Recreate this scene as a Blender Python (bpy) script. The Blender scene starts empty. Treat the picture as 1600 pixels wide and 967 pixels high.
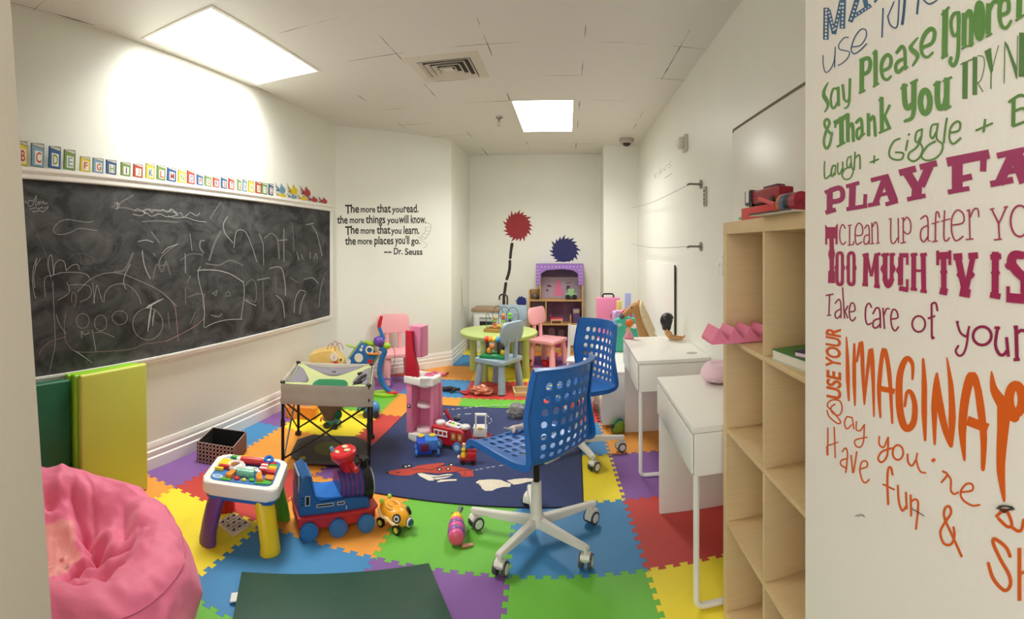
import bpy, bmesh, math, random
from math import sin, cos, pi, radians as R, atan2, sqrt
from mathutils import Vector, Matrix, Euler, noise

# ---------------------------------------------------------------- camera
# The photograph is a phone panorama: a cylindrical projection, 765 px per radian,
# horizon at row 385, room axis (+Y) at column 887, lens 1.42 m above the play mats.
F, CX, CY, H = 765.0, 887.0, 385.0, 1.42
scene = bpy.context.scene
C = scene.collection
cd = bpy.data.cameras.new('camera'); cam = bpy.data.objects.new('camera', cd); C.objects.link(cam)
cam.location = (0, 0, H); cam.rotation_euler = (R(90), 0, 0)
cd.type = 'PANO'; cd.clip_start = 0.01
pc = cd if hasattr(cd, 'panorama_type') else cd.cycles
pc.panorama_type = 'CENTRAL_CYLINDRICAL'
pc.central_cylindrical_range_u_min = -CX/F
pc.central_cylindrical_range_u_max = (1600-CX)/F
pc.central_cylindrical_range_v_min = -(967-CY)/F
pc.central_cylindrical_range_v_max = CY/F
pc.central_cylindrical_radius = 1.0
scene.camera = cam

# ---------------------------------------------------------------- light, exposure
scene.view_settings.view_transform = 'Standard'; scene.view_settings.look = 'None'
scene.view_settings.gamma = 1.0; scene.view_settings.use_curve_mapping = False
scene.view_settings.exposure = 0.72
world = bpy.data.worlds.new('world'); scene.world = world; world.use_nodes = True
world.node_tree.nodes['Background'].inputs[0].default_value = (0.96, 0.99, 1.0, 1)
world.node_tree.nodes['Background'].inputs[1].default_value = 2.1
PANEL, LAMP, SPREAD = 4.0, 20.5, R(138)                      # luminance of the two ceiling troffers
scene.cycles.max_bounces = 10; scene.cycles.diffuse_bounces = 6
scene.cycles.use_denoising = True

# room dimensions (metres, origin under the lens)
XL, XR, YF, ZC = -2.36, 0.89, 6.80, 2.70
XT, YT = 0.48, 0.910             # lettered wall and its corner
XJ = -0.976                      # left jamb
ZF = -0.012                      # slab under the play mats

# ---------------------------------------------------------------- pixel <-> place
def at(px, py, z=0.0):
    "point of the horizontal plane z seen at a photo pixel"
    th = (px-CX)/F; r = (H-z)*F/(py-CY)
    return Vector((r*sin(th), r*cos(th), z))
def zat(x, y, py):
    return H-(py-CY)*sqrt(x*x+y*y)/F
def ray(px, py):
    th = (px-CX)/F
    return Vector((sin(th), cos(th), (CY-py)/F))
class Wall:
    "vertical plane through a and b; n points into the room"
    def __init__(s, a, b):
        s.a = Vector((a[0], a[1], 0)); d = Vector((b[0]-a[0], b[1]-a[1], 0)).normalized()
        s.d = d; s.n = Vector((-d.y, d.x, 0))
        if s.n.dot(Vector((0, 3, 0))-s.a) < 0: s.n = -s.n
    def hit(s, px, py, off=0.0):
        r = ray(px, py); t = (s.a+s.n*off).dot(s.n)/r.dot(s.n)
        return Vector((0, 0, H))+r*t

# ---------------------------------------------------------------- materials
def lin(c):
    return tuple(((v/255)/12.92 if v/255 <= 0.04045 else ((v/255+0.055)/1.055)**2.4) for v in c)+(1,)
MATS = {}
def mat(rgb, rough=0.5, var=0.0, vscale=20, bump=0.0, bscale=200, spec=0.5, metal=0, sheen=0, trans=0, alpha=1, name=None):
    key = (tuple(rgb), rough, var, vscale, bump, bscale, spec, metal, sheen, trans, alpha)
    if key in MATS: return MATS[key]
    m = bpy.data.materials.new(name or 'paint'); m.use_nodes = True
    nt = m.node_tree; b = nt.nodes['Principled BSDF']
    b.inputs['Base Color'].default_value = lin(rgb); b.inputs['Roughness'].default_value = rough
    b.inputs['Specular IOR Level'].default_value = spec; b.inputs['Metallic'].default_value = metal
    b.inputs['Sheen Weight'].default_value = sheen; b.inputs['Transmission Weight'].default_value = trans
    b.inputs['Alpha'].default_value = alpha
    tc = nt.nodes.new('ShaderNodeTexCoord')
    if var:
        n = nt.nodes.new('ShaderNodeTexNoise'); n.inputs['Scale'].default_value = vscale; n.inputs['Detail'].default_value = 4
        nt.links.new(tc.outputs['Object'], n.inputs['Vector'])
        mx = nt.nodes.new('ShaderNodeMix'); mx.data_type = 'RGBA'
        nt.links.new(n.outputs['Fac'], mx.inputs[0])
        lo = [max(0, v*(1-var)) for v in rgb]; hi = [min(255, v*(1+var)) for v in rgb]
        mx.inputs[6].default_value = lin(lo); mx.inputs[7].default_value = lin(hi)
        nt.links.new(mx.outputs[2], b.inputs['Base Color'])
    if bump:
        n2 = nt.nodes.new('ShaderNodeTexNoise'); n2.inputs['Scale'].default_value = bscale; n2.inputs['Detail'].default_value = 3
        nt.links.new(tc.outputs['Object'], n2.inputs['Vector'])
        bp = nt.nodes.new('ShaderNodeBump'); bp.inputs['Strength'].default_value = bump; bp.inputs['Distance'].default_value = 0.002
        nt.links.new(n2.outputs['Fac'], bp.inputs['Height']); nt.links.new(bp.outputs[0], b.inputs['Normal'])
    MATS[key] = m
    return m
def emit(rgb, s):
    m = bpy.data.materials.new('lamp_diffuser'); m.use_nodes = True; nt = m.node_tree
    b = nt.nodes['Principled BSDF']; b.inputs['Base Color'].default_value = lin(rgb)
    b.inputs['Emission Color'].default_value = lin(rgb); b.inputs['Emission Strength'].default_value = s
    return m
def wood(c1, c2, scale=(3, 40, 3), rough=0.45):
    m = bpy.data.materials.new('wood'); m.use_nodes = True; nt = m.node_tree; b = nt.nodes['Principled BSDF']
    tc = nt.nodes.new('ShaderNodeTexCoord'); mp = nt.nodes.new('ShaderNodeMapping'); mp.inputs['Scale'].default_value = scale
    n = nt.nodes.new('ShaderNodeTexNoise'); n.inputs['Scale'].default_value = 4; n.inputs['Detail'].default_value = 6
    mx = nt.nodes.new('ShaderNodeMix'); mx.data_type = 'RGBA'
    nt.links.new(tc.outputs['Object'], mp.inputs[0]); nt.links.new(mp.outputs[0], n.inputs['Vector'])
    nt.links.new(n.outputs['Fac'], mx.inputs[0]); mx.inputs[6].default_value = lin(c1); mx.inputs[7].default_value = lin(c2)
    nt.links.new(mx.outputs[2], b.inputs['Base Color']); b.inputs['Roughness'].default_value = rough
    return m
def pl(rgb, r=0.35): return mat(rgb, r, name='plastic')

# ---------------------------------------------------------------- mesh builder
def basis(d):
    d = Vector(d).normalized(); u = d.cross(Vector((0, 0, 1)))
    if u.length < 1e-3: u = d.cross(Vector((0, 1, 0)))
    u.normalize(); return u, d.cross(u).normalized(), d
def spline(pts, k=6, closed=False):
    P = [Vector(p) for p in pts]; n = len(P); out = []
    if n < 3: return P
    for i in range(n if closed else n-1):
        a, b, c, d = (P[(i-1) % n], P[i], P[(i+1) % n], P[(i+2) % n]) if closed else (P[max(i-1, 0)], P[i], P[i+1], P[min(i+2, n-1)])
        for j in range(k):
            t = j/k
            out.append(0.5*((2*b)+(c-a)*t+(2*a-5*b+4*c-d)*t*t+(3*b-a-3*c+d)*t**3))
    if not closed: out.append(P[-1])
    return out
def rrect(w, d, r, n=5):
    o = []
    for cx, cy, a in ((w/2-r, d/2-r, 0), (-w/2+r, d/2-r, 90), (-w/2+r, -d/2+r, 180), (w/2-r, -d/2+r, 270)):
        for i in range(n+1):
            t = R(a+90*i/n); o.append((cx+r*cos(t), cy+r*sin(t)))
    return o
def circ(r, n=20, cx=0, cy=0, ry=None):
    return [(cx+r*cos(2*pi*i/n), cy+(ry or r)*sin(2*pi*i/n)) for i in range(n)]
class MB:
    def __init__(s): s.bm = bmesh.new(); s.mats = []; s.cur = 0
    def use(s, m):
        if m not in s.mats: s.mats.append(m)
        s.cur = s.mats.index(m); return s
    def face(s, vs):
        try: f = s.bm.faces.new(vs)
        except ValueError: return None
        f.material_index = s.cur; return f
    def rings(s, rings, cap=True, closed=False):
        R_ = [[s.bm.verts.new(p) for p in r] for r in rings]; n = len(R_[0])
        m = len(R_)
        for i in range(m if closed else m-1):
            a, b = R_[i], R_[(i+1) % m]
            for j in range(n): s.face((a[j], a[(j+1) % n], b[(j+1) % n], b[j]))
        if cap and not closed:
            s.face(R_[0][::-1]); s.face(R_[-1])
        return s
    def prism(s, pts, z0, z1, M=None, bev=0, seg=2):
        M = M or Matrix()
        v0 = [s.bm.verts.new(M @ Vector((p[0], p[1], z0))) for p in pts]
        v1 = [s.bm.verts.new(M @ Vector((p[0], p[1], z1))) for p in pts]
        n = len(pts); fs = [s.face(v0[::-1]), s.face(v1)]
        fs += [s.face((v0[i], v0[(i+1) % n], v1[(i+1) % n], v1[i])) for i in range(n)]
        if bev:
            es = {e for f in fs[:2] if f for e in f.edges}
            if n <= 6: es = {e for f in fs if f for e in f.edges}
            k = bmesh.ops.bevel(s.bm, geom=list(es), offset=bev, segments=seg, affect='EDGES', profile=0.6, clamp_overlap=True)
            for f in k['faces']: f.material_index = s.cur
        return s
    def box(s, c, d, rot=(0, 0, 0), bev=0, seg=2):
        M = Matrix.Translation(c) @ Euler(rot).to_matrix().to_4x4()
        w, h = d[0]/2, d[1]/2
        return s.prism([(-w, -h), (w, -h), (w, h), (-w, h)], -d[2]/2, d[2]/2, M, bev, seg)
    def cyl(s, a, b, r, r2=None, n=16):
        r2 = r if r2 is None else r2; a = Vector(a); b = Vector(b); u, v, d = basis(b-a)
        return s.rings([[p+(u*cos(2*pi*i/n)-v*sin(2*pi*i/n))*q for i in range(n)] for p, q in ((a, r), (b, r2))])
    def tube(s, pts, r, n=8, closed=False):
        P = [Vector(p) for p in pts]; m = len(P); rg = []; pu = None
        for i in range(m):
            d = (P[(i+1) % m]-P[(i-1) % m]) if closed else P[min(i+1, m-1)]-P[max(i-1, 0)]
            if d.length < 1e-9: d = Vector((0, 0, 1))
            d.normalize()
            if pu is None: u = basis(d)[0]
            else:
                u = pu-d*pu.dot(d)
                u = u.normalized() if u.length > 1e-6 else basis(d)[0]
            pu = u; v = d.cross(u); rr = r[i] if isinstance(r, (list, tuple)) else r
            rg.append([P[i]+(u*cos(2*pi*j/n)+v*sin(2*pi*j/n))*rr for j in range(n)])
        return s.rings(rg, cap=not closed, closed=closed)
    def lathe(s, prof, c=(0, 0, 0), n=24, M=None, sx=1, sy=1):
        M = M or Matrix.Translation(c)
        return s.rings([[M @ Vector((max(r, 1e-4)*cos(2*pi*i/n)*sx, max(r, 1e-4)*sin(2*pi*i/n)*sy, z)) for i in range(n)] for r, z in prof])
    def ell(s, c, rad, rot=(0, 0, 0), u=16, v=10):
        M = Matrix.Translation(c) @ Euler(rot).to_matrix().to_4x4() @ Matrix.Diagonal((*rad, 1))
        return s.rings([[M @ Vector((sin(pi*k/v)*cos(2*pi*i/u), sin(pi*k/v)*sin(2*pi*i/u), -cos(pi*k/v))) if 0 < k < v else M @ Vector((1e-3*cos(2*pi*i/u), 1e-3*sin(2*pi*i/u), -cos(pi*k/v))) for i in range(u)] for k in range(v+1)])
    def torus(s, c, R0, r, rot=(0, 0, 0), n=24, k=8):
        M = Matrix.Translation(c) @ Euler(rot).to_matrix().to_4x4()
        return s.tube([M @ Vector((R0*cos(2*pi*i/n), R0*sin(2*pi*i/n), 0)) for i in range(n)], r, k, True)
    def build(s, name, m=None, parent=None, loc=None, rot=None, smooth=38, sub=0):
        bm = s.bm
        bmesh.ops.recalc_face_normals(bm, faces=bm.faces[:])
        a = R(smooth)
        for f in bm.faces: f.smooth = True
        for e in bm.edges:
            if len(e.link_faces) == 2 and e.calc_face_angle(0) > a: e.smooth = False
        me = bpy.data.meshes.new(name); bm.to_mesh(me); bm.free()
        for q in (s.mats or [m]): me.materials.append(q)
        o = bpy.data.objects.new(name, me); C.objects.link(o)
        if parent: o.parent = parent
        if loc is not None: o.location = loc
        if rot is not None: o.rotation_euler = rot if not isinstance(rot, (int, float)) else (0, 0, rot)
        if sub:
            md = o.modifiers.new('smooth', 'SUBSURF'); md.levels = sub; md.render_levels = sub
        return o
def tag(o, label, cat, group=None, kind=None):
    o['label'] = label; o['category'] = cat
    if group: o['group'] = group
    if kind: o['kind'] = kind
    return o
def thing(name, label, cat, loc=(0, 0, 0), rz=0, group=None, rot=None):
    o = bpy.data.objects.new(name, None); C.objects.link(o); o.empty_display_size = 0.05
    o.location = loc; o.rotation_euler = rot or (0, 0, rz)
    return tag(o, label, cat, group)
def struct(o):
    o['kind'] = 'structure'; return o
def dup(root, loc=None, rz=None, label=None):
    r = root.copy(); C.objects.link(r)
    if loc is not None: r.location = loc
    if rz is not None: r.rotation_euler = (0, 0, rz)
    if label: r['label'] = label
    for ch in list(root.children):
        c = ch.copy(); C.objects.link(c); c.parent = r
        for g in ch.children:
            d = g.copy(); C.objects.link(d); d.parent = c
    return r
def crop(x0, y0, k):
    "photo pixel of a point read off an enlarged crop"
    return lambda x, y: (x0+x/k, y0+y/k)

# ---------------------------------------------------------------- flat marks lying on a plane (vinyl, chalk, prints)
class Ink:
    "strokes and outlines drawn in 2-D, laid on a surface by put(x, y, lift)"
    def __init__(s, put, lift=0.0006, mb=None, m=None):
        s.put = put; s.bm = mb or MB(); s.lift = lift; s.k = 0
        if m: s.bm.use(m)
    def _strip(s, pts, ws, closed=False):
        h = s.lift+s.k*1.5e-5; s.k += 1; n = len(pts); rows = []; A, B = [], []
        for i in range(n):
            a = pts[(i-1) % n] if (closed or i) else pts[0]; b = pts[(i+1) % n] if (closed or i < n-1) else pts[-1]
            d = b-a
            if d.length < 1e-9: d = Vector((1, 0))
            d.normalize(); q = Vector((-d.y, d.x))*ws[i]/2
            u, v = pts[i]+q, pts[i]-q
            if i:           # no fold-back on the inside of tight bends
                e = pts[i]-pts[i-1]
                if (u-A[-1]).dot(e) < 0: u = A[-1]+e*1e-3
                if (v-B[-1]).dot(e) < 0: v = B[-1]+e*1e-3
            A.append(u); B.append(v); h += 2.5e-5/n
            rows.append([s.put(*u, h), s.put(*v, h), s.put(*v, 2e-4), s.put(*u, 2e-4)])
        s.bm.rings(rows, cap=not closed, closed=closed)
    def S(s, w, *c, k=5, closed=False):
        p = [Vector((c[i], c[i+1])) for i in range(0, len(c), 2)]; p = spline(p, k, closed); n = len(p)
        if isinstance(w, (int, float)): ws = [w]*n
        else:
            m = len(w)-1; ws = []
            for i in range(n):
                t = i/(n-1)*m; j = min(int(t), m-1); ws.append(w[j]*(1-t+j)+w[j+1]*(t-j))
        if not closed:      # rounded ends
            for e in (0, -1):
                a, b = (p[0], p[1]) if e == 0 else (p[-1], p[-2]); d = (a-b)
                if d.length < 1e-9: continue
                d = d.normalized()*ws[e]*0.5
                if e == 0: p = [a+d*0.95, a+d*0.6]+p; ws = [ws[0]*0.25, ws[0]*0.8]+ws
                else: p = p+[a+d*0.6, a+d*0.95]; ws = ws+[ws[-1]*0.8, ws[-1]*0.25]
        s._strip(p, ws, closed); return s
    def L(s, w, *c):
        p = [Vector((c[i], c[i+1])) for i in range(0, len(c), 2)]
        for i in range(len(p)-1): s._strip([p[i], p[i+1]], [w, w])
        return s
    def O(s, w, cx, cy, rx, ry): return s.S(w, *[v for p in circ(rx, 14, cx, cy, ry) for v in p], k=2, closed=True)
    def P(s, *c):
        h = s.lift+s.k*1.5e-5; s.k += 1; p = [(c[i], c[i+1]) for i in range(0, len(c), 2)]
        s.bm.rings([[s.put(x, y, 2e-4) for x, y in p], [s.put(x, y, h) for x, y in p]]); return s
    def build(s, name, m, parent=None): return s.bm.build(name, m, parent, smooth=30)
    def words(s, m, loc, label, cat, group=None):
        "one thing; where its writing falls into separate words each word is a part"
        bm = s.bm.bm; bm.verts.index_update(); seen = set(); isl = []
        for v in bm.verts:
            if v in seen: continue
            st, comp = [v], []; seen.add(v)
            while st:
                q = st.pop(); comp.append(q)
                for e in q.link_edges:
                    o = e.other_vert(q)
                    if o not in seen: seen.add(o); st.append(o)
            lo = [min(q.co[i] for q in comp) for i in range(3)]; hi = [max(q.co[i] for q in comp) for i in range(3)]
            isl.append((comp, lo, hi, max(hi[i]-lo[i] for i in range(3))))
        par = list(range(len(isl)))
        def root(i):
            while par[i] != i: i = par[i]
            return i
        for i in range(len(isl)):
            for j in range(i):
                a, b = isl[i], isl[j]
                g = sqrt(sum(max(0, a[1][k]-b[2][k], b[1][k]-a[2][k])**2 for k in range(3)))
                if g <= max(0.02, 0.48*max(a[3], b[3])): par[root(i)] = root(j)
        gr = {}
        for i in range(len(isl)): gr.setdefault(root(i), []).append(i)
        if len(gr) == 1:
            o = s.build('vinyl_lettering', m); o.location = loc; return tag(o, label, cat, group)
        t = thing('vinyl_lettering', label, cat, loc, 0, group)
        for ids in gr.values():
            nb = MB(); vm = {}
            for i in ids:
                for v in isl[i][0]: vm[v] = nb.bm.verts.new(v.co)
            for f in bm.faces:
                if f.verts[0] in vm: nb.face([vm[v] for v in f.verts])
            nb.build('word_lettering', m, t, smooth=30)
        bm.free(); return t
_glyph = {}
def glyphs(text, bold=0.0, shear=0.0, space=1.0):
    "outline mesh of a line of lettering: 2-D verts and faces, unit height"
    k = (text, bold, shear, space)
    if k not in _glyph:
        cu = bpy.data.curves.new('lettering', 'FONT'); cu.body = text; cu.offset = bold; cu.shear = shear; cu.space_character = space; cu.resolution_u = 3
        o = bpy.data.objects.new('lettering', cu); C.objects.link(o)
        me = bpy.data.meshes.new_from_object(o.evaluated_get(bpy.context.evaluated_depsgraph_get()))
        _glyph[k] = ([(v.co.x, v.co.y) for v in me.vertices], [tuple(p.vertices) for p in me.polygons])
        bpy.data.objects.remove(o); bpy.data.meshes.remove(me); bpy.data.curves.remove(cu)
    return _glyph[k]
def lay_text(mb, text, place, bold=0.0, shear=0.0, space=1.0):
    "place(u, v) with u 0..1 along the line's own length and v in letter heights -> 3-D point"
    vs, fs = glyphs(text, bold, shear, space)
    if not vs: return
    x0 = min(v[0] for v in vs); x1 = max(v[0] for v in vs)
    bv = [mb.bm.verts.new(place((x-x0)/(x1-x0), y)) for x, y in vs]
    for f in fs: mb.face([bv[i] for i in f])
# ================================================================ the room
paint = mat((230, 230, 220), 0.40, var=0.015, vscale=3, bump=0.12, bscale=60, spec=0.35, name='wall_paint')
paint2 = mat((236, 230, 218), 0.36, var=0.012, vscale=4, bump=0.35, bscale=90, spec=0.3, name='wall_paint_textured')
gloss = mat((238, 236, 230), 0.25, name='gloss_white')
P_DIAG = ((XL, 4.60), (-1.385, 5.72))
WL = Wall((XL, 0), (XL, 4)); WR = Wall((XR, 0), (XR, 4)); WT = Wall((XT, 0), (XT, 1)); WD = Wall(*P_DIAG); WF = Wall((-1, YF), (1, YF))
WT.n = Vector((-1, 0, 0))
def wallbox(name, pts, m, z0=ZF, z1=ZC+0.02):
    return struct(MB().prism(pts, z0, z1).build(name, m))
T = 0.12
wallbox('wall_left', [(XL, 0.3), (XL, 4.60), (XL-T, 4.65), (XL-T, 0.3)], paint)
wallbox('wall_angled', [(XL, 4.60), (-1.385, 5.72), (-1.385-T, 5.80), (XL-T, 4.65)], paint)
wallbox('wall_recess', [(-1.385, 5.72), (-1.385, YF), (-1.385-T, YF), (-1.385-T, 5.80)], paint)
wallbox('wall_far', [(-1.385-T, YF), (XR+T, YF), (XR+T, YF+T), (-1.385-T, YF+T)], paint)
wallbox('wall_pillar', [(0.455, 6.20), (XR, 6.20), (XR, YF), (0.455, YF)], paint)
wallbox('wall_right', [(XR, YT), (XR+T, YT), (XR+T, YF), (XR, YF)], paint)
wallbox('wall_lettered', [(XT, -1.3), (XR+T, -1.3), (XR+T, YT), (XT, YT)], paint2)
wallbox('wall_near', [(XL-T, 0.30), (XJ-0.02, 0.30), (XJ-0.02, 0.44), (XL-T, 0.44)], paint)
# jamb of the passage on the left: its room edge leans a little
jam = MB(); rg = []
for z, ye in ((ZF, 0.597), (0.575, 0.554), (1.98, 0.449), (ZC+0.02, 0.40)):
    rg.append([(XJ, -1.3, z), (XJ, ye, z), (XJ-0.10, ye-0.02, z), (XJ-0.10, -1.3, z)])
struct(jam.rings(rg).build('wall_jamb', mat((196, 186, 168), 0.5, bump=0.3, bscale=120)))
# floor slab and ceiling
struct(MB().box((-0.75, 2.3, ZF-0.05), (3.6, 9.3, 0.1)).build('floor', mat((120, 116, 108), 0.7)))
def ceiling_material():
    m = bpy.data.materials.new('ceiling_tiles'); m.use_nodes = True; nt = m.node_tree; b = nt.nodes['Principled BSDF']
    N = nt.nodes.new; lk = nt.links.new
    tc = N('ShaderNodeTexCoord'); sx = N('ShaderNodeSeparateXYZ'); lk(tc.outputs['Object'], sx.inputs[0])
    def mth(op, a, bb=None):
        n = N('ShaderNodeMath'); n.operation = op
        for i, q in enumerate((a, bb)):
            if q is None: continue
            if isinstance(q, (int, float)): n.inputs[i].default_value = q
            else: lk(q, n.inputs[i])
        return n.outputs[0]
    def line(co, o):     # distance to the nearest grid line, 0.61 m pitch
        f = mth('FRACT', mth('DIVIDE', mth('SUBTRACT', co, o-6.1), 0.61))
        return mth('MULTIPLY', mth('MINIMUM', f, mth('SUBTRACT', 1.0, f)), 0.61)
    d = mth('MINIMUM', line(sx.outputs[0], -0.505), line(sx.outputs[1], 3.055))
    ns = N('ShaderNodeTexNoise'); ns.inputs['Scale'].default_value = 2.3; ns.inputs['Detail'].default_value = 3; lk(tc.outputs['Object'], ns.inputs['Vector'])
    # painted-over joints: the crack opens in places only
    wid = mth('MULTIPLY', mth('MAXIMUM', mth('SUBTRACT', ns.outputs['Fac'], 0.5), 0.0), 0.03)
    gap = mth('LESS_THAN', d, wid)
    bar = mth('LESS_THAN', d, 0.010)
    n2 = N('ShaderNodeTexNoise'); n2.inputs['Scale'].default_value = 60; lk(tc.outputs['Object'], n2.inputs['Vector'])
    mx = N('ShaderNodeMix'); mx.data_type = 'RGBA'; lk(gap, mx.inputs[0])
    mx.inputs[6].default_value = lin((224, 221, 214)); mx.inputs[7].default_value = lin((92, 84, 74)); lk(mx.outputs[2], b.inputs['Base Color'])
    bp = N('ShaderNodeBump'); bp.inputs['Strength'].default_value = 0.35; bp.inputs['Distance'].default_value = 0.004
    lk(mth('ADD', mth('MULTIPLY', bar, 0.6), mth('MULTIPLY', n2.outputs['Fac'], 0.15)), bp.inputs['Height']); lk(bp.outputs[0], b.inputs['Normal'])
    b.inputs['Roughness'].default_value = 0.45
    return m
LIGHTS = ((-2.015, 2.535), (-0.22, 4.855))
cl = MB(); hx, hy = 0.29, 0.60
xs = sorted({XL-T, XR+T} | {l[0]+s*hx for l in LIGHTS for s in (-1, 1)}); ys = sorted({-0.45, YF+T} | {l[1]+s*hy for l in LIGHTS for s in (-1, 1)})
gv = [[cl.bm.verts.new((x, y, ZC)) for y in ys] for x in xs]
for i in range(len(xs)-1):          # ceiling skin with two openings for the troffers
    for j in range(len(ys)-1):
        mx_, my_ = (xs[i]+xs[i+1])/2, (ys[j]+ys[j+1])/2
        if not any(abs(mx_-l[0]) < hx and abs(my_-l[1]) < hy for l in LIGHTS): cl.face([gv[i][j], gv[i+1][j], gv[i+1][j+1], gv[i][j+1]])
ex = bmesh.ops.extrude_face_region(cl.bm, geom=cl.bm.faces[:])
bmesh.ops.translate(cl.bm, verts=[v for v in ex['geom'] if isinstance(v, bmesh.types.BMVert)], vec=(0, 0, 0.08))
struct(cl.build('ceiling', ceiling_material()))
# baseboards: one profile swept along each wall
def baseboard(name, a, b, zt=0.165):
    w = Wall(a, b); prof = [(0.0, ZF), (0.022, ZF), (0.022, 0.070), (0.016, 0.078), (0.018, 0.092), (0.018, 0.112), (0.012, 0.120), (0.013, 0.132), (0.013, 0.140), (0.006, zt), (0, zt)]
    rg = [[Vector((p[0], p[1], 0))+w.n*d+Vector((0, 0, z)) for d, z in prof] for p in (a, b)]
    return struct(MB().rings(rg).build(name, gloss, smooth=25))
baseboard('baseboard_left', (XL, 0.45), (XL, 4.60)); baseboard('baseboard_angled', (XL, 4.60), (-1.385, 5.72))
baseboard('baseboard_recess', (-1.385, 5.72), (-1.385, YF)); baseboard('baseboard_far', (-1.385, YF), (0.455, YF))
# ceiling troffers
for (x, y), lb in zip(LIGHTS, ('long lit ceiling light panel above the chalkboard wall', 'lit ceiling light panel above the middle of the room, beyond the air vent')):
    t = thing('ceiling_light', lb, 'ceiling light', (x, y, ZC), group='lit ceiling panels')
    f = MB()
    for sx_, sy_, w, d in ((0, 1, 2*hx, 0.022), (0, -1, 2*hx, 0.022), (1, 0, 0.022, 2*hy-0.044), (-1, 0, 0.022, 2*hy-0.044)):
        f.box((sx_*(hx-0.011), sy_*(hy-0.011), 0.018), (w, d, 0.044))
    f.build('light_frame', mat((226, 222, 212), 0.5), t)
    MB().box((0, 0, 0.036), (2*hx-0.024, 2*hy-0.024, 0.006)).build('diffuser', emit((252, 252, 250), PANEL), t)
    ld = bpy.data.lights.new('troffer_tubes', 'AREA'); ld.shape = 'RECTANGLE'; ld.size = 2*hx-0.06; ld.size_y = 2*hy-0.06; ld.energy = LAMP; ld.spread = SPREAD; ld.color = lin((252, 252, 246))[:3]
    lo = bpy.data.objects.new('troffer_tubes', ld); C.objects.link(lo); lo.parent = t; lo.location = (0, 0, 0.031)
# air vent: four nested louvre frames
t = thing('air_vent', 'square white louvred air vent in the ceiling', 'air vent', (-0.84, 3.40, ZC))
wm = mat((214, 206, 192), 0.45); f = MB(); g = MB()
def ring(mb, r0, r1, z0, z1, th=0.004):
    a = [(-r0, -r0), (r0, -r0), (r0, r0), (-r0, r0)]; b = [(-r1, -r1), (r1, -r1), (r1, r1), (-r1, r1)]
    mb.rings([[Vector((*p, z0)) for p in a], [Vector((*p, z1)) for p in b], [Vector((*p, z1+th)) for p in b], [Vector((*p, z0+th)) for p in a]], closed=True)
ring(f, 0.255, 0.19, 0.0, -0.016); f.build('vent_frame', wm, t)
for i in range(4):
    r0 = 0.185-i*0.042; b = MB(); ring(b, r0, r0-0.034, -0.022, 0.008, 0.003); b.build('louvre', wm, t)
MB().box((0, 0, -0.015), (0.06, 0.06, 0.006)).build('centre_plate', wm, t)
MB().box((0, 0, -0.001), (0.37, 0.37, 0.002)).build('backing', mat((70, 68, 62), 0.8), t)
# sprinkler
t = thing('sprinkler', 'small metal fire sprinkler hanging from the ceiling', 'sprinkler', (-0.675, 4.80, ZC))
ch = mat((150, 146, 138), 0.3, metal=0.8)
MB().lathe([(0.0, 0), (0.035, 0), (0.033, -0.012), (0.012, -0.016), (0.012, -0.045), (0.004, -0.047), (0.0, -0.047)]).build('escutcheon', ch, t)
b = MB(); b.tube([(0.012, 0, -0.045), (0.018, 0, -0.06), (0.003, 0, -0.082)], 0.003, 6); b.tube([(-0.012, 0, -0.045), (-0.018, 0, -0.06), (-0.003, 0, -0.082)], 0.003, 6); b.build('yoke', ch, t)
MB().lathe([(0, -0.082), (0.017, -0.083), (0.017, -0.086), (0, -0.086)]).build('deflector', ch, t)
# dome security camera
t = thing('dome_camera', 'grey dome security camera under the ceiling in the far right corner', 'security camera', (0.70, 5.78, ZC))
MB().lathe([(0, 0), (0.085, 0), (0.088, -0.02), (0.082, -0.045), (0.06, -0.055), (0, -0.055)]).build('housing', mat((176, 170, 160), 0.4), t)
MB().ell((0, 0, -0.05), (0.052, 0.052, 0.042)).build('dome', mat((40, 38, 36), 0.12), t)
# door in the right wall with its dark joint and hinges
dg = mat((120, 108, 92), 0.8)
DY0, DY1, DZ = 1.60, 2.53, 2.055
jb = MB()
for c, d in (((XR-0.001, (DY0+DY1)/2, DZ), (0.004, DY1-DY0, 0.012)), ((XR-0.001, DY1, DZ/2), (0.004, 0.010, DZ)), ((XR-0.001, DY0, DZ/2), (0.004, 0.010, DZ))): jb.box(c, d)
dr = struct(jb.build('door_1', dg))
b = MB().box((XR-0.003, (DY0+DY1)/2, DZ/2-0.006), (0.012, DY1-DY0-0.02, DZ-0.025), bev=0.002)
b.build('door_panel', mat((234, 232, 224), 0.3, bump=0.08, bscale=40), dr)
for z in (1.75, 0.30):
    b = MB(); b.cyl((XR-0.016, DY0+0.012, z-0.045), (XR-0.016, DY0+0.012, z+0.045), 0.009, n=10); b.box((XR-0.010, DY0+0.04, z), (0.004, 0.05, 0.09)); b.build('door_hinge', mat((206, 200, 188), 0.35, metal=0.3), dr)
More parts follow.
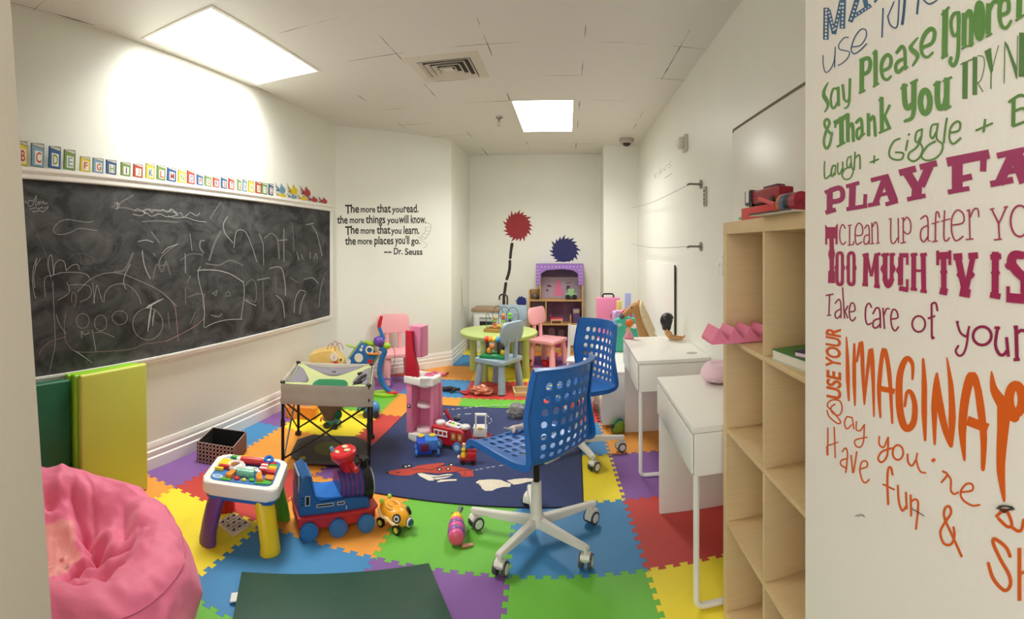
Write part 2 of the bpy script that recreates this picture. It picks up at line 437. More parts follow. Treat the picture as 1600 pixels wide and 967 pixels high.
# ================================================================ play mats
TC = {'green': (104, 178, 58), 'blue': (62, 130, 180), 'red': (190, 62, 54), 'yellow': (236, 214, 48), 'orange': (226, 150, 58), 'purple': (128, 86, 152)}
FM = {k: mat(v, 0.55, var=0.04, vscale=5, bump=0.15, bscale=500, spec=0.4, name='foam_'+k) for k, v in TC.items()}
A0 = complex(0.347, 2.122); TU = 0.605*complex(cos(R(2.83)), sin(R(2.83)))
def lat(c, r): return A0+TU*c+TU*1j*r
def tooth_edge(p, q, n):
    "dovetail polyline from p to q, shared by the two mats that meet there"
    d = (q-p); nn = d/abs(d)*1j; h = 0.011; o = [p]; n = max(2, n)
    for i in range(n):
        for s, k in ((0.14, -1), (0.06, 1), (0.66, 1), (0.58, -1)):
            o.append(p+d*((i+0.15+s)/n)+nn*h*k)
    return o
def clip(poly, a, n):
    out = []
    for i in range(len(poly)):
        p, q = poly[i], poly[(i+1) % len(poly)]
        dp, dq = ((p-a)*n.conjugate()).real, ((q-a)*n.conjugate()).real
        if dp >= 0: out.append(p)
        if (dp >= 0) != (dq >= 0): out.append(p+(q-p)*dp/(dp-dq))
    return out
def foam(c, r, col, label):
    K = [lat(c, r), lat(c+1, r), lat(c+1, r+1), lat(c, r+1)]
    P = tooth_edge(K[0], K[1], 9)+tooth_edge(K[1], K[2], 9)+[K[2]]+tooth_edge(K[3], K[2], 9)[::-1]
    P = P[:-1]
    P += [K[3]]+tooth_edge(K[0], K[3], 9)[::-1][:-1]
    # keep consistent winding: bottom, right, top reversed, left reversed
    P = clip(P, complex(XL+0.024, 0), 1+0j); P = clip(P, complex(XR-0.004, 0), -1+0j); P = clip(P, complex(0, YF-0.024), -1j)
    if r <= 5:
        d = complex(P_DIAG[1][0]-P_DIAG[0][0], P_DIAG[1][1]-P_DIAG[0][1]); d /= abs(d); n = d*-1j
        P = clip(P, complex(*P_DIAG[0])+n*0.024, n)
    else: P = clip(P, complex(-1.385+0.024, 0), 1+0j)
    ar = sum((P[i].conjugate()*P[(i+1) % len(P)]).imag for i in range(len(P)))
    Q = []
    for i in range(len(P)):          # a hair of clearance all round
        d1, d2 = P[i]-P[i-1], P[(i+1) % len(P)]-P[i]
        if abs(d1) < 1e-7 or abs(d2) < 1e-7: continue
        n1, n2 = d1/abs(d1)*1j, d2/abs(d2)*1j; k = n1+n2; k = k/max(abs(k)**2, 1.2)*2
        Q.append(P[i]+k*0.0004*(1 if ar > 0 else -1))
    P = Q
    m = sum(P)/len(P); o = MB().prism([(p.real-m.real, p.imag-m.imag) for p in P], -0.0115, 0).build('foam_mat_tile', FM[col], loc=(m.real, m.imag, 0))
    tag(o, label, 'play mat', 'interlocking foam floor tiles')
for c, r, col, lb in (
    (-3, -2, 'green', 'green foam floor tile peeking out between the beanbag and the dark green mat'),
    (-5, -1, 'orange', 'sliver of orange foam floor tile behind the pink beanbag'),
    (-4, -1, 'yellow', 'yellow foam floor tile beside the pink beanbag, under the picture board'),
    (-3, -1, 'blue', 'blue foam floor tile under the yellow leg of the activity table'),
    (-2, -1, 'purple', 'purple foam floor tile at the right edge of the dark green mat'),
    (-1, -1, 'green', 'green foam floor tile nearest the camera, in front of the white chair base'),
    (0, -1, 'yellow', 'yellow foam floor tile under the metal loop leg of the nearest desk'),
    (-5, 0, 'purple', 'purple foam floor tile under the patterned fabric box'),
    (-4, 0, 'red', 'red foam floor tile behind the toy activity table'),
    (-3, 0, 'orange', 'orange foam floor tile under the blue ride-on engine'),
    (-2, 0, 'green', 'green foam floor tile under the pink and purple caterpillar'),
    (-1, 0, 'blue', 'blue foam floor tile under the front swivel chair base'),
    (0, 0, 'red', 'red foam floor tile below the nearest white desk'),
    (-5, 1, 'blue', 'blue foam floor tile against the baseboard beyond the patterned box'),
    (-4, 1, 'orange', 'orange foam floor tile under the left legs of the jumper seat'),
    (-3, 1, 'purple', 'purple foam floor tile under the grey footprint mat of the jumper seat'),
    (-1, 1, 'yellow', 'yellow foam floor tile between the two swivel chairs, right of the rug'),
    (0, 1, 'purple', 'purple foam floor tile at the loop leg of the far desk'),
    (-5, 2, 'purple', 'purple foam floor tile by the baseboard behind the jumper seat'),
    (-4, 2, 'yellow', 'yellow foam floor tile seen through the jumper seat legs'),
    (-3, 2, 'red', 'red foam floor tile along the left edge of the navy rug'),
    (-1, 2, 'blue', 'blue foam floor tile under the farther swivel chair'),
    (0, 2, 'orange', 'orange foam floor tile under the far white desk'),
    (-5, 3, 'orange', 'orange foam floor tile in the corner under the wooden bead cube'),
    (-4, 3, 'green', 'green foam floor tile under the blue activity arch'),
    (-3, 3, 'orange', 'orange foam floor tile at the far left corner of the navy rug'),
    (-2, 3, 'green', 'green foam floor tile along the far edge of the navy rug'),
    (-1, 3, 'red', 'red foam floor tile seen past the back of the front swivel chair'),
    (-4, 4, 'purple', 'purple foam floor tile in front of the pink chair by the angled wall'),
    (-3, 4, 'blue', 'blue foam floor tile under the crumpled copper cloth and black doll'),
    (-2, 4, 'red', 'red foam floor tile under the pale blue chair before the round table'),
    (-1, 4, 'yellow', 'yellow foam floor tile right of the wooden tray'),
    (-4, 5, 'red', 'red foam floor tile under the back legs of the pink chair by the angled wall'),
    (-3, 5, 'orange', 'orange foam floor tile under the left legs of the round table'),
    (-2, 5, 'yellow', 'yellow foam floor tile in the middle below the round table'),
    (-1, 5, 'orange', 'orange foam floor tile under the pink chair at the round table'),
    (-3, 6, 'blue', 'blue foam floor tile at the start of the far recess'),
    (-2, 6, 'green', 'green foam floor tile behind the round table'),
    (-1, 6, 'purple', 'purple foam floor tile in front of the dollhouse'),
    (-3, 7, 'yellow', 'yellow foam floor tile before the play kitchen'),
    (-2, 7, 'yellow', 'yellow foam floor tile by the left foot of the dollhouse'),
    (-1, 7, 'orange', 'orange foam floor tile under the dollhouse'),
): foam(c, r, col, lb)

# ================================================================ navy rug with its woven picture
navy = mat((24, 42, 92), 0.95, var=0.25, vscale=60, bump=0.6, bscale=700, spec=0.1, sheen=0.3, name='rug_pile')
RZ = 0.005
rug = thing('play_rug', 'navy blue play rug with a red dog and dashed roads woven in', 'rug', (-0.62, 3.40, 0))
rc = [Vector((-1.345, 2.585)), Vector((0.085, 2.665)), Vector((0.10, 4.29)), Vector((-1.355, 4.21))]
q = MB(); nU = 24
top = [[None]*(nU+1) for _ in range(nU+1)]
loop = [rc[i].lerp(rc[(i+1) % 4], j/8) for i in range(4) for j in range(8)]
q.use(navy); q.prism([(p.x+0.62, p.y-3.40) for p in loop], 0.0002, RZ, bev=0.001, seg=1)
b = MB(); b.tube([Vector((p.x+0.62, p.y-3.40, 0.0035)) for p in loop], 0.0033, 6, True); b.build('bound_edge', mat((12, 16, 34), 0.9), rug)
rugput = lambda cf: (lambda x, y, h: at(*cf(x, y), RZ+h)-Vector((-0.62, 3.40, 0)))
rk = crop(600, 620, 5.69)
red = mat((172, 62, 50), 0.95, var=0.1, vscale=80, name='rug_red'); crm = mat((214, 204, 186), 0.95, var=0.08, vscale=60, name='rug_cream'); blk = mat((12, 12, 14), 0.9)
i = Ink(rugput(rk), 0.0012, q, red)
i.P(20,672, 60,655, 150,640, 250,632, 300,610, 380,600, 480,588, 530,585, 545,598, 520,610, 470,622, 600,612, 680,625, 760,645, 785,652, 800,705, 690,712, 680,680, 640,665, 560,672, 480,680, 380,672, 300,672, 240,698, 150,700, 60,688)
i = Ink(rugput(rk), 0.0016, q, blk)
i.S(4, 250,650, 330,640, 420,648, 540,600); i.S(4, 640,665,690,650,770,655); i.S(4,690,705,720,690,720,660)
for x, y in ((185, 617), (228, 610), (493, 645), (570, 640), (597, 600)): i.O(12, x, y, 17, 8)
i.P(18,668, 40,664, 40,682, 18,680); i.S(6,110,668,130,676,140,668)
i = Ink(rugput(rk), 0.0018, q, crm)
for x, y in ((193, 619), (225, 612), (493, 645), (570, 640), (597, 603)): i.P(*[v for p in circ(12, 10, x, y, 6) for v in p])
i.P(295,680, 330,676, 400,692, 480,700, 560,685, 615,688, 600,696, 540,700, 470,712, 420,712, 440,722, 560,708, 600,705, 560,718, 470,735, 430,728, 450,742, 400,745, 350,720, 320,705)
i.S(14, 640,738, 560,742, 480,752); i.S(8, 600,735, 500,740)
i.P(840,775, 870,742, 900,735, 960,732, 1040,738, 1080,755, 1130,772, 1120,800, 1060,800, 1000,815, 960,835, 900,835, 870,815, 860,790)
i.P(1090,742, 1160,730, 1260,722, 1370,730, 1330,748, 1280,756, 1200,775, 1150,780, 1120,760)
i.P(815,758, 850,738, 880,738, 870,755, 830,772)
i = Ink(rugput(lambda x, y: (x, y)), 0.0014, q, mat((196, 196, 190), 0.9))
def dash(pts, n):
    s = spline([Vector(p) for p in pts], 12); m = len(s)-1
    for k in range(n):
        a, c = s[int(k/n*m)], s[min(int((k+0.55)/n*m), m)]
        i.L(0.9, a.x, a.y, c.x, c.y)
dash([(738, 735), (765, 730), (800, 724), (822, 717), (838, 713)], 14)
dash([(700, 640), (730, 637), (760, 634), (790, 633), (815, 634)], 14); dash([(715, 648), (740, 646), (758, 648), (768, 655), (765, 661), (752, 664)], 9); dash([(700, 642), (690, 650), (692, 658)], 4); dash([(740, 668), (715, 673), (700, 672)], 6)
q.build('pile', None, rug)

# dark green mat on the floor in front, and its tag
gm = thing('exercise_mat', 'dark green vinyl mat lying flat in the foreground', 'mat', (-0.81, 1.63, 0), R(31.2))
gg = mat((22, 66, 48), 0.5, var=0.06, vscale=9, bump=0.25, bscale=300, name='green_vinyl')
q = MB().use(gg); q.box((0, -0.012, 0.012), (0.815, 0.58, 0.022), bev=0.006)
b = MB().box((-0.418, 0.13, 0.014), (0.03, 0.05, 0.006), rot=(0, R(-12), 0), bev=0.002); b.build('clip', mat((222, 222, 216), 0.4), gm)
i = Ink(lambda x, y, h: Vector((x, y, 0.023+h)), 0.0003, q, mat((52, 98, 78), 0.6))
for k in range(9):
    random.seed(40+k); x, y = random.uniform(-0.35, 0.35), random.uniform(-0.2, 0.22); a = random.uniform(-1, 1); L_ = random.uniform(0.01, 0.05)
    i.S((0.0005, 0.0022, 0.0005), x, y, x+L_*cos(a), y+L_*sin(a), x+1.6*L_*cos(a+0.3), y+1.6*L_*sin(a+0.3))
q.build('panel', None, gm)

# ================================================================ folded gym mats against the left wall
def gymmat(name, label, y0, y1, xs, z1, m, m2, lean):
    t = thing(name, label, 'gym mat', (XL+0.046, (y0+y1)/2, 0)); w = y1-y0
    x = 0.004
    for k, th in enumerate(xs):
        b = MB(); M = Matrix.Translation((x+th/2, 0.012*(k % 2), 0)) @ Matrix.Rotation(R(lean), 4, 'Y')
        b.prism([(-th/2, -w/2), (th/2, -w/2), (th/2, w/2), (-th/2, w/2)], 0.005, z1-0.006*(len(xs)-1-k), M, bev=0.012, seg=3)
        b.build('panel', m if k == len(xs)-1 else m2, t); x += th+0.002
    b = MB()
    b.box((x*0.5, w/2+0.006, z1*0.45), (x*0.7, 0.004, 0.10), bev=0.001); b.build('carry_strap', m2, t)
    return t
gymmat('folded_gym_mat', 'lime green folded gym mat standing against the chalkboard wall', 1.40, 1.86, (0.036, 0.036, 0.036, 0.036), 0.735, mat((194, 200, 84), 0.45, var=0.03, vscale=4, bump=0.3, bscale=12, name='lime_vinyl'), mat((140, 196, 40), 0.45), -0.8)
gymmat('folded_gym_mat', 'dark green folded gym mat standing left of the lime one', 0.92, 1.385, (0.035, 0.035), 0.70, mat((16, 92, 62), 0.5, var=0.05, vscale=5, bump=0.3, bscale=14, name='deep_green_vinyl'), mat((14, 84, 58), 0.5), -0.8)

# ================================================================ beanbag
bb = thing('beanbag', 'large pink slouchy beanbag with a dented seat on the floor at left', 'beanbag', (-1.655, 1.00, 0))
pk = mat((230, 116, 148), 0.55, var=0.04, vscale=6, bump=0.25, bscale=60, spec=0.3, sheen=0.2, name='pink_fabric')
nt = pk.node_tree; tc = nt.nodes.new('ShaderNodeTexCoord'); vd = nt.nodes.new('ShaderNodeVectorMath'); vd.operation = 'DISTANCE'; vd.inputs[1].default_value = (-0.08, -0.03, 0.15)
nz = nt.nodes.new('ShaderNodeTexNoise'); nz.inputs['Scale'].default_value = 5; nt.links.new(tc.outputs['Object'], nz.inputs['Vector']); nt.links.new(tc.outputs['Object'], vd.inputs[0])
ma_ = nt.nodes.new('ShaderNodeMath'); ma_.operation = 'MULTIPLY_ADD'; ma_.inputs[1].default_value = 0.22; nt.links.new(nz.outputs['Fac'], ma_.inputs[0]); nt.links.new(vd.outputs['Value'], ma_.inputs[2])
mr = nt.nodes.new('ShaderNodeMapRange'); mr.inputs[1].default_value = 0.235; mr.inputs[2].default_value = 0.255; mr.inputs[3].default_value = 1; mr.inputs[4].default_value = 0; nt.links.new(ma_.outputs[0], mr.inputs[0])
mx = nt.nodes.new('ShaderNodeMix'); mx.data_type = 'RGBA'; bs = nt.nodes['Principled BSDF']; src = bs.inputs['Base Color'].links[0].from_socket     # worn, faded lining in the seat
nt.links.new(mr.outputs[0], mx.inputs[0]); nt.links.new(src, mx.inputs[6]); mx.inputs[7].default_value = lin((232, 156, 150)); nt.links.new(mx.outputs[2], bs.inputs['Base Color'])
b = MB().use(pk); NU, NV = 260, 110; rings_ = []
prof = spline([Vector(p) for p in ((0.02, 0.0), (0.28, 0.0), (0.42, 0.025), (0.495, 0.10), (0.505, 0.19), (0.455, 0.29), (0.37, 0.335), (0.29, 0.30), (0.20, 0.22), (0.09, 0.165), (0.01, 0.16))], 8)
ck_ = crop(50, 700, 3.623); CREASE = []
for dp, *c_ in ((1.1,230,370,300,470,370,570,380,670), (1.0,380,670,540,665,620,600), (0.8,520,440,530,590), (0.8,410,150,400,330,600,420,700,510), (1.0,130,790,250,670,370,650), (0.7,330,350,360,480), (0.6,720,540,840,560,930,590), (0.5,840,390,820,450), (0.8,150,830,260,860,270,900), (0.8,540,730,400,810,440,960), (0.5,250,110,300,190), (0.6,90,390,220,375), (0.5,700,590,560,760)):
    q_ = [at(*ck_(c_[k], c_[k+1]), 0.22)-Vector((-1.655, 1.00, 0)) for k in range(0, len(c_), 2)]
    CREASE += [(Vector((q_[k].x, q_[k].y)), Vector((q_[k+1].x, q_[k+1].y)), dp) for k in range(len(q_)-1)]
def fold(p, th, w):
    a = noise.noise(Vector((cos(th)*1.6+3, sin(th)*1.6, w*1.4)))*0.5
    v = Vector((p.x*3.2+a, p.y*3.2, p.z*3.4+1.7)); n = 0
    for k, amp in ((1, 1.0), (2.1, 0.55), (4.3, 0.26)):
        n += amp*(1-abs(noise.noise(v*k))*2.6)
    return n
for i_ in range(NV+1):
    f_ = i_/NV*(len(prof)-1); k = min(int(f_), len(prof)-2); r0, z0 = prof[k].lerp(prof[k+1], f_-k); rg = []; w = i_/NV
    for j in range(NU):
        th = 2*pi*j/NU
        r = r0*(1+0.04*sin(2*th+0.6)+0.03*sin(3*th+1)); z = z0*(1+0.06*sin(th-0.9)+0.05*sin(3*th))
        p = Vector((r*cos(th), r*sin(th), z))
        amp = 0.017*min(1, max(0, (w-0.25)*3.2))+0.004*min(1, w*4)
        rad = Vector((cos(th), sin(th), 0)); nrm = (rad*(1 if w < 0.55 else 0.25)+Vector((0, 0, 0.2 if w < 0.45 else 1))).normalized()
        p += nrm*amp*(fold(p, th, w)-0.4)*(1.0 if z0 > 0.02 else 0)
        # crisp pushed-in folds on the inside of the rim and the dented seat
        if w > 0.5:
            q = Vector((p.x*1.0, p.y*1.0, 0.3)); g = min(1, max(0, w-0.58)*6)
            wv = Vector((noise.noise(q*3), noise.noise(q*3+Vector((7, 0, 0))), 0))*0.12
            p.z += g*(0.050*(abs(noise.noise((q+wv)*3.4))-0.2)+0.020*(0.25-abs(noise.noise((q+wv)*8.0+Vector((3, 1, 0))))))
            p.z += g*0.010*noise.noise((q+wv)*22)
            for a_, b_2, dp in CREASE:
                ab = b_2-a_; ap = Vector((p.x, p.y))-a_; tt = max(0, min(1, ap.dot(ab)/ab.length_squared)); dd = (ap-ab*tt).length
                if dd < 0.12: p.z += g*dp*(-0.052*math.exp(-dd/0.022)+0.012*math.exp(-((dd-0.055)/0.030)**2))
        p.z = max(p.z, 0.001); rg.append(p)
    rings_.append(rg)
b.rings(rings_)
b.build('cover', None, bb, smooth=80)
pts = []
for j in range(70):
    k = int(NV*0.50); th = int(j/70*NU)
    pts.append(rings_[k][th]+Vector((0, 0, 0.0)))
MB().tube(pts, 0.0035, 6, True).build('seam', mat((196, 84, 116), 0.6), bb)

# ================================================================ patterned fabric box
def lattice_material(c1, c2, s):
    m = bpy.data.materials.new('lattice_fabric'); m.use_nodes = True; nt = m.node_tree; b_ = nt.nodes['Principled BSDF']
    tc = nt.nodes.new('ShaderNodeTexCoord'); sx = nt.nodes.new('ShaderNodeSeparateXYZ'); nt.links.new(tc.outputs['Object'], sx.inputs[0])
    def op(o, a, b2=None):
        n = nt.nodes.new('ShaderNodeMath'); n.operation = o
        for i2, q2 in enumerate((a, b2)):
            if isinstance(q2, (int, float)): n.inputs[i2].default_value = q2
            elif q2 is not None: nt.links.new(q2, n.inputs[i2])
        return n.outputs[0]
    u = op('MULTIPLY', op('ADD', sx.outputs[0], sx.outputs[1]), s); v = op('MULTIPLY', sx.outputs[2], s)
    f = op('MULTIPLY', op('SINE', op('ADD', u, v)), op('SINE', op('SUBTRACT', u, v)))
    f2 = op('ABSOLUTE', f)
    k = op('ADD', op('LESS_THAN', f2, 0.20), op('GREATER_THAN', f2, 0.66))
    mx = nt.nodes.new('ShaderNodeMix'); mx.data_type = 'RGBA'; nt.links.new(k, mx.inputs[0]); mx.inputs[6].default_value = lin(c1); mx.inputs[7].default_value = lin(c2)
    nt.links.new(mx.outputs[2], b_.inputs['Base Color']); b_.inputs['Roughness'].default_value = 0.85
    return m
lt = lattice_material((196, 168, 160), (24, 20, 22), 64)
bx = thing('storage_box', 'open fabric box with a dark lattice pattern by the baseboard', 'storage box', (-2.145, 2.52, 0), R(20))
W_, D_, H_ = 0.25, 0.28, 0.135
for nm, c, d in (('box_side', (0, -D_/2, H_/2), (W_, 0.006, H_)), ('box_side', (0, D_/2, H_/2), (W_, 0.006, H_)), ('box_side', (-W_/2, 0, H_/2), (0.006, D_, H_)), ('box_side', (W_/2, 0, H_/2), (0.006, D_, H_))):
    b = MB().use(lt); b.box(c, d, bev=0.002); b.build(nm, lt, bx)
for c, d in (((0, -D_/2+0.005, H_/2), (W_-0.012, 0.003, H_-0.006)), ((0, D_/2-0.005, H_/2), (W_-0.012, 0.003, H_-0.006)), ((-W_/2+0.005, 0, H_/2), (0.003, D_-0.012, H_-0.006)), ((W_/2-0.005, 0, H_/2), (0.003, D_-0.012, H_-0.006))):
    MB().box(c, d).build('lining', mat((24, 20, 20), 0.9), bx)
MB().box((0, 0, 0.003), (W_, D_, 0.006)).build('box_base', mat((24, 20, 20), 0.9), bx)
t = thing('bottle_cap_toy', 'small pale blue and white toy lying inside the patterned box', 'toy', (-2.12, 2.50, 0.007), R(30))
MB().cyl((-0.02, 0, 0.014), (0.02, 0, 0.014), 0.013).build('body', pl((120, 190, 220)), t); MB().ell((0.03, 0, 0.016), (0.016, 0.016, 0.016)).build('knob', pl((236, 236, 230)), t)
# ================================================================ birch cube shelf
birch = wood((206, 178, 132), (222, 196, 150), (2.5, 2.5, 30)); birch2 = wood((206, 176, 128), (224, 198, 150), (3, 30, 3))
SX0, SX1, SY0, SY1 = 0.587, 0.885, 1.005, 1.786
sh = thing('cube_shelf', 'tall birch cube shelf two columns wide behind the lettered wall corner', 'shelf', (0.735, 1.395, 0))
def shb(name, x0, x1, y0, y1, z0, z1, m, bev=0.0015):
    return MB().box(((x0+x1)/2-0.735, (y0+y1)/2-1.395, (z0+z1)/2), (x1-x0, y1-y0, z1-z0), bev=bev).build(name, m, sh)
BZ = (1.081, 0.734, 0.384)
shb('top_board', SX0, SX1, SY0, SY1, 1.466, 1.510, birch2); shb('bottom_board', SX0, SX1, SY0+0.038, SY1-0.038, 0.001, 0.044, birch2)
shb('side_panel', SX0, SX1, SY0, SY0+0.038, 0.001, 1.466, birch); shb('side_panel', SX0, SX1, SY1-0.038, SY1, 0.001, 1.466, birch)
for z in BZ: shb('shelf_board', SX0+0.002, SX1, SY0+0.038, SY1-0.038, z-0.016, z, birch2)
ym = (SY0+SY1)/2; lv = [0.044]+sorted(BZ)+[1.466+0.016]
for a, c in zip(lv[:-1], lv[1:]): shb('divider', SX0+0.003, SX1, ym-0.008, ym+0.008, a, c-0.016, birch)

# ================================================================ white desks
dw = mat((232, 228, 220), 0.38, bump=0.05, bscale=300, name='desk_white'); dm = mat((226, 224, 218), 0.3, name='desk_metal')
def desk(name, label, x0, x1, y0, y1, zt, rz=0):
    t = thing(name, label, 'desk', ((x0+x1)/2, (y0+y1)/2, 0), rz, 'white writing desks along the right wall'); w, l = x1-x0, y1-y0
    MB().box((0, 0, zt-0.012), (w, l, 0.024), bev=0.002).build('desktop', dw, t)
    ap = MB().box((0.004, 0, zt-0.024-0.085), (w-0.012, l-0.004, 0.165), bev=0.002).build('drawer_case', dw, t)
    MB().box((-w/2+0.003, 0, zt-0.110), (0.008, l-0.024, 0.150), bev=0.002).build('drawer_front', dw, t)
    MB().box((0.004, l/2-0.013, (zt-0.19)/2), (w-0.012, 0.022, zt-0.19), bev=0.002).build('side_panel', dw, t)
    MB().box((w/2-0.03, -0.01, zt-0.19-0.15), (0.014, l-0.05, 0.30), bev=0.001).build('back_panel', dw, t)
    b = MB(); y = -l/2+0.022; r = 0.030; p = [(-w/2+0.022, y, zt-0.192), (-w/2+0.022, y, 0.10)]
    p += [(-w/2+0.022+r*(1-cos(a)), y, 0.013+r*(1-sin(a))) for a in [R(10*k) for k in range(10)]]
    p += [(w/2-0.03-r*(1-cos(a)), y, 0.013+r*(1-sin(a))) for a in [R(90-10*k) for k in range(10)]]+[(w/2-0.03, y, zt-0.192)]
    b.tube(p, 0.0125, 8); b.build('loop_leg', dm, t)
    return t
desk('writing_desk', 'nearest white desk, beside the birch shelf, with a pink pillow on it', 0.475, 0.885, 1.825, 2.575, 0.722)
d2 = desk('writing_desk', 'farther white desk with a black haired doll sitting on it', 0.425, 0.885, 2.955, 3.735, 0.722)
MB().lathe([(0.0, 0.0005), (0.036, 0.0005), (0.036, 0.002), (0.030, 0.003), (0, 0.003)], (0.15, -0.24, 0.722), sy=0.8).build('cable_cover', mat((176, 172, 162), 0.5), d2)

# ================================================================ blue swivel chairs
cb = mat((26, 98, 174), 0.35, bump=0.05, bscale=400, spec=0.5, name='chair_blue'); cwt = mat((222, 218, 206), 0.35, name='chair_white'); gy = mat((70, 68, 66), 0.5); blkp = pl((14, 14, 15), 0.3)
def shell_point(s, w):
    "s 0..1 along the profile from seat lip to back top, w -1..1 across"
    P = SHELL; f = s*(len(P)-1); k = min(int(f), len(P)-2); p = P[k].lerp(P[k+1], f-k)
    hw = 0.232-0.018*max(0, (s-0.55)/0.45)
    bk = min(1, max(0, (s-0.50)/0.3)); rr = abs(w)**2.2
    x = p.x+0.085*rr*bk; z = p.y+0.028*rr*(1-bk)
    hw *= 1-0.06*(max(0, s-0.86)/0.14)**2*1.0
    return Vector((x, w*hw, z))
SHELL = spline([Vector(p) for p in ((0.245, 0.425), (0.215, 0.452), (0.10, 0.448), (0.0, 0.440), (-0.11, 0.438), (-0.175, 0.462), (-0.20, 0.54), (-0.215, 0.65), (-0.235, 0.77), (-0.255, 0.885))], 10)
def chair_shell():
    b = MB(); bm = b.bm; NS, NW = 19, 9; cache = {}
    def V(s, w):
        k = (round(s, 4), round(w, 4))
        if k not in cache: cache[k] = bm.verts.new(shell_point(s, w))
        return cache[k]
    for i in range(NS):
        for j in range(NW):
            s0, s1 = i/NS, (i+1)/NS; w0, w1 = -1+2*j/NW, -1+2*(j+1)/NW; sm, wm_ = (s0+s1)/2, (w0+w1)/2
            ring8 = [(s0, w0), (sm, w0), (s1, w0), (s1, wm_), (s1, w1), (sm, w1), (s0, w1), (s0, wm_)]
            hole = 0 < j < NW-1 and (1 <= i <= 6 or 11 <= i <= 17)
            if hole:
                c8 = [(sm+(s-sm)*(0.42 if (s != sm and w != wm_) else 0.56), wm_+(w-wm_)*(0.42 if (s != sm and w != wm_) else 0.56)) for s, w in ring8]
                for k in range(8): b.face([V(*ring8[k]), V(*ring8[(k+1) % 8]), V(*c8[(k+1) % 8]), V(*c8[k])])
            else:
                c = V(sm, wm_)
                for k in range(0, 8, 2): b.face([V(*ring8[k]), V(*ring8[k+1]), c, V(*ring8[k-1])])
    return b
def caster_bm():
    b = MB(); b.tube([(0, 0, 0.085), (0.0, 0, 0.06)], 0.009, 8)
    for s_ in (-1, 1):
        pts = [(-0.044, 0.026), (-0.043, 0.045), (-0.030, 0.064), (-0.008, 0.073), (0.014, 0.070), (0.022, 0.055), (0.012, 0.036), (-0.01, 0.030)]
        M = Matrix.Translation((0, s_*0.010, 0)) @ Matrix.Rotation(R(90), 4, 'X'); b.prism(pts, -0.0115, 0.0115, M, bev=0.004, seg=2)
    return b
def swivel_chair(label, loc, base_rot, face):
    t = thing('swivel_chair', label, 'swivel chair', loc, 0, 'blue perforated swivel chairs')
    o = chair_shell().build('seat_shell', cb, t, rot=face, smooth=60)
    sol = o.modifiers.new('thickness', 'SOLIDIFY'); sol.thickness = 0.007; sol.offset = 0
    sb = o.modifiers.new('smooth', 'SUBSURF'); sb.levels = 1; sb.render_levels = 1
    b = MB(); n = 40
    edge = [shell_point(k/n, 1) for k in range(n+1)]+[shell_point(1, 1-2*k/12) for k in range(1, 13)]+[shell_point(1-k/n, -1) for k in range(1, n+1)]+[shell_point(0, -1+2*k/12) for k in range(1, 12)]
    rg = []
    m = len(edge)
    for k in range(m):
        d = (edge[(k+1) % m]-edge[k-1]).normalized(); c = edge[k]; inw = (Vector((-0.02, 0, 0.60))-c); inw -= d*inw.dot(d)
        s_ = k/n if k <= n else (1 if k <= n+12 else (2*n+12-k)/n)
        # flange folds outward-down from the edge
        e = Vector((0, 0, -1)) if (k < n*0.45 or k > 2*n+12-n*0.45) else Vector((-1, 0, -0.1))
        e = (e-d*e.dot(d)).normalized(); u = d.cross(e)
        rg.append([c+e*a_+u*c_ for a_, c_ in ((-0.005, -0.004), (-0.005, 0.004), (0.024, 0.004), (0.024, -0.004))])
    b.rings(rg, closed=True); b.build('rim_flange', cb, t, rot=face, smooth=50)
    b = MB(); b.box((-0.01, 0, 0.418), (0.20, 0.10, 0.022), bev=0.006); b.cyl((0, 0, 0.385), (0, 0, 0.41), 0.032); b.build('tilt_plate', cwt, t, rot=face)
    MB().cyl((0, 0, 0.27), (0, 0, 0.395), 0.0155).build('gas_lift', blkp, t)
    b = MB(); b.lathe([(0.0, 0.070), (0.040, 0.070), (0.044, 0.095), (0.038, 0.114), (0.0275, 0.13), (0.0245, 0.275), (0.018, 0.280), (0, 0.28)]); b.build('column', cwt, t)
    for k in range(5):
        a = base_rot+2*pi*k/5
        b = MB(); rg = []
        for x, hw, z0, z1 in ((0.02, 0.021, 0.068, 0.112), (0.16, 0.019, 0.076, 0.110), (0.30, 0.017, 0.084, 0.107), (0.332, 0.015, 0.087, 0.105)):
            rg.append([(x, -hw, z0), (x, hw, z0), (x, hw*0.85, z1), (x, -hw*0.85, z1)])
        b.rings(rg); bmesh.ops.bevel(b.bm, geom=b.bm.edges[:], offset=0.003, segments=2, affect='EDGES'); b.build('base_leg', cwt, t, rot=a)
        ca = a+R((20, -35, 50, 10, -60)[k])
        cs = caster_bm().build('caster', cwt, t, loc=(0.318*cos(a), 0.318*sin(a), 0), rot=ca)
        for s_ in (-1, 1):
            w = MB(); w.use(gy); w.cyl((-0.012, s_*0.012, 0.0315), (-0.012, s_*0.029, 0.0315), 0.0312, n=22); w.use(cwt); w.cyl((-0.012, s_*0.0285, 0.0315), (-0.012, s_*0.0315, 0.0315), 0.023, 0.020, n=20)
            w.build('wheel', None, cs)
    return t
swivel_chair('front blue perforated swivel chair on a white star base, seen from behind', (-0.151, 2.363, 0.0058), R(28), R(141))
swivel_chair('farther blue perforated swivel chair pulled up beside the far desk', (0.06, 3.375, 0.0045), R(0), R(214))

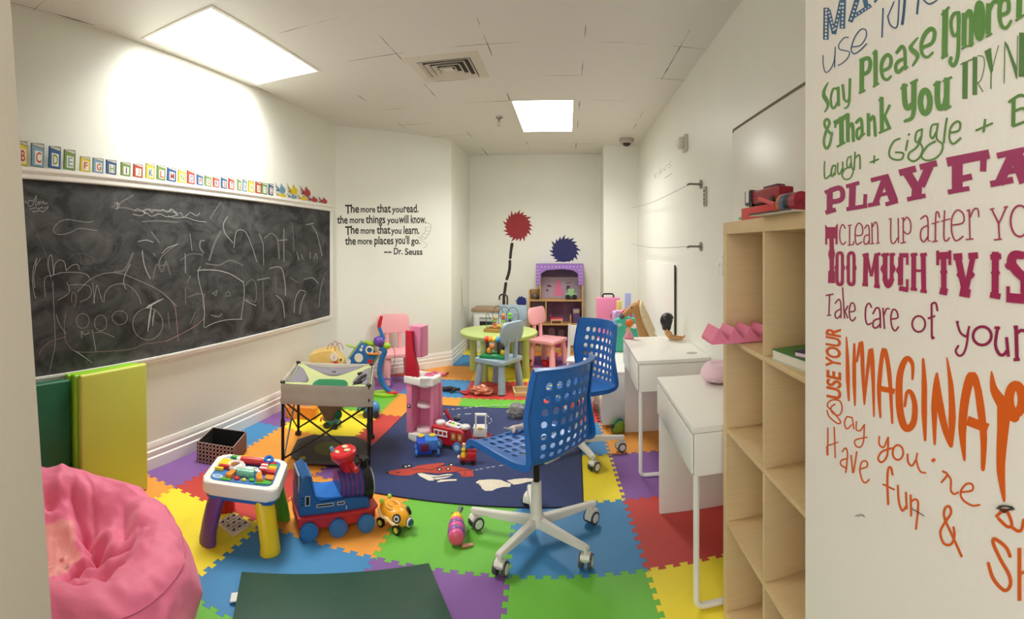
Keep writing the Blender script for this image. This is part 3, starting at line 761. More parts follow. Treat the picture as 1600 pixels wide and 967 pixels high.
# ================================================================ children's table and chairs
def kid_chair(label, loc, rz, col, s=1.06):
    m = mat(col, 0.4, bump=0.04, bscale=200, name='childrens_furniture')
    t = thing('childrens_chair', label, 'childrens chair', loc, rz, 'plastic chairs for children')
    b = MB(); b.prism([(x+0.0, y) for x, y in rrect(0.33, 0.35, 0.03)], 0.265, 0.300, bev=0.010, seg=3); b.build('seat', m, t)
    for sx_, sy_ in ((1, 1), (1, -1), (-1, 1), (-1, -1)):
        b = MB(); b.cyl((sx_*0.120, sy_*0.125, 0.268), (sx_*0.142, sy_*0.150, 0.007), 0.028, 0.037, n=18); b.build('leg', m, t)
    # rounded backrest leaning slightly
    M = Matrix.Translation((-0.150, 0, 0.55)) @ Matrix.Rotation(R(-8), 4, 'Y') @ Matrix.Rotation(R(90), 4, 'Y') @ Matrix.Rotation(R(90), 4, 'Z')
    b = MB(); b.prism(rrect(0.335, 0.19, 0.05, 6), -0.015, 0.015, M, bev=0.010, seg=3); b.build('backrest', m, t)
    for s_ in (-1, 1):
        b = MB(); b.tube([(-0.138, s_*0.068, 0.285), (-0.147, s_*0.068, 0.49)], 0.022, 12); b.build('back_post', m, t)
    if s != 1.0: t.scale = (s, s, s)
    return t
pinkc, bluec = (238, 172, 178), (152, 172, 188)
kid_chair('pink plastic childrens chair standing alone against the angled wall', (-1.765, 4.865, 0), R(-54), pinkc)
kid_chair('pale blue plastic childrens chair in front of the round table, holding a toy piano', (-0.685, 4.84, 0), R(152), bluec)
kid_chair('pink plastic childrens chair at the right of the round table', (-0.235, 5.87, 0), R(-28), pinkc)
kid_chair('pale blue plastic childrens chair behind the round table', (-0.70, 5.98, 0), R(-95), bluec)
lg = mat((178, 196, 118), 0.4, bump=0.04, bscale=200, name='lime_plastic')
rt = thing('round_table', 'low lime green round childrens table with four thick legs', 'childrens table', (-0.765, 5.40, 0), R(25))
MB().lathe([(0, 0.432), (0.40, 0.432), (0.425, 0.436), (0.432, 0.446), (0.432, 0.472), (0.424, 0.480), (0, 0.480)], n=48).build('tabletop', lg, rt)
for k in range(4):
    a = R(45+90*k); MB().lathe([(0.0, 0.0), (0.043, 0.0), (0.045, 0.01), (0.037, 0.434), (0, 0.434)], (0.33*cos(a), 0.33*sin(a), 0.001)).build('leg', lg, rt)

# ================================================================ white low cabinet along the wall
cab = thing('low_cabinet', 'low white glossy storage bench behind the far desk', 'cabinet', (0.575, 4.72, 0))
wg = mat((226, 224, 220), 0.15, name='cabinet_white')
MB().box((0, 0, 0.225), (0.61, 1.84, 0.39), bev=0.003).build('body', wg, cab); MB().box((0, 0, 0.43), (0.62, 1.86, 0.022), bev=0.003).build('lid', wg, cab); MB().box((0.03, 0.0, 0.015), (0.54, 1.76, 0.03)).build('plinth', mat((60, 52, 44), 0.7), cab)
for k in (-1, 0, 1): MB().box((-0.306, k*0.60, 0.225), (0.008, 0.585, 0.36), bev=0.002).build('door', wg, cab)
# ================================================================ chalkboard wall
WB = Wall((XL+0.022, 0), (XL+0.022, 4)); 
BY0, BY1, BZ0, BZ1 = 0.72, 4.43, 0.715, 1.78
cbm = bpy.data.materials.new('chalkboard_slate'); cbm.use_nodes = True; nt = cbm.node_tree; b_ = nt.nodes['Principled BSDF']
tc = nt.nodes.new('ShaderNodeTexCoord'); mp = nt.nodes.new('ShaderNodeMapping'); mp.inputs['Scale'].default_value = (1, 1.4, 2.2); n1 = nt.nodes.new('ShaderNodeTexNoise'); n1.inputs['Scale'].default_value = 2.6; n1.inputs['Detail'].default_value = 9; n1.inputs['Roughness'].default_value = 0.68; n1.inputs['Distortion'].default_value = 0.8
nt.links.new(tc.outputs['Object'], mp.inputs[0]); nt.links.new(mp.outputs[0], n1.inputs['Vector'])
cr = nt.nodes.new('ShaderNodeValToRGB'); cr.color_ramp.elements[0].position = 0.38; cr.color_ramp.elements[0].color = lin((44, 45, 46)); cr.color_ramp.elements[1].position = 0.78; cr.color_ramp.elements[1].color = lin((104, 104, 104))
nt.links.new(n1.outputs['Fac'], cr.inputs[0]); nt.links.new(cr.outputs[0], b_.inputs['Base Color']); b_.inputs['Roughness'].default_value = 0.75; b_.inputs['Specular IOR Level'].default_value = 0.25
ckb = thing('chalkboard', 'long framed black chalkboard covered in chalk scribbles on the left wall', 'chalkboard', (XL, 2.6, 0))
def ckbox(name, y0, y1, z0, z1, x0, x1, m, bev=0.0):
    return MB().box(((x0+x1)/2-XL, (y0+y1)/2-2.6, (z0+z1)/2), (x1-x0, y1-y0, z1-z0), bev=bev).build(name, m, ckb)
ckq = MB().use(cbm); ckq.box((0.0115, (BY0+BY1)/2-2.6, (BZ0+BZ1)/2), (0.021, BY1-BY0, BZ1-BZ0))
fw = mat((240, 236, 230), 0.3, name='frame_white')
def moulding(name, y0, y1, z0, up):
    prof = [(0, 0), (0.030, 0), (0.034, 0.006), (0.034, 0.022), (0.028, 0.028), (0.030, 0.036), (0.040, 0.044), (0.040, 0.064), (0.0, 0.064)] if up else [(0, 0), (0.034, 0), (0.034, -0.012), (0.026, -0.020), (0.026, -0.032), (0.012, -0.040), (0.012, -0.050), (0.0, -0.050)]
    MB().rings([[Vector((d+0.001, y-2.6, z0+z)) for d, z in prof] for y in (y0, y1)]).build(name, fw, ckb, smooth=25)
moulding('top_moulding', BY0, BY1+0.05, BZ1, True); moulding('bottom_moulding', BY0, BY1+0.05, BZ0, False)
ckbox('end_moulding', BY1, BY1+0.05, BZ0, BZ1, XL+0.001, XL+0.030, fw, 0.004); ckbox('end_moulding', BY0-0.05, BY0, BZ0, BZ1, XL+0.001, XL+0.030, fw, 0.004)
def cput(cf):
    def f(x, y, h): return WB.hit(*cf(x, y), h)-Vector((XL, 2.6, 0))
    return f
chalk = mat((168, 167, 164), 0.95, var=0.3, vscale=90, name='chalk'); chalk_dim = mat((104, 104, 104), 0.95, var=0.25, vscale=90, name='chalk_dim'); chalk_pink = mat((156, 122, 128), 0.95, var=0.2, vscale=90)
i = Ink(cput(crop(30, 280, 4.836)), 0.0006, ckq, chalk)
i.S(3.5,105,165,75,160,65,185,80,205,105,190,115,150,130,125).S(3.5,130,125,125,200,150,170,150,195).S(3.5,160,165,165,185,185,165,185,185,215,180).S(3.5,45,160,55,175,45,178)
i.S(4,80,225,105,220,130,215,145,225,170,210,185,220,220,205).S(4,100,245,140,240,160,235,180,245,220,215)
i.S(3,560,315,520,325,440,315,360,305,300,325,262,370,270,405,320,418,390,400,450,372,520,378,590,388)
i.S(3.5,240,740,218,660,225,590,243,575,255,640,258,720).S(3.5,262,720,268,650,300,612,340,625,355,690).S(3.5,355,690,400,650,440,645,455,680)
i.S(3.5,240,730,330,705,450,705,510,720,530,745).S(3,200,890,190,800,200,740,240,730)
i.S(3,380,800,460,795,530,810,545,860,520,900,460,925).S(3,360,780,380,830,365,870,290,915)
i.S(3,440,850,520,770,600,725,700,705,790,718,880,755,960,790,1040,830,1110,880,1190,960)
i.S(3,640,930,650,860,700,805,780,790,850,820,900,880,920,940).L(3,555,780,570,940).L(3,585,800,560,940).L(3,590,800,630,930)
i.S(4,840,645,800,720,790,790,810,830).S(3.5,135,595,110,660,100,750,110,850,125,900).S(4,130,600,125,660,110,740,118,820).S(3,160,600,130,650)
i.S(5,900,470,960,460,1010,475).S(6,930,540,940,620,960,690,990,750).S(5,1080,560,1120,520,1200,490).L(3,1015,560,1030,580)
i.S(4,870,240,900,225,960,260,940,235,980,225,1000,250,1020,235,1060,240,1090,230,1120,250,1150,225,1190,260)
i.S(4,860,265,920,275,960,255,1000,280,1060,262,1120,285,1200,270).S(4,720,180,760,190,735,230).L(4,740,165,745,215)
k9 = crop(30, 440, 6.044)
i.put = cput(k9)
i.O(3,600,370,60,70).O(3,770,390,58,75).O(3,950,340,72,66).O(3.5,1215,400,142,150)
i.S(4,350,310,380,400,440,490).S(4,520,650,580,690,640,730,690,765).S(3.5,540,660,600,700,660,745).L(4.5,690,455,725,655).S(3.5,720,480,790,480,900,525)
i.S((4,14,22,6),1365,160,1300,190,1230,230,1200,250).S((6,16,5),1250,220,1230,350,1215,470).S((4,10,4),1280,260,1265,350,1262,420).S(5,590,530,590,470,620,500,660,480)
i.S(3,320,0,325,200,340,560,320,700,285,850)
k8 = crop(260, 300, 4.03)
i.put = cput(k8)
i.S(3.5,385,155,360,200,370,260,420,320).S(3,425,350,440,250,480,240,510,270,545,360,570,440).L(2.8,585,260,610,330,612,460).L(3.2,740,230,740,440).L(4,708,305,760,300)
i.S(4,880,205,925,198).S(3,920,215,950,270,980,400).L(2.5,820,375,835,430).L(2.5,850,390,860,425).L(2.5,905,420,905,380).S(2.5,930,420,940,385,950,420)
i.S(5,195,495,240,490,330,495,410,520,480,565).S(3.5,215,470,200,500,205,560,230,660,240,740,235,850).S(4,240,855,300,825,380,805,480,800).S(3.5,485,560,490,650,470,800)
i.L(4,570,555,650,540).S(4,650,480,720,475,745,560,750,650).S(4,690,650,730,690,745,790).S(3.5,880,630,840,620,810,680,805,760).S(3.5,875,640,850,700,840,770)
i.S(3.5,870,550,920,540,955,575).L(2.5,148,262,162,370).L(3.5,118,385,120,510).S(3,240,305,215,310,212,350,235,385).S(3,280,775,330,785,350,765).S(4,495,680,530,700,565,715)
i.S(3,20,120,40,110,60,140,90,130,110,160,150,130,190,150,210,130).S(3,10,150,60,165,120,160,180,180,250,190)
i = Ink(cput(crop(30, 280, 4.836)), 0.0004, ckq, chalk_dim)
i.S(3,45,275,100,350,160,470,215,610,240,740,255,850,265,960).S(3,370,605,410,570,460,560,520,575,570,610,520,640,460,640).S(3,440,560,465,590,465,640)
i.S(14,700,210,760,180,860,120).S(12,720,220,800,215,900,240,1000,230,1190,250).S(10,930,320,1050,315,1200,325).S(12,1000,400,1060,480).S(10,1180,500,1080,580,1060,650,1120,640).S(16,860,560,800,680,720,700).S(9,1010,750,1040,640,1080,700,1110,620,1140,720)
i.put = cput(k8)
i.S(12,270,430,300,330,340,250).S(10,620,290,660,260,700,300,710,420).S(6,500,590,520,560,550,555,565,600,560,690,500,670,530,700).S(8,290,640,320,620,310,650,300,640).S(8,375,640,390,625,400,650,370,655).L(5,608,560,612,750).L(5,690,530,690,640).S(5,790,195,800,290,802,370).S(7,345,65,310,110,275,170).S(8,140,660,200,640,240,650).S(6,90,430,150,390,230,395).S(8,960,720,970,620,990,540).S(6,780,540,830,570).S(9,250,450,330,460,400,430,480,460)
i.S(7,120,600,122,700).S(6,150,830,180,760).S(6,10,760,20,860).S(9,130,570,150,530)
i = Ink(cput(crop(30, 440, 6.044)), 0.0005, ckq, chalk_pink)
i.S(4,430,490,440,560,500,640,580,665,800,660,1000,645,1100,625,1180,590,1300,575,1400,555,1500,505).S(4,440,300,425,400,432,490).S(4,440,520,340,550,260,590,200,660,195,690).S(5,495,190,495,130,515,100,540,150,520,240)
i.put = cput(k8); i.S(4,0,940,120,880,200,830,240,780,230,700,240,640).S(4,0,655,40,700,60,760,75,940)
ckq.build('slate', None, ckb)

# ---------------------------------------------------------------- alphabet cut-outs standing on the chalkboard frame
PAL = {'y': (222, 196, 60), 'l': (122, 158, 176), 'b': (44, 88, 142), 'g': (112, 148, 74), 'r': (186, 66, 56), 'n': (52, 62, 120), 'w': (216, 206, 184), 't': (96, 150, 160)}
NAMES = {'y': 'yellow', 'l': 'light blue', 'b': 'blue', 'g': 'green', 'r': 'red', 'n': 'navy', 't': 'teal'}
wt_ = mat((226, 220, 204), 0.7)
k1, k2, k3 = crop(30, 200, 6.906), crop(180, 220, 8.06), crop(340, 250, 8.89)
# letter, cover colour, letter colour, (left, top, right, bottom) in its crop
CARDS = [('B','y','r',k1,-30,140,92,405),('C','l','r',k1,122,165,272,428),('D','b','g',k1,306,198,452,450),('E','g','l',k1,470,235,610,468),('F','y','r',k1,645,308,768,500),('G','l','r',k1,785,325,912,515),('H','b','g',k1,930,345,1052,535),
 ('I','g','n',k2,62,272,195,490),('J','r','t',k2,215,293,350,508),('K','y','b',k2,375,285,500,522),('L','g','r',k2,515,308,635,548),('M','b','r',k2,642,338,770,562),('N','y','g',k2,780,365,890,578),('O','r','b',k2,898,372,1003,590),('P','b','r',k2,1020,420,1108,605),('Q','g','r',k2,1118,437,1215,618),('R','r','b',k2,1225,458,1312,634),
 ('S','b','r',k3,40,240,130,440),('T','r','n',k3,140,250,232,460),('U','g','r',k3,268,262,328,465),('V','l','n',k3,338,268,412,475),('W','y','l',k3,422,285,508,490),('X','r','g',k3,520,300,605,500),('Y','g','l',k3,605,320,690,520),('Z','b','r',k3,702,330,775,528)]
WK = Wall((XL+0.034, 0), (XL+0.034, 4)); ZT = BZ1+0.064
for ch, cc, lc, kf, x0, y0, x1, y1 in CARDS:
    pl_, ql_ = WK.hit(*kf(x0, (y0+y1)/2)), WK.hit(*kf(x1, (y0+y1)/2)); ya, yb = pl_.y, ql_.y; pt = WK.hit(*kf((x0+x1)/2, y0)); yc = (ya+yb)/2; w = (yb-ya)*0.94; h = pt.z-ZT
    t = thing('alphabet_cutout', f'{NAMES[cc]} storybook cutout with letter {ch} standing on the chalkboard frame', 'wall decoration', (XL+0.034, yc, ZT+0.0005), 0, 'alphabet storybook cutouts along the chalkboard')
    Mx = Matrix(((0, 0, 1, 0), (1, 0, 0, 0), (0, 1, 0, 0), (0, 0, 0, 1)))
    random.seed(ord(ch)); sk = random.uniform(-0.02, 0.05)*h
    hw = w/2
    b = MB(); b.prism([(-hw, 0.04*h), (hw*0.92, 0), (hw, 0.80*h), (hw*0.96, h), (-hw+sk, 0.985*h)], 0, 0.003, Mx); b.build('cover', mat([v*0.62 for v in PAL[cc]], 0.7), t)
    b = MB(); b.prism([(-hw*0.86, 0.06*h), (hw*0.84, 0.035*h), (hw*0.90, 0.76*h), (-hw*0.82+sk, 0.90*h)], 0.003, 0.0036, Mx); b.build('cover_face', mat(PAL[cc], 0.7, var=0.08, vscale=90), t)
    b = MB(); b.prism([(-hw*0.78+sk, 0.925*h), (hw*0.86, 0.80*h), (hw*0.86, 0.955*h), (-hw*0.74+sk, 0.965*h)], 0.003, 0.0037, Mx); b.build('page_edge', mat((198, 192, 178), 0.7), t)
    b = MB(); b.prism([(-hw*0.46, 0.13*h), (hw*0.60, 0.11*h), (hw*0.66, 0.66*h), (-hw*0.46, 0.70*h)], 0.0036, 0.0041, Mx); b.build('letter_label', wt_, t)
    b = MB(); vs, fs = glyphs(ch, 0.018); gx = [v[0] for v in vs]; gy_ = [v[1] for v in vs]; gw = max(gx)-min(gx); gh = max(gy_)-min(gy_)
    bw = min(w*0.40, h*0.36); bh = h*0.44; bw = min(bw, bh*gw/gh*1.15)
    bv = [b.bm.verts.new((0.0046, (v[0]-min(gx))/gw*bw-bw*0.5+0.06*w, 0.19*h+(v[1]-min(gy_))/gh*bh)) for v in vs]
    for f in fs: b.face([bv[q] for q in f])
    b.build('letter', mat(PAL[lc], 0.6), t)
FISH = [('blue', 835, 330, 975, 450, 'leading the upper row'), ('yellow', 1000, 340, 1145, 468, 'in the middle of the upper row'), ('red', 1185, 372, 1320, 490, 'at the end of the upper row'), ('yellow', 805, 468, 958, 555, 'first in the lower row beside the letter Z'), ('blue', 965, 478, 1105, 575, 'in the lower row between two yellow fish'), ('yellow', 1110, 495, 1245, 600, 'in the lower row next to two red fish'), ('red', 1250, 508, 1392, 612, 'in the lower row behind a yellow fish'), ('red', 1405, 520, 1525, 632, 'at the far end of the lower row')]
FC = {'blue': (110, 146, 172), 'yellow': (214, 186, 36), 'red': (176, 52, 56)}
for col, x0, y0, x1, y1, wh in FISH:
    a, c = WK.hit(*k3(x0, y1)), WK.hit(*k3(x1, y0)); ya, yb = a.y, c.y; za = ZT+0.0005 if y1 > 540 else a.z; w, h = yb-ya, c.z-za
    t = thing('fish_cutout', f'small {col} paper fish {wh}', 'wall decoration', (XL+(0.034 if y1 > 540 else 0.012), ya, za), 0, 'paper fish at the end of the alphabet')
    b = MB(); n = 14; bx_ = [(w*0.66+w*0.30*cos(2*pi*k/n), h*0.36+h*0.34*sin(2*pi*k/n)) for k in range(n)]; b.prism(bx_, 0, 0.003, Mx); b.build('body', mat(FC[col], 0.7, var=0.1, vscale=60), t)
    b = MB(); b.prism([(w*0.42, h*0.34), (w*0.10, h*0.66), (0.0, h*0.95), (w*0.03, h*0.55), (w*0.2, h*0.36), (-0.01*w, h*0.18), (w*0.1, h*0.13), (w*0.42, h*0.25)], 0, 0.002, Mx); b.build('tail', mat([v*0.75 for v in FC[col]], 0.7), t)
    b = MB(); b.prism([(w*0.48, h*0.66), (w*0.56, h*0.98), (w*0.66, h*0.74), (w*0.82, h*0.66)], 0, 0.0025, Mx); b.build('fin', mat([v*0.85 for v in FC[col]], 0.7), t)

# ================================================================ quote on the angled wall
qt = thing('wall_quote', 'black vinyl quote about reading and learning on the angled wall', 'wall lettering', (-1.9, 5.15, 1.45))
ink_black = mat((34, 32, 30), 0.55, name='vinyl_black')
kq = crop(500, 290, 7.273)
def qput(x, y, h): return WD.hit(*kq(x, y), h)-Vector((-1.9, 5.15, 1.45))
def quote_line(words, tilt=0.0):
    b = MB(); random.seed(7)
    for txt, x0, x1, yb, xh in words:
        vs, fs = glyphs(txt, 0.022)
        gx0, gx1 = min(v[0] for v in vs), max(v[0] for v in vs)
        lay_text(b, txt, lambda u, v: qput(x0+(x1-x0)*u, yb-xh*v/0.70-tilt*u, 0.0008), bold=0.022)
    return b
for ws in ([('T',285,352,318,100),('he',350,445,305,92),('more',462,628,303,72),('that',645,805,303,92),('you',818,940,303,72),('read.',950,1120,303,92)],
           [('the',195,315,430,90),('more',338,502,425,74),('things',520,742,425,90),('you',762,888,425,72),('will',895,1005,425,92),('know.',1032,1205,425,92)],
           [('T',285,352,562,100),('he',350,442,545,92),('more',462,622,545,74),('that',645,800,545,92),('you',808,925,545,72),('learn.',950,1130,548,92)],
           [('the',285,408,670,90),('more',428,592,665,74),('places',618,835,665,90),("you'll",852,1015,662,92),('go.',1035,1140,662,74)],
           [('--',728,812,782,80),('Dr.',838,938,780,74),('Seuss',965,1165,785,72)]):
    quote_line(ws).build('quote_lettering', ink_black, qt)
i = Ink(qput); gs = mat((160, 156, 146), 0.7)
i.S(5,1200,425,1240,430,1262,460,1255,500,1230,560,1190,610,1140,600,1110,580).S(5,1195,470,1200,510,1170,550,1140,590).L(4,1200,480,1250,470).L(4,1195,510,1250,520).L(4,1170,545,1235,555).L(4,1150,580,1210,590).S(4,1140,620,1180,640,1220,680,1170,710)
i.build('sketch_marking', gs, qt)

# ================================================================ tufted trees on the far wall
kt = crop(700, 300, 4.03)
WF.n = Vector((0, -1, 0))
def tuft(name, label, col, cx, cy, rx, ry, n, cut=None, org=None):
    t = thing(name, label, 'wall decal', org)
    put = lambda x, y, h: WF.hit(*kt(x, y), h)-Vector(org)
    i = Ink(put, 0.001); pts = []
    for k in range(n):
        a = 2*pi*k/n; s1, s2 = 0.86, 1.12+0.10*sin(k*2.4)
        for aa, ss in ((a, s1), (a+2*pi/n*1.05, s2)):
            x, y = cx+rx*ss*cos(aa), cy+ry*ss*sin(aa)
            if cut is not None: y = min(y, cut)
            pts += [x, y]
    i.P(*pts); i.build('tuft', mat(col, 0.6, name='vinyl'), t); return t, put
o = (-0.78, YF, 1.1)
t, put = tuft('tuft_tree_decal', 'red spiky pompom on a thin black bent stem, vinyl on the far wall', (150, 34, 42), 440, 215, 84, 90, 22, org=o)
i = Ink(put, 0.001)
i.S((20,17,17),403,328,396,375,392,415).S((17,18,18),390,435,388,480,380,520,370,548).S((18,18,18),364,575,358,620,352,660,352,702); i.build('stem', mat((40, 34, 30), 0.6), t)
tuft('tuft_tree_decal', 'navy blue spiky pompom vinyl above the dollhouse', (30, 34, 92), 735, 368, 86, 84, 20, cut=440, org=(-0.25, YF, 1.1))
tuft('tuft_tree_decal', 'small dark blue spiky pompom vinyl left of the dollhouse', (36, 48, 128), 462, 690, 34, 34, 13, org=(-0.72, YF, 0.6))
# scuffed streak on the recess wall
WC = Wall((-1.385, 5.72), (-1.385, YF)); WC.n = Vector((1, 0, 0))
sk = thing('wall_scuff', 'brownish scuff streak on the narrow recess wall', 'wall scuff', (-1.385, 6.2, 0.6)); i = Ink(lambda x, y, h: WC.hit(*crop(700, 300, 4.03)(x, y), h)-Vector((-1.385, 6.2, 0.6)), 0.0004)
i.S((2,4,6,4,2),85,540,85,600,87,660,88,720,84,790).S((2,3,2),88,690,100,740,106,790); i.build('scuff_marking', mat((196, 184, 166), 0.7), sk)

# ================================================================ right wall fittings
stl = mat((140, 136, 128), 0.35, metal=0.75, name='brushed_steel')
def hook(label, y, z, d=0.085):
    t = thing('wire_bracket', label, 'wire bracket', (XR, y, z), 0, 'steel display wire brackets')
    b = MB(); b.cyl((-0.001, 0, 0), (-0.009, 0, 0), 0.030, n=20); b.build('wall_plate', stl, t); b = MB(); b.tube([(-0.008, 0, 0), (-d, 0, 0), (-d-0.014, 0, -0.008)], 0.0075, 8); b.build('rod', stl, t); return Vector((XR-d+0.004, y, z))
def wpt(px, py): return WR.hit(px, py)
p1, p2, p3, p4 = wpt(1096, 288), wpt(995, 325), wpt(1096, 385), wpt(995, 380)
e1, e2 = hook('steel display wire bracket beside the wall keypad, holding the upper wire', p1.y, p1.z), hook('steel display wire bracket in the far corner, holding the upper wire', p2.y, p2.z)
e3, e4 = hook('steel display wire bracket below the wall keypad, holding the lower wire', p3.y, p3.z), hook('steel display wire bracket in the far corner, holding the lower wire', p4.y, p4.z)
for a, c, lb in ((e1, e2, 'upper thin steel display wire along the wall'), (e3, e4, 'lower thin steel display wire sagging along the wall')):
    b = MB(); b.tube([a.lerp(c, k/12)+Vector((0, 0, -0.03*sin(pi*k/12))) for k in range(13)], 0.0022, 6); tag(b.build('display_wire', stl), lb, 'wire', 'display wires')
p = wpt(1072, 224); t = thing('fire_strobe', 'beige fire alarm strobe high on the wall', 'fire alarm', (XR, p.y, p.z)); bg = mat((206, 198, 184), 0.4)
MB().box((-0.012, 0, 0), (0.022, 0.10, 0.125), bev=0.004).build('back_plate', bg, t); MB().box((-0.040, 0, 0.0), (0.05, 0.07, 0.085), bev=0.014).build('strobe_housing', bg, t); MB().box((-0.066, 0, 0.002), (0.012, 0.035, 0.05), bev=0.004).build('lens', mat((236, 234, 228), 0.08), t)
for k in range(3): MB().box((-0.024, -0.037, -0.03+0.03*k), (0.006, 0.004, 0.012)).build('strobe_slot', mat((110, 84, 74), 0.6), t)
p = wpt(1103, 307); t = thing('wall_keypad', 'narrow steel keypad plate below the upper wire bracket', 'keypad', (XR, p.y, p.z))
MB().box((-0.006, 0, 0), (0.012, 0.052, 0.13), bev=0.003).build('plate', mat((166, 160, 150), 0.4, metal=0.4), t)
for k in range(4): MB().cyl((-0.012, 0, -0.042+0.026*k), (-0.016, 0, -0.042+0.026*k), 0.007, n=12).build('key_button', mat((96, 92, 86), 0.5), t)
p = wpt(1127, 414); t = thing('light_switch', 'white light switch plate beside the shelf', 'light switch', (XR, p.y, p.z))
MB().box((-0.003, 0, 0), (0.006, 0.072, 0.118), bev=0.002).build('plate', gloss, t); MB().box((-0.010, 0, 0.004), (0.016, 0.010, 0.022), rot=(0, R(20), 0), bev=0.002).build('toggle', gloss, t)
# white board leaning behind the far desk
p = wpt(1057, 412); q_ = wpt(1057, 516); l_ = wpt(1012, 410)
t = thing('white_board_panel', 'white board with a dark edge leaning on the wall behind the far desk', 'board', (XR-0.02, (p.y+l_.y)/2, (p.z+0.44)/2))
hh = p.z-0.46; wl = l_.y-p.y
MB().box((0.004, 0, 0), (0.014, wl, hh), bev=0.001).build('panel', mat((238, 234, 226), 0.3), t)
MB().box((0.006, -wl/2-0.004, 0), (0.009, 0.008, hh)).build('edge_trim', mat((24, 22, 20), 0.6), t)
# faint lettering on that wall
t = thing('faint_wall_lettering', 'faint grey hand lettering high on the wall above the display wires', 'wall lettering', (XR, 4.4, 1.95)); kr = crop(1010, 240, 19.33)
i = Ink(lambda x, y, h: WR.hit(*kr(x, y), h)-Vector((XR, 4.4, 1.95))); fg = mat((172, 164, 148), 0.7)
i.L(14,250,600,255,770).S(12,255,690,330,590,260,690,330,720).S(12,400,520,370,560,400,590,460,560,440,480).L(12,430,410,440,590).S(12,500,430,520,500,570,470).L(14,575,380,570,510).S(14,610,370,650,340,690,300).L(14,740,220,735,270).S(12,680,310,740,350,700,430,670,400).S(12,420,620,380,660).S(20,550,735,620,700,680,660).S(18,690,650,740,620,760,600)
i.build('grey_lettering', fg, t)

# ================================================================ vinyl rules on the lettered wall
c1, c2, c3, c4 = crop(1240, 0, 4.028), crop(1240, 240, 4.028), crop(1240, 480, 4.028), crop(1240, 700, 3.622)
VO = Vector((XT, 0.6, 1.4))
def rule(label, col, draws):
    i = Ink(lambda x, y, h: None, 0.0005)
    for cf, fn in draws:
        i.put = (lambda cf: lambda x, y, h: WT.hit(*cf(x, y), h)-VO)(cf); fn(i)
    return i.words(mat(col, 0.42, spec=0.4, name='vinyl'), VO, label, 'wall lettering', 'vinyl house rules on the lettered wall')
BL, GR, MG, OR = (62, 104, 140), (92, 142, 62), (158, 40, 92), (216, 94, 18)
def ma(i):
    i.L(36,203,250,206,48).L(28,218,62,254,212).L(26,254,215,300,5).L(36,306,180,312,-4).L(32,357,138,400,-6).L(24,372,108,486,32).L(30,462,56,448,-6).L(14,508,14,524,-4)
rule('blue block lettering with white dots at the top of the lettered wall', BL, [(c1, ma)])
i = Ink(lambda x, y, h: WT.hit(*c1(x, y), h)-VO, 0.0012)
for k in range(9): i.P(*[v for p in circ(7, 8, 203+k*0.3, 238-22*k, 8) for v in p])
for k in range(7): i.P(*[v for p in circ(6, 8, 306+k*0.8, 168-24*k, 8) for v in p])
for k in range(6): i.P(*[v for p in circ(6, 8, 222+k*6, 78+22*k, 7) for v in p])
for k in range(7): i.P(*[v for p in circ(6, 8, 262+k*6, 180-26*k, 7) for v in p])
for k in range(5): i.P(*[v for p in circ(6, 8, 362+k*8, 118-24*k, 7) for v in p])
for k in range(5): i.P(*[v for p in circ(5, 8, 392+k*20, 95-13*k, 6) for v in p])
i.words(mat((236, 232, 224), 0.5), VO, 'white dots printed on the blue block lettering', 'wall lettering', 'vinyl house rules on the lettered wall')
def use(i):
    i.S(7,185,350,186,400,195,445,210,455,235,430,255,380,262,300).L(7,262,295,258,425).S(7,345,235,315,240,285,280,290,310,330,320,352,330,340,365,310,395,280,412).S(8,365,295,420,285,455,235,455,190,425,185,390,225,365,290,365,325,385,338,420,315,460,275)
    i.L(10,556,236,563,50).L(8,632,10,594,100).S(9,592,100,605,150,635,175,655,150,664,0).S((18,16),684,150,694,70,700,-8).L(13,776,90,786,-6).S(9,815,-4,850,24,888,10,905,-6)
rule('thin blue lettering below the blue block letters', (54, 86, 124), [(c1, use)])
def please(i):
    i.S((8,30,8),217,520,195,560,190,600,212,640,215,670,195,705).S(15,275,560,250,560,235,610,238,665,255,680,278,640).L(20,280,545,283,668).L(18,308,530,318,628).L(17,355,492,350,640).S(14,318,625,335,640,352,612).S((14,10),352,620,344,665,322,682)
    i.L(30,430,368,428,582).S(26,430,378,470,366,483,400,470,450,435,468).L(12,410,588,452,566).L(12,414,385,445,362).L(28,515,318,516,535).L(11,498,547,538,523).L(11,496,340,520,313)
    i.S((20,26,14),560,445,605,420,612,365,590,345,560,380,552,440,565,490,590,500,612,480).S(22,650,330,680,292,700,320,702,430).S(22,700,370,660,385,642,420,655,455,690,425).L(14,698,436,720,418).S((10,34,12),780,238,745,280,738,305,775,340,778,365,750,412)
    i.S((22,28,14),805,300,870,270,888,205,865,180,830,210,805,270,808,335,840,360,876,330)
    i.L(38,955,62,950,358).L(16,930,95,980,42).L(16,930,368,970,338).S(22,1040,80,1005,90,990,150,1005,220,1035,200,1042,90).S(24,1038,80,1035,330,1010,410,985,390,990,365).L(32,1075,80,1072,290).S(30,1080,110,1105,70,1118,110,1116,280).L(12,1055,308,1095,285).L(12,1098,290,1135,270)
    i.O(36,1170,130,20,112).L(32,1228,20,1225,215).L(12,1208,232,1250,210).S(24,1235,60,1255,15,1282,10).S((24,30,18),1298,95,1348,75,1352,10,1330,-8,1304,10,1296,100,1312,165,1342,172,1368,132).L(36,1422,-6,1418,112).L(14,1396,130,1452,92)
rule('green heavy lettering reading Say Please with the start of Ignore', GR, [(c1, please)])
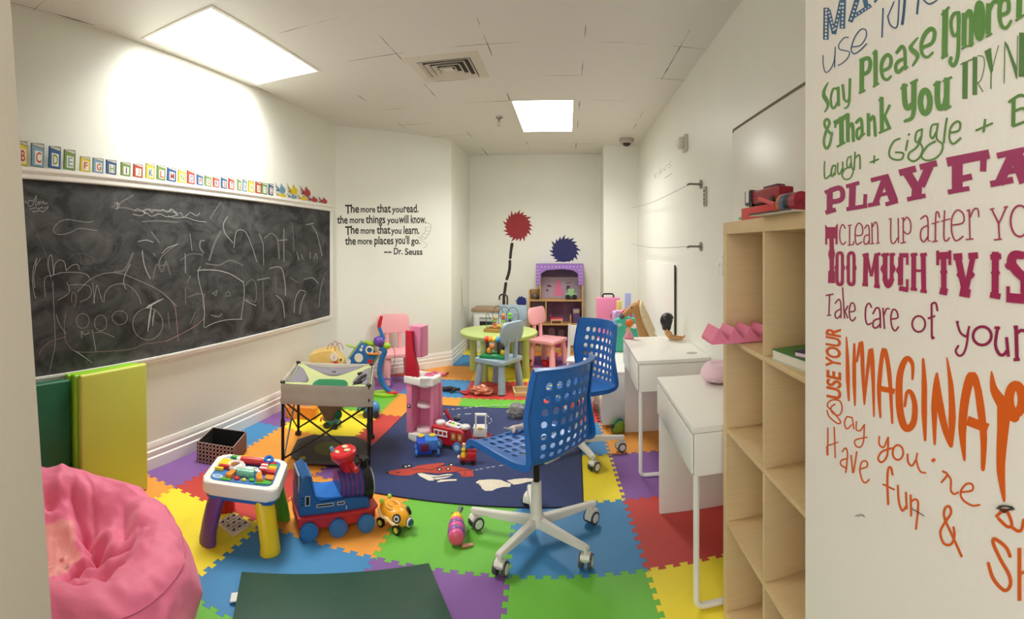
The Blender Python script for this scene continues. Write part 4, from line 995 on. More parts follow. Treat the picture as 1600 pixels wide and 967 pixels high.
def thank(i):
    i.S(17,240,850,200,800,195,765,212,750,226,775,203,830,190,890,205,935,228,905,240,835).L(30,300,735,302,905).L(30,254,778,347,722).L(14,262,755,262,805).L(14,270,925,326,895).L(24,340,712,342,895).S(20,348,800,370,780,376,885).S(20,395,770,425,750,432,850).S(18,430,800,402,815,398,855,410,875,432,840).L(12,428,857,450,838)
    i.L(22,470,712,472,858).S(20,478,760,505,735,514,852).L(26,553,610,556,828).L(16,606,658,568,742).L(22,570,730,602,805).L(14,536,837,614,803).L(13,536,635,556,610)
    i.S(34,695,540,700,640,715,680,745,660).L(34,758,512,755,690).S((30,26,18),757,680,745,740,700,762).L(16,673,560,717,533).L(16,733,526,782,500).O(36,828,640,30,72).S(36,905,525,905,630,920,680,950,660,960,620).L(36,965,488,962,672).L(14,878,536,927,514).L(14,938,511,997,484).L(14,948,692,992,667)
rule('green heavy lettering reading & Thank You', GR, [(c1, thank)])
def tryn(i):
    i.L(34,1080,390,1078,622).L(8,1050,406,1132,368).L(30,1142,358,1140,597).S(6,1160,350,1195,360,1200,420,1180,500,1158,520).L(6,1158,520,1192,577).P(1200,322,1242,300,1256,440,1242,472).L(5,1290,285,1246,450).L(8,1243,450,1242,560).L(6,1330,260,1325,525).P(1328,258,1348,280,1407,430,1402,498).L(5,1410,225,1405,495).L(40,1440,205,1436,482)
rule('green thick and thin lettering reading TRY N at the upper edge of view', (84, 124, 58), [(c1, tryn)])
def laugh(i): i.S(10,195,50,193,110,200,158,240,125).S(11,262,75,245,80,235,130,245,142,258,120).L(9,265,75,260,137).S(10,278,60,278,120,292,125,305,95).L(10,308,50,310,117).S(9,358,20,340,30,335,75,350,85,358,60).S(9,360,15,365,80,375,110,355,155,320,160,305,130,325,95,360,85).L(10,387,-12,380,105).S(10,385,30,415,10,418,95).L(10,478,56,537,34).L(10,508,10,505,62)
def giggle(i):
    i.S(12,668,872,630,890,603,945,606,985,640,1005,680,1000,690,965,642,958).L(12,718,880,705,950).L(13,722,852,730,840).S(12,805,815,775,830,765,880,780,895,800,860).S(12,808,812,800,880,770,930,730,960,722,995,755,1015,792,990,812,940,800,905)
    i.S(12,905,780,870,790,860,850,875,870,897,830).S(12,908,778,900,870,938,910,925,965,880,1002,830,1008,805,980,840,920,890,890).S(13,965,745,955,800,945,897).S(13,985,835,1040,820,1048,775,1025,765,990,800,980,870,1005,905,1050,870)
    i.L(13,1145,822,1255,774).L(15,1206,748,1195,832).L(26,1385,618,1382,795).S(18,1358,640,1420,600,1455,605).S(16,1390,700,1440,680,1460,700).L(16,1378,795,1455,765)
rule('green curly lettering reading Laugh + Giggle + B', (88, 132, 56), [(c2, laugh), (c1, giggle)])
def playfa(i):
    i.L(38,228,228,226,372).S(32,232,232,285,216,308,240,300,288,242,304).L(28,200,372,266,352).L(24,196,245,240,228).L(42,372,190,366,348).L(24,330,207,413,183).L(26,332,350,464,328).L(24,452,255,448,335)
    i.L(36,575,150,512,320).L(54,572,140,632,300).L(22,530,264,612,246).L(28,486,168,600,140).L(26,468,326,542,311).L(26,578,320,656,298)
    i.L(56,708,112,772,215).L(54,855,78,800,205).L(64,778,190,772,284).L(42,664,122,770,94).L(38,794,86,902,60).L(28,714,288,830,263)
    i.L(68,1030,40,1030,242).L(58,964,54,1232,2).L(40,1197,15,1192,112).L(40,1040,162,1122,144).L(30,971,242,1106,218).L(60,1372,20,1292,190).L(84,1398,-4,1462,180).L(38,1330,117,1455,92).L(40,1238,192,1382,164).L(38,1280,14,1452,-24)
rule('magenta slab lettering reading PLAY FA', MG, [(c2, playfa)])
def clean(i):
    i.S(8,325,470,308,445,292,480,292,545,310,572,328,555).L(8,352,450,352,577).L(7,340,453,366,449).L(7,340,577,378,571).L(7,377,572,378,550).S(8,390,515,430,510,432,460,410,437,390,470,388,540,400,572,428,555).S(8,448,470,462,450,475,470,476,567).S(8,476,510,448,520,443,560,460,570,476,545).L(8,492,433,495,567).S(8,496,460,515,430,528,460,530,562).L(6,482,569,508,564).L(6,518,566,543,560)
    i.S(8,612,410,612,540,630,565,655,530).L(8,658,405,660,562).L(7,598,413,616,407).L(8,690,403,690,562).S(8,690,430,712,400,735,430,735,490,712,505,690,485).L(7,673,563,707,557).L(7,678,408,692,403)
    i.S(9,800,410,830,390,845,420,846,540).S(9,846,450,805,475,800,530,820,555,846,520).L(7,845,546,862,551).S(9,918,400,910,370,895,385,892,552).L(7,870,441,917,428).L(8,872,554,907,549).S(9,950,360,945,520,960,550,980,530).L(7,928,426,988,409)
    i.S(9,995,450,1065,435,1068,380,1030,355,998,400,995,490,1020,548,1066,520).L(9,1105,353,1110,540).S(9,1110,400,1135,350,1160,350,1166,397).L(8,1083,541,1132,536).L(7,1088,360,1108,352)
    i.L(10,1245,345,1291,440).L(10,1340,333,1292,440).L(10,1290,438,1296,542).L(8,1260,543,1312,537).L(8,1236,351,1264,344).L(8,1323,339,1350,331).O(12,1424,424,58,98)
rule('thin magenta lettering reading clean up after yo', (164, 44, 84), [(c2, clean)])
def toomuch(i):
    i.L(78,238,462,238,535).P(198,445,212,460,212,500,198,480).P(278,438,264,455,264,500,278,480).L(14,205,530,205,572).L(14,270,530,270,570).L(28,239,535,240,640).S((28,44,28),240,600,239,632,239,665).L(28,240,640,240,745).L(44,240,738,238,815)
    for x, rx in ((290, 17), (362, 18)): i.L(20,x-rx,640,x-rx,808).L(20,x+rx,638,x+rx,812).S(20,x-rx,650,x-rx*0.6,628,x+rx*0.6,626,x+rx,648).S(22,x-rx,800,x-rx*0.6,820,x+rx*0.6,822,x+rx,800).S((6,26,6),x-rx-2,690,x-rx-4,718,x-rx-2,748).S((6,26,6),x+rx+2,690,x+rx+4,718,x+rx+2,748)
    i.L(30,455,628,451,832).L(28,521,630,524,838).L(16,462,640,488,772).L(16,490,772,515,638).L(20,434,642,472,632).L(20,508,640,546,630).L(22,432,822,468,826).L(22,506,832,542,838)
    i.L(30,576,625,575,800).L(24,618,625,616,802).S(34,575,790,594,832,617,792).L(18,552,640,600,632).L(18,604,640,638,632).S((6,24,6),560,700,557,725,560,750).S((6,20,6),628,700,632,725,628,750)
    i.L(32,674,650,672,828).L(28,664,640,722,640).L(30,664,846,722,858).L(16,715,640,715,700).L(16,715,790,715,856).S((6,24,6),660,710,656,735,660,760)
    i.L(30,756,625,755,856).L(30,815,625,819,868).L(16,760,736,815,738).L(20,736,640,778,632).L(20,796,640,838,632).L(20,736,850,776,856).L(20,798,862,838,870)
    i.L(44,898,645,992,638).L(18,907,610,907,702).L(18,983,608,983,700).L(34,944,650,945,855).S((20,48,20),945,720,945,745,945,770).L(44,920,862,968,872)
    i.L(42,1032,640,1076,855).L(34,1132,635,1086,855).L(40,1006,650,1062,645).L(40,1100,645,1160,640).L(54,1046,870,1112,882).S((6,30,6),1044,740,1040,762,1046,785).S((6,30,6),1118,740,1126,762,1120,785)
    i.L(44,1270,618,1268,905).L(36,1238,652,1306,645).L(36,1236,888,1302,900).S((20,60,20),1270,720,1270,750,1269,780)
    i.S((50,60,60,50),1440,640,1385,640,1372,690,1410,745,1452,790,1452,870).L(60,1340,905,1452,915).L(22,1350,835,1350,910).S((6,30,6),1350,680,1344,705,1352,730)
rule('magenta western lettering reading TOO MUCH TV IS', (162, 36, 84), [(c2, toomuch)])
def take(i):
    i.L(9,226,-76,222,52).L(9,202,-74,251,-83).L(7,208,53,237,49).S(9,262,-25,285,-50,297,-20,298,67).S(9,297,10,265,30,262,60,280,68,297,45).L(9,308,-126,320,72).L(9,343,-10,319,32).L(9,323,24,341,70).S(9,352,30,385,20,380,-20,362,-25,350,20,355,70,372,85,389,64)
    i.S(10,490,0,475,-25,455,0,452,70,465,108,489,100).S(11,500,40,520,5,542,20,546,127).S(11,543,70,505,85,500,120,520,130,545,105).L(10,562,3,572,137).S(9,568,50,585,10,601,10).S(10,615,75,655,65,648,25,625,15,612,60,618,120,638,148,659,124)
    i.O(12,787,105,41,50).S(13,905,20,895,-25,870,-20,868,20,870,190).L(12,844,71,892,54).L(16,868,198,886,188)
    i.S(14,1028,92,1050,160,1085,185).L(14,1106,118,1090,187).S(14,1100,140,1090,230,1070,290,1040,305,1020,275,1036,244).L(16,1022,96,1040,92).O(18,1187,180,58,58).S(20,1285,128,1270,230,1290,290,1320,300,1345,270).L(20,1340,188,1352,312).L(18,1264,128,1300,132).L(24,1400,122,1406,328).S(20,1400,170,1430,146,1456,150).L(18,1384,126,1412,122).L(20,1384,330,1424,328)
rule('thin dark red lettering reading Take care of your', (146, 34, 76), [(c3, take)])
def useyour(i):
    for txt, xa, xb, ya, yb in (('USE', 205, 296, 578, 392), ('YOUR', 200, 294, 372, 135)):
        vs, fs = glyphs(txt, 0.03, 0.25, 0.95); x0 = min(v[0] for v in vs); x1 = max(v[0] for v in vs); y1 = max(v[1] for v in vs); h = i.lift+i.k*1.5e-5
        bv = [i.bm.bm.verts.new(i.put(xb-(xb-xa)*v[1]/y1, ya+(yb-ya)*(v[0]-x0)/(x1-x0), h)) for v in vs]
        for f in fs: i.bm.face([bv[q] for q in f])
rule('small orange lettering reading USE YOUR turned upright', OR, [(c3, useyour)])
def imag(i):
    i.S((8,22,26,12),332,188,338,320,341,450,347,586).S((14,24,24,10),382,232,381,360,382,480,386,617).S((14,26,24,10),398,340,425,218,436,420,445,610).S((10,24,28,10),445,610,465,400,487,262,500,450,505,686)
    i.S((12,28,26,28,14),546,692,538,500,567,262,602,420,621,728).L(34,542,510,636,530).S((14,38,46,44,30,16),748,452,748,360,715,322,680,380,664,480,668,640,692,742,725,762,757,715,762,610,738,535,712,540,700,622)
    i.S((14,34,36,16),815,325,822,480,822,660,828,836).S((14,40,34,16),888,862,886,640,894,500,902,418).S((14,46,40,20),902,420,926,640,958,780,985,868).S((24,46,34,8),990,872,998,700,990,500,965,318)
    i.S((14,52,56,60,44,50,44,24),1075,962,1062,760,1082,560,1120,432,1155,500,1178,640,1196,820,1192,1020).L(60,1092,712,1222,762)
    i.S((6,50,84),1246,402,1262,520,1322,615).O(60,1398,580,42,88).S((70,70),1330,630,1390,690).S((96,74,62,52,16),1328,610,1318,760,1308,900,1305,1040,1325,1218)
rule('tall orange lettering reading IMAGINAT', OR, [(c3, imag)])
def say(i): i.S(9,210,650,225,690,275,730,295,720,250,660,212,620,235,585,290,590,305,640,285,680,245,665,235,630,260,610).S(9,365,695,335,690,320,730,335,765,365,740).L(9,368,690,380,767).S(9,395,720,395,770,420,775,440,745).S(9,445,738,440,840,420,880,390,870,390,835,462,818)
def youre(i):
    i.S(10,485,-64,485,-20,510,-5,532,-55).S(11,535,-60,530,40,500,80,478,60,500,20,560,0).O(11,590,25,30,42).S(11,645,35,648,80,670,100,690,70).S(10,700,30,695,70,715,130,746,140).L(18,783,76,800,61).S(12,845,132,870,150,838,192).S(11,870,150,890,180,890,240,910,260,930,250)
    i.S(11,945,250,1010,240,1010,205,975,205,945,250,960,295,1010,325,1052,322).S(18,1150,385,1200,350,1235,430,1210,445,1160,400).S(18,1238,450,1270,470,1290,460,1302,408)
rule("orange script reading Say you're", (214, 92, 26), [(c3, say), (c4, youre)])
def havefun(i):
    i.L(9,188,-12,191,42).S(9,275,20,295,0,305,40,295,137).S(9,300,60,270,70,268,95,300,115).L(9,325,38,335,142).L(9,358,18,338,142).S(9,372,120,415,105,412,75,385,80,375,130,390,185,410,195,427,178)
    i.S(13,560,150,550,110,535,120,530,200,535,317).L(10,503,204,572,236).S(12,590,213,595,300,615,355,635,330).L(12,635,248,640,347).L(12,662,262,665,387).S(12,668,300,690,290,705,320,692,457)
    i.S(14,950,612,900,500,855,400,855,345,880,330,890,370,850,430,830,480,850,540,890,545,910,500,905,448).S(20,1225,612,1200,560,1140,515,1130,540,1170,630,1220,720,1225,780,1190,805,1130,740,1102,653).L(22,1278,565,1278,865).L(14,1270,725,1304,700)
def hh(i): i.L(9,215,758,215,932).L(9,255,753,262,950).L(8,213,872,282,848)
rule('thin orange lettering reading Have fun & S at the bottom', (214, 96, 32), [(c3, hh), (c4, havefun)])
i = Ink(lambda x, y, h: WT.hit(*c4(x, y), h)-VO, 0.0022)
i.S(4,1145,345,1180,325,1240,335,1200,350,1150,340,1200,330,1250,345,1210,352,1160,348).S(6,1165,330,1190,365,1215,345).S(3,670,345,705,365,737,385).S(2,350,385,385,378,400,390)
i.words(mat((44, 38, 36), 0.6), VO, 'black pen scribbles over the orange script on the lettered wall', 'scribble')
# ================================================================ toy activity table
RED, BLU, YEL, GRN, ORG, PUR, WHT, PNK, BLK = pl((200, 34, 40)), pl((28, 96, 178)), pl((232, 200, 30)), pl((82, 168, 52)), pl((236, 138, 34)), pl((108, 66, 140)), pl((232, 228, 222)), pl((226, 120, 160)), pl((16, 16, 18))
t = thing('activity_table', 'low toy activity table with a white rim and four coloured legs', 'activity table', (-1.496, 1.943, 0), R(23.3))
b = MB(); b.prism(rrect(0.375, 0.335, 0.05, 6), 0.238, 0.296, bev=0.014, seg=3); b.build('table_rim', WHT, t)
MB().prism(rrect(0.345, 0.305, 0.045, 6), 0.215, 0.240).build('under_tray', BLU, t)
MB().prism(rrect(0.310, 0.270, 0.035, 6), 0.290, 0.2985, bev=0.002, seg=1).build('play_surface', pl((60, 122, 190)), t)
for (sx_, sy_), m in zip(((-1, -1), (1, -1), (1, 1), (-1, 1)), (PUR, YEL, GRN, RED)):
    d = Vector((sx_, sy_, 0)).normalized(); rg = []
    for f, z, r in ((0.155, 0.225, 0.050), (0.180, 0.17, 0.051), (0.203, 0.09, 0.050), (0.214, 0.04, 0.049), (0.216, 0.022, 0.052), (0.216, 0.001, 0.052)):
        c = d*f; e_ = Vector((-d.y, d.x, 0)); rg.append([c+d*(0.72*r*cos(2*pi*k/20))+e_*(r*sin(2*pi*k/20))+Vector((0, 0, z)) for k in range(20)])
    MB().rings(rg).build('leg', m, t)
Z = 0.2985
def on(name, m, fn): b = MB(); fn(b); return b.build(name, m, t)
on('roller_handle', RED, lambda b: (b.tube([(-0.045, 0.072, Z+0.016), (0.0, 0.068, Z+0.021), (0.06, 0.074, Z+0.016)], 0.019, 12), b.box((0.0, 0.098, Z+0.008), (0.14, 0.02, 0.016), bev=0.004)))
on('roller_cap', WHT, lambda b: b.cyl((-0.066, 0.074, Z+0.014), (-0.044, 0.072, Z+0.015), 0.018))
on('yellow_book', YEL, lambda b: b.prism(rrect(0.07, 0.07, 0.008), 0, 0.016, Matrix.Translation((-0.112, 0.035, Z)) @ Matrix.Rotation(R(-6), 4, 'Z'), bev=0.004))
on('red_hinge', RED, lambda b: b.box((-0.105, -0.010, Z+0.010), (0.06, 0.020, 0.02), bev=0.004)); on('yellow_tab', YEL, lambda b: b.box((-0.132, -0.034, Z+0.008), (0.045, 0.018, 0.016), bev=0.005))
on('white_bowl', WHT, lambda b: b.lathe([(0, 0), (0.046, 0), (0.048, 0.012), (0.040, 0.022), (0.030, 0.012), (0, 0.010)], (-0.058, 0.018, Z))); on('bowl_inset', pl((150, 96, 70)), lambda b: b.prism([(0.026*cos(R(a)), 0.026*sin(R(a))) for a in range(60, 241, 15)], 0, 0.006, Matrix.Translation((-0.058, 0.018, Z+0.012))))
on('white_slider', WHT, lambda b: b.prism(rrect(0.075, 0.05, 0.02), 0, 0.008, Matrix.Translation((0.022, 0.006, Z)), bev=0.003)); on('slider_leaf', pl((170, 196, 176)), lambda b: b.prism(rrect(0.022, 0.014, 0.006), 0, 0.002, Matrix.Translation((0.04, 0.014, Z+0.008))))
on('picture_drum', mat((96, 156, 132), 0.25, var=0.5, vscale=60), lambda b: b.cyl((-0.028, -0.062, Z+0.014), (0.056, -0.062, Z+0.014), 0.021, n=20))
for x, s_ in ((-0.042, -1), (0.070, 1)):
    on('drum_mount', ORG, lambda b: b.prism([(0, 0.025), (0.018*s_, 0.02), (0.038*s_, -0.045), (0.008*s_, -0.05), (-0.004*s_, -0.01)], 0, 0.022, Matrix.Translation((x, -0.062, Z)), bev=0.004)); on('mount_knob', WHT, lambda b: b.ell((x+0.004*s_, -0.045, Z+0.022), (0.011, 0.011, 0.007)))
b = MB()
for k in range(5): b.use(RED if k % 2 == 0 else WHT); b.box((0.086, 0.052-0.017*k, Z+0.012), (0.036, 0.0165, 0.024), bev=0.003)
b.build('striped_awning_stripe', None, t)
for k, m in enumerate((GRN, YEL, ORG, RED)): on('block_button', m, lambda b: b.box((0.128, 0.052-0.022*k, Z+0.009), (0.042, 0.02, 0.018), bev=0.004))
on('block_button', ORG, lambda b: b.box((0.130, -0.060, Z+0.006), (0.044, 0.04, 0.012), bev=0.006)); on('photo_tile', mat((120, 110, 90), 0.4, var=0.7, vscale=70), lambda b: b.box((0.105, 0.002, Z+0.012), (0.008, 0.04, 0.02)))
on('round_button', RED, lambda b: b.lathe([(0, 0), (0.014, 0), (0.013, 0.010), (0, 0.013)], (-0.022, -0.102, Z))); on('triangle_button', YEL, lambda b: b.prism(circ(0.016, 3), 0, 0.010, Matrix.Translation((0.016, -0.108, Z)) @ Matrix.Rotation(R(90), 4, 'Z'), bev=0.003)); on('square_button', GRN, lambda b: b.box((0.052, -0.100, Z+0.005), (0.026, 0.022, 0.010), bev=0.004))
on('grass_patch', GRN, lambda b: b.prism([(0.07, -0.128), (0.145, -0.122), (0.150, -0.098), (0.11, -0.088), (0.085, -0.100)], 0, 0.007, Matrix.Translation((0, 0, Z)), bev=0.002)); on('grass_patch', GRN, lambda b: b.prism([(-0.10, -0.130), (-0.045, -0.128), (-0.05, -0.108), (-0.085, -0.105)], 0, 0.006, Matrix.Translation((0, 0, Z)), bev=0.002)); on('tree_patch', GRN, lambda b: b.prism(circ(0.03, 9, -0.085, 0.122, 0.014), 0, 0.012, Matrix.Translation((0, 0, Z)), bev=0.003))
on('oval_badge', WHT, lambda b: b.prism(circ(0.026, 18, -0.120, -0.098, 0.018), 0, 0.002, Matrix.Translation((0, 0, Z)))); on('badge_print', pl((120, 170, 210)), lambda b: b.prism(circ(0.018, 16, -0.120, -0.098, 0.011), 0, 0.0028, Matrix.Translation((0, 0, Z))))
on('oval_badge', WHT, lambda b: b.prism(circ(0.018, 18, -0.130, 0.095, 0.022), 0, 0.002, Matrix.Translation((0, 0, Z)))); on('badge_print', pl((186, 200, 96)), lambda b: b.prism(circ(0.010, 14, -0.130, 0.095, 0.013), 0, 0.003, Matrix.Translation((0, 0, Z))))
on('yellow_bar', YEL, lambda b: b.box((-0.035, 0.125, Z+0.008), (0.06, 0.014, 0.016), bev=0.004)); on('white_bar', WHT, lambda b: b.box((0.03, 0.122, Z+0.008), (0.07, 0.014, 0.016), bev=0.004))
on('blue_dial', pl((40, 110, 190)), lambda b: b.torus((0.092, 0.110, Z+0.016), 0.018, 0.009, rot=(R(25), 0, 0))); on('heart_button', RED, lambda b: b.prism([(0, -0.018), (0.02, 0.004), (0.016, 0.016), (0.006, 0.017), (0, 0.009), (-0.006, 0.017), (-0.016, 0.016), (-0.02, 0.004)], 0, 0.010, Matrix.Translation((0.118, 0.088, Z)), bev=0.002))

# picture board on the floor under it
P4 = [at(339, 812), at(364, 831), at(391, 814), at(364, 798)]; ct = sum(P4, Vector())/4
P4 = [p+Vector((0.030, -0.035, 0)) for p in P4]; ct = sum(P4, Vector())/4
t = thing('picture_board', 'white toy board with small black pictures on the yellow tile under the activity table', 'toy board', (ct.x, ct.y, 0.0004))
MB().prism([(p.x-ct.x, p.y-ct.y) for p in P4], 0, 0.016, bev=0.002).build('tile_body', mat((222, 206, 190), 0.5), t)
i = Ink(lambda u, v, h: (P4[0]*(1-u)*(1-v)+P4[1]*u*(1-v)+P4[2]*u*v+P4[3]*(1-u)*v)-ct+Vector((0, 0, 0.016+h)), 0.0006); random.seed(3)
for a in range(3):
    for c in range(3): i.S(0.07, 0.16+a*0.33, 0.12+c*0.33, 0.2+a*0.33, 0.2+c*0.33, 0.13+a*0.33, 0.24+c*0.33)
for k in (1, 2): i.L(0.015, 0.02, k/3, 0.98, k/3).L(0.015, k/3, 0.02, k/3, 0.98)
i.build('picture_print', mat((60, 40, 40), 0.6), t)

# ================================================================ ride-on engine
t = thing('ride_on_engine', 'blue and red ride-on toy steam engine with a red steering bell', 'ride-on toy', (-1.150, 2.212, 0), R(41.6))
eb, eb2, er = pl((36, 112, 196), 0.4), pl((30, 84, 140), 0.4), pl((176, 34, 42), 0.4)
b = MB(); b.prism([(-0.195, -0.095), (0.17, -0.095), (0.205, -0.07), (0.205, 0.07), (0.17, 0.095), (-0.195, 0.095)], 0.050, 0.108, bev=0.006); b.build('chassis', er, t)
b = MB(); b.prism([(-0.20, -0.108), (0.178, -0.108), (0.215, -0.078), (0.215, 0.078), (0.178, 0.108), (-0.20, 0.108)], 0.100, 0.114, bev=0.004); b.build('running_board', er, t)
Mxz = Matrix(((1, 0, 0, 0), (0, 0, -1, 0), (0, 1, 0, 0), (0, 0, 0, 1)))   # outline in x-z, thickness along y
b = MB().use(eb2); b.prism([(-0.192, 0.112), (0.172, 0.112), (0.160, 0.165), (0.05, 0.175), (-0.085, 0.165), (-0.125, 0.19), (-0.135, 0.305), (-0.155, 0.318), (-0.180, 0.300), (-0.192, 0.20)], -0.092, 0.092, Mxz, bev=0.010, seg=3); ebody = b
b = MB(); b.prism([(-0.120, 0.170), (0.03, 0.1765), (0.03, 0.188), (-0.05, 0.184), (-0.108, 0.196), (-0.126, 0.300), (-0.132, 0.300)], -0.080, 0.080, Mxz, bev=0.004); b.build('seat', eb, t)
b = MB(); b.box((-0.186, 0, 0.262), (0.012, 0.13, 0.075), bev=0.002); b.build('rear_window', BLK, t); b = MB(); b.box((-0.188, 0, 0.262), (0.008, 0.142, 0.087), bev=0.002); b.build('window_frame', pl((150, 150, 160)), t)
b = MB().use(pl((54, 58, 120), 0.3)); b.cyl((0.02, 0, 0.200), (0.145, 0, 0.200), 0.078, n=32); b.build('boiler', None, t)
for k in range(5): b = MB(); b.torus((0.036+0.024*k, 0, 0.200), 0.0780, 0.0022, rot=(0, R(90), 0), n=32, k=6); b.build('boiler_band', pl((150, 44, 92)), t)
b = MB(); b.cyl((0.145, 0, 0.200), (0.190, 0, 0.200), 0.086, n=32); b.build('smokebox', BLK, t); b = MB(); b.lathe([(0, 0.0), (0.070, 0.0), (0.074, 0.006), (0.066, 0.014), (0, 0.016)], M=Matrix.Translation((0.190, 0, 0.200)) @ Matrix.Rotation(R(90), 4, 'Y')); b.build('front_disc', pl((182, 182, 176)), t)
b = MB(); b.lathe([(0, 0.0), (0.022, 0.0), (0.020, 0.03), (0.028, 0.042), (0.026, 0.05), (0, 0.05)], (0.165, 0, 0.278)); b.build('funnel', BLK, t)
b = MB(); M = Matrix.Translation((0.075, 0, 0.285)) @ Matrix.Rotation(R(-14), 4, 'Y')
b.lathe([(0, -0.02), (0.030, -0.02), (0.036, 0.02), (0.052, 0.048), (0.066, 0.066), (0.068, 0.088), (0.060, 0.096), (0, 0.096)], M=M); b.build('steering_bell', RED, t)
for s_ in (-1, 1): b = MB(); b.cyl((0.085, s_*0.03, 0.315), (0.100, s_*0.085, 0.302), 0.017, 0.015); b.build('handle', RED, t)
b = MB(); p0 = M @ Vector((0.02, -0.02, 0.097)); b.ell(p0, (0.020, 0.014, 0.006)); b.ell(M @ Vector((0.02, 0.025, 0.097)), (0.018, 0.016, 0.006)); b.ell(M @ Vector((-0.03, 0.0, 0.097)), (0.012, 0.018, 0.006)); b.build('bell_button', pl((206, 196, 150)), t)
b = MB(); b.cyl(M @ Vector((-0.045, 0.03, 0.09)), M @ Vector((-0.05, 0.035, 0.115)), 0.010); b.build('bell_knob', pl((90, 160, 190)), t)
i = Ink(lambda x, y, h: Vector((x, -0.092-h, y)), 0.0016, ebody, pl((206, 206, 206)))
for x0, x1, y0, y1 in ((-0.105, -0.02, 0.152, 0.164), (0.0, 0.035, 0.152, 0.164), (-0.160, -0.140, 0.165, 0.21)): i.L(0.003, x0, y0, x1, y0).L(0.003, x1, y0, x1, y1).L(0.003, x1, y1, x0, y1).L(0.003, x0, y1, x0, y0)
i.L(0.004, 0.045, 0.125, 0.045, 0.142)
i = Ink(lambda x, y, h: Vector((x, -0.092-h, y)), 0.0011, ebody, BLK)
for x0, x1, y0, y1 in ((-0.105, -0.02, 0.152, 0.164), (0.0, 0.035, 0.152, 0.164), (-0.160, -0.140, 0.165, 0.21)): i.P(x0, y0, x1, y0, x1, y1, x0, y1)
for k in range(3): i.L(0.005, -0.182, 0.170+0.016*k, -0.167, 0.170+0.016*k)
ebody.build('body', None, t)
for s_ in (-1, 1):
    for x in (-0.145, 0.0, 0.145):
        b = MB(); b.cyl((x, s_*0.078, 0.0455), (x, s_*0.112, 0.0455), 0.0445, n=24); b.cyl((x, s_*0.112, 0.0455), (x, s_*0.117, 0.0455), 0.038, 0.034, n=24); w = b.build('wheel', pl((42, 106, 164), 0.45), t)

# ================================================================ jumper seat on a folding frame
t = thing('jumper_seat', 'grey and green fabric jumper seat hung in a black folding frame', 'jumper seat', (-1.572, 2.985, RZ+0.0008), R(21))
blm = mat((18, 18, 20), 0.4, name='frame_black'); hw = 0.275; ZT2 = 0.535
cn = [(-hw, -hw), (hw, -hw), (hw, hw), (-hw, hw)]
for x, y in cn:
    b = MB(); b.tube([(x, y, 0.012), (x, y, ZT2)], 0.0105, 8); b.tube([(x, y, 0.26), (x, y, 0.30)], 0.0145, 8); l = b.build('leg', blm, t)
    MB().box((x, y, 0.010), (0.045, 0.045, 0.018), bev=0.004).build('foot', blm, t); MB().ell((x, y, ZT2+0.008), (0.018, 0.018, 0.010)).build('corner_cap', blm, t)
for k in range(4):
    (x0, y0), (x1, y1) = cn[k], cn[(k+1) % 4]; n_ = Vector((y1-y0, x0-x1, 0)).normalized()*0.006
    b = MB(); b.tube([Vector((x0, y0, 0.05))+n_, Vector((x1, y1, 0.42))+n_], 0.006, 6); b.build('cross_brace', blm, t); b = MB(); b.tube([Vector((x0, y0, 0.42))-n_, Vector((x1, y1, 0.05))-n_], 0.006, 6); b.build('cross_brace', blm, t)
gf = mat((172, 164, 152), 0.85, var=0.06, vscale=12, bump=0.4, bscale=60, name='grey_fabric'); gd = mat((120, 114, 120), 0.9, name='mesh_grey'); gl = mat((168, 174, 122), 0.8, name='sage_fabric'); dgn = mat((24, 106, 66), 0.8)
b = MB(); rg = []
for z, o in ((ZT2+0.004, 0.016), (ZT2-0.04, 0.022), (ZT2-0.085, 0.016), (ZT2-0.118, 0.026), (ZT2-0.125, 0.022), (ZT2-0.10, 0.010), (ZT2, 0.008)):
    row = []
    for k in range(4):
        (x0, y0), (x1, y1) = cn[k], cn[(k+1) % 4]; n_ = Vector((y1-y0, x0-x1, 0)).normalized()
        c0 = Vector((x0, y0, 0)); c1_ = Vector((x1, y1, 0))
        for j in range(16):
            f = j/16; wv = 0.004*noise.noise(Vector((k*7+f*6, z*22, 1.3)))*min(1, (ZT2-z)*14)
            p = c0.lerp(c1_, f)+n_*(o*(1 if 0 < j else 0.9)+wv)+(Vector((x0, y0, 0)).normalized()*o*0.4 if j == 0 else Vector()); row.append(Vector((p.x, p.y, z+0.5*wv)))
    rg.append(row)
b.rings(rg, closed=True); b.build('skirt', gf, t, smooth=70)
# sagging top sheet: square rim to a deep seat pouch
def sheet(name, m, r0, r1, dz=0.0, n=64, pieces=None):
    b = MB(); R_ = 12
    rows = []
    for k in range(R_+1):
        f = r0+(r1-r0)*k/R_; row = []
        for j in range(n):
            a = 2*pi*j/n; ca, sa = cos(a), sin(a); q = 1/max(abs(ca), abs(sa)); e = f**1.0
            rad = hw*((q-1)*max(0, (f-0.35)/0.65)+1)*f; edge = (q-1)/(sqrt(2)-1)
            sag = -0.16*(1-min(1, f))**1.5-0.030*(1-edge)*sin(pi*min(1, f)*0.5)**4
            row.append(Vector((rad*ca, rad*sa, ZT2+0.002+sag+dz)))
        rows.append(row)
    b.rings(rows, cap=False); o = b.build(name, m, t, smooth=80); return o
o = sheet('top_sheet', gl, 1.0, 0.30); sol = o.modifiers.new('t', 'SOLIDIFY'); sol.thickness = 0.004
o = sheet('seat_bowl', dgn, 0.44, 0.10, 0.003); sol = o.modifiers.new('t', 'SOLIDIFY'); sol.thickness = 0.003
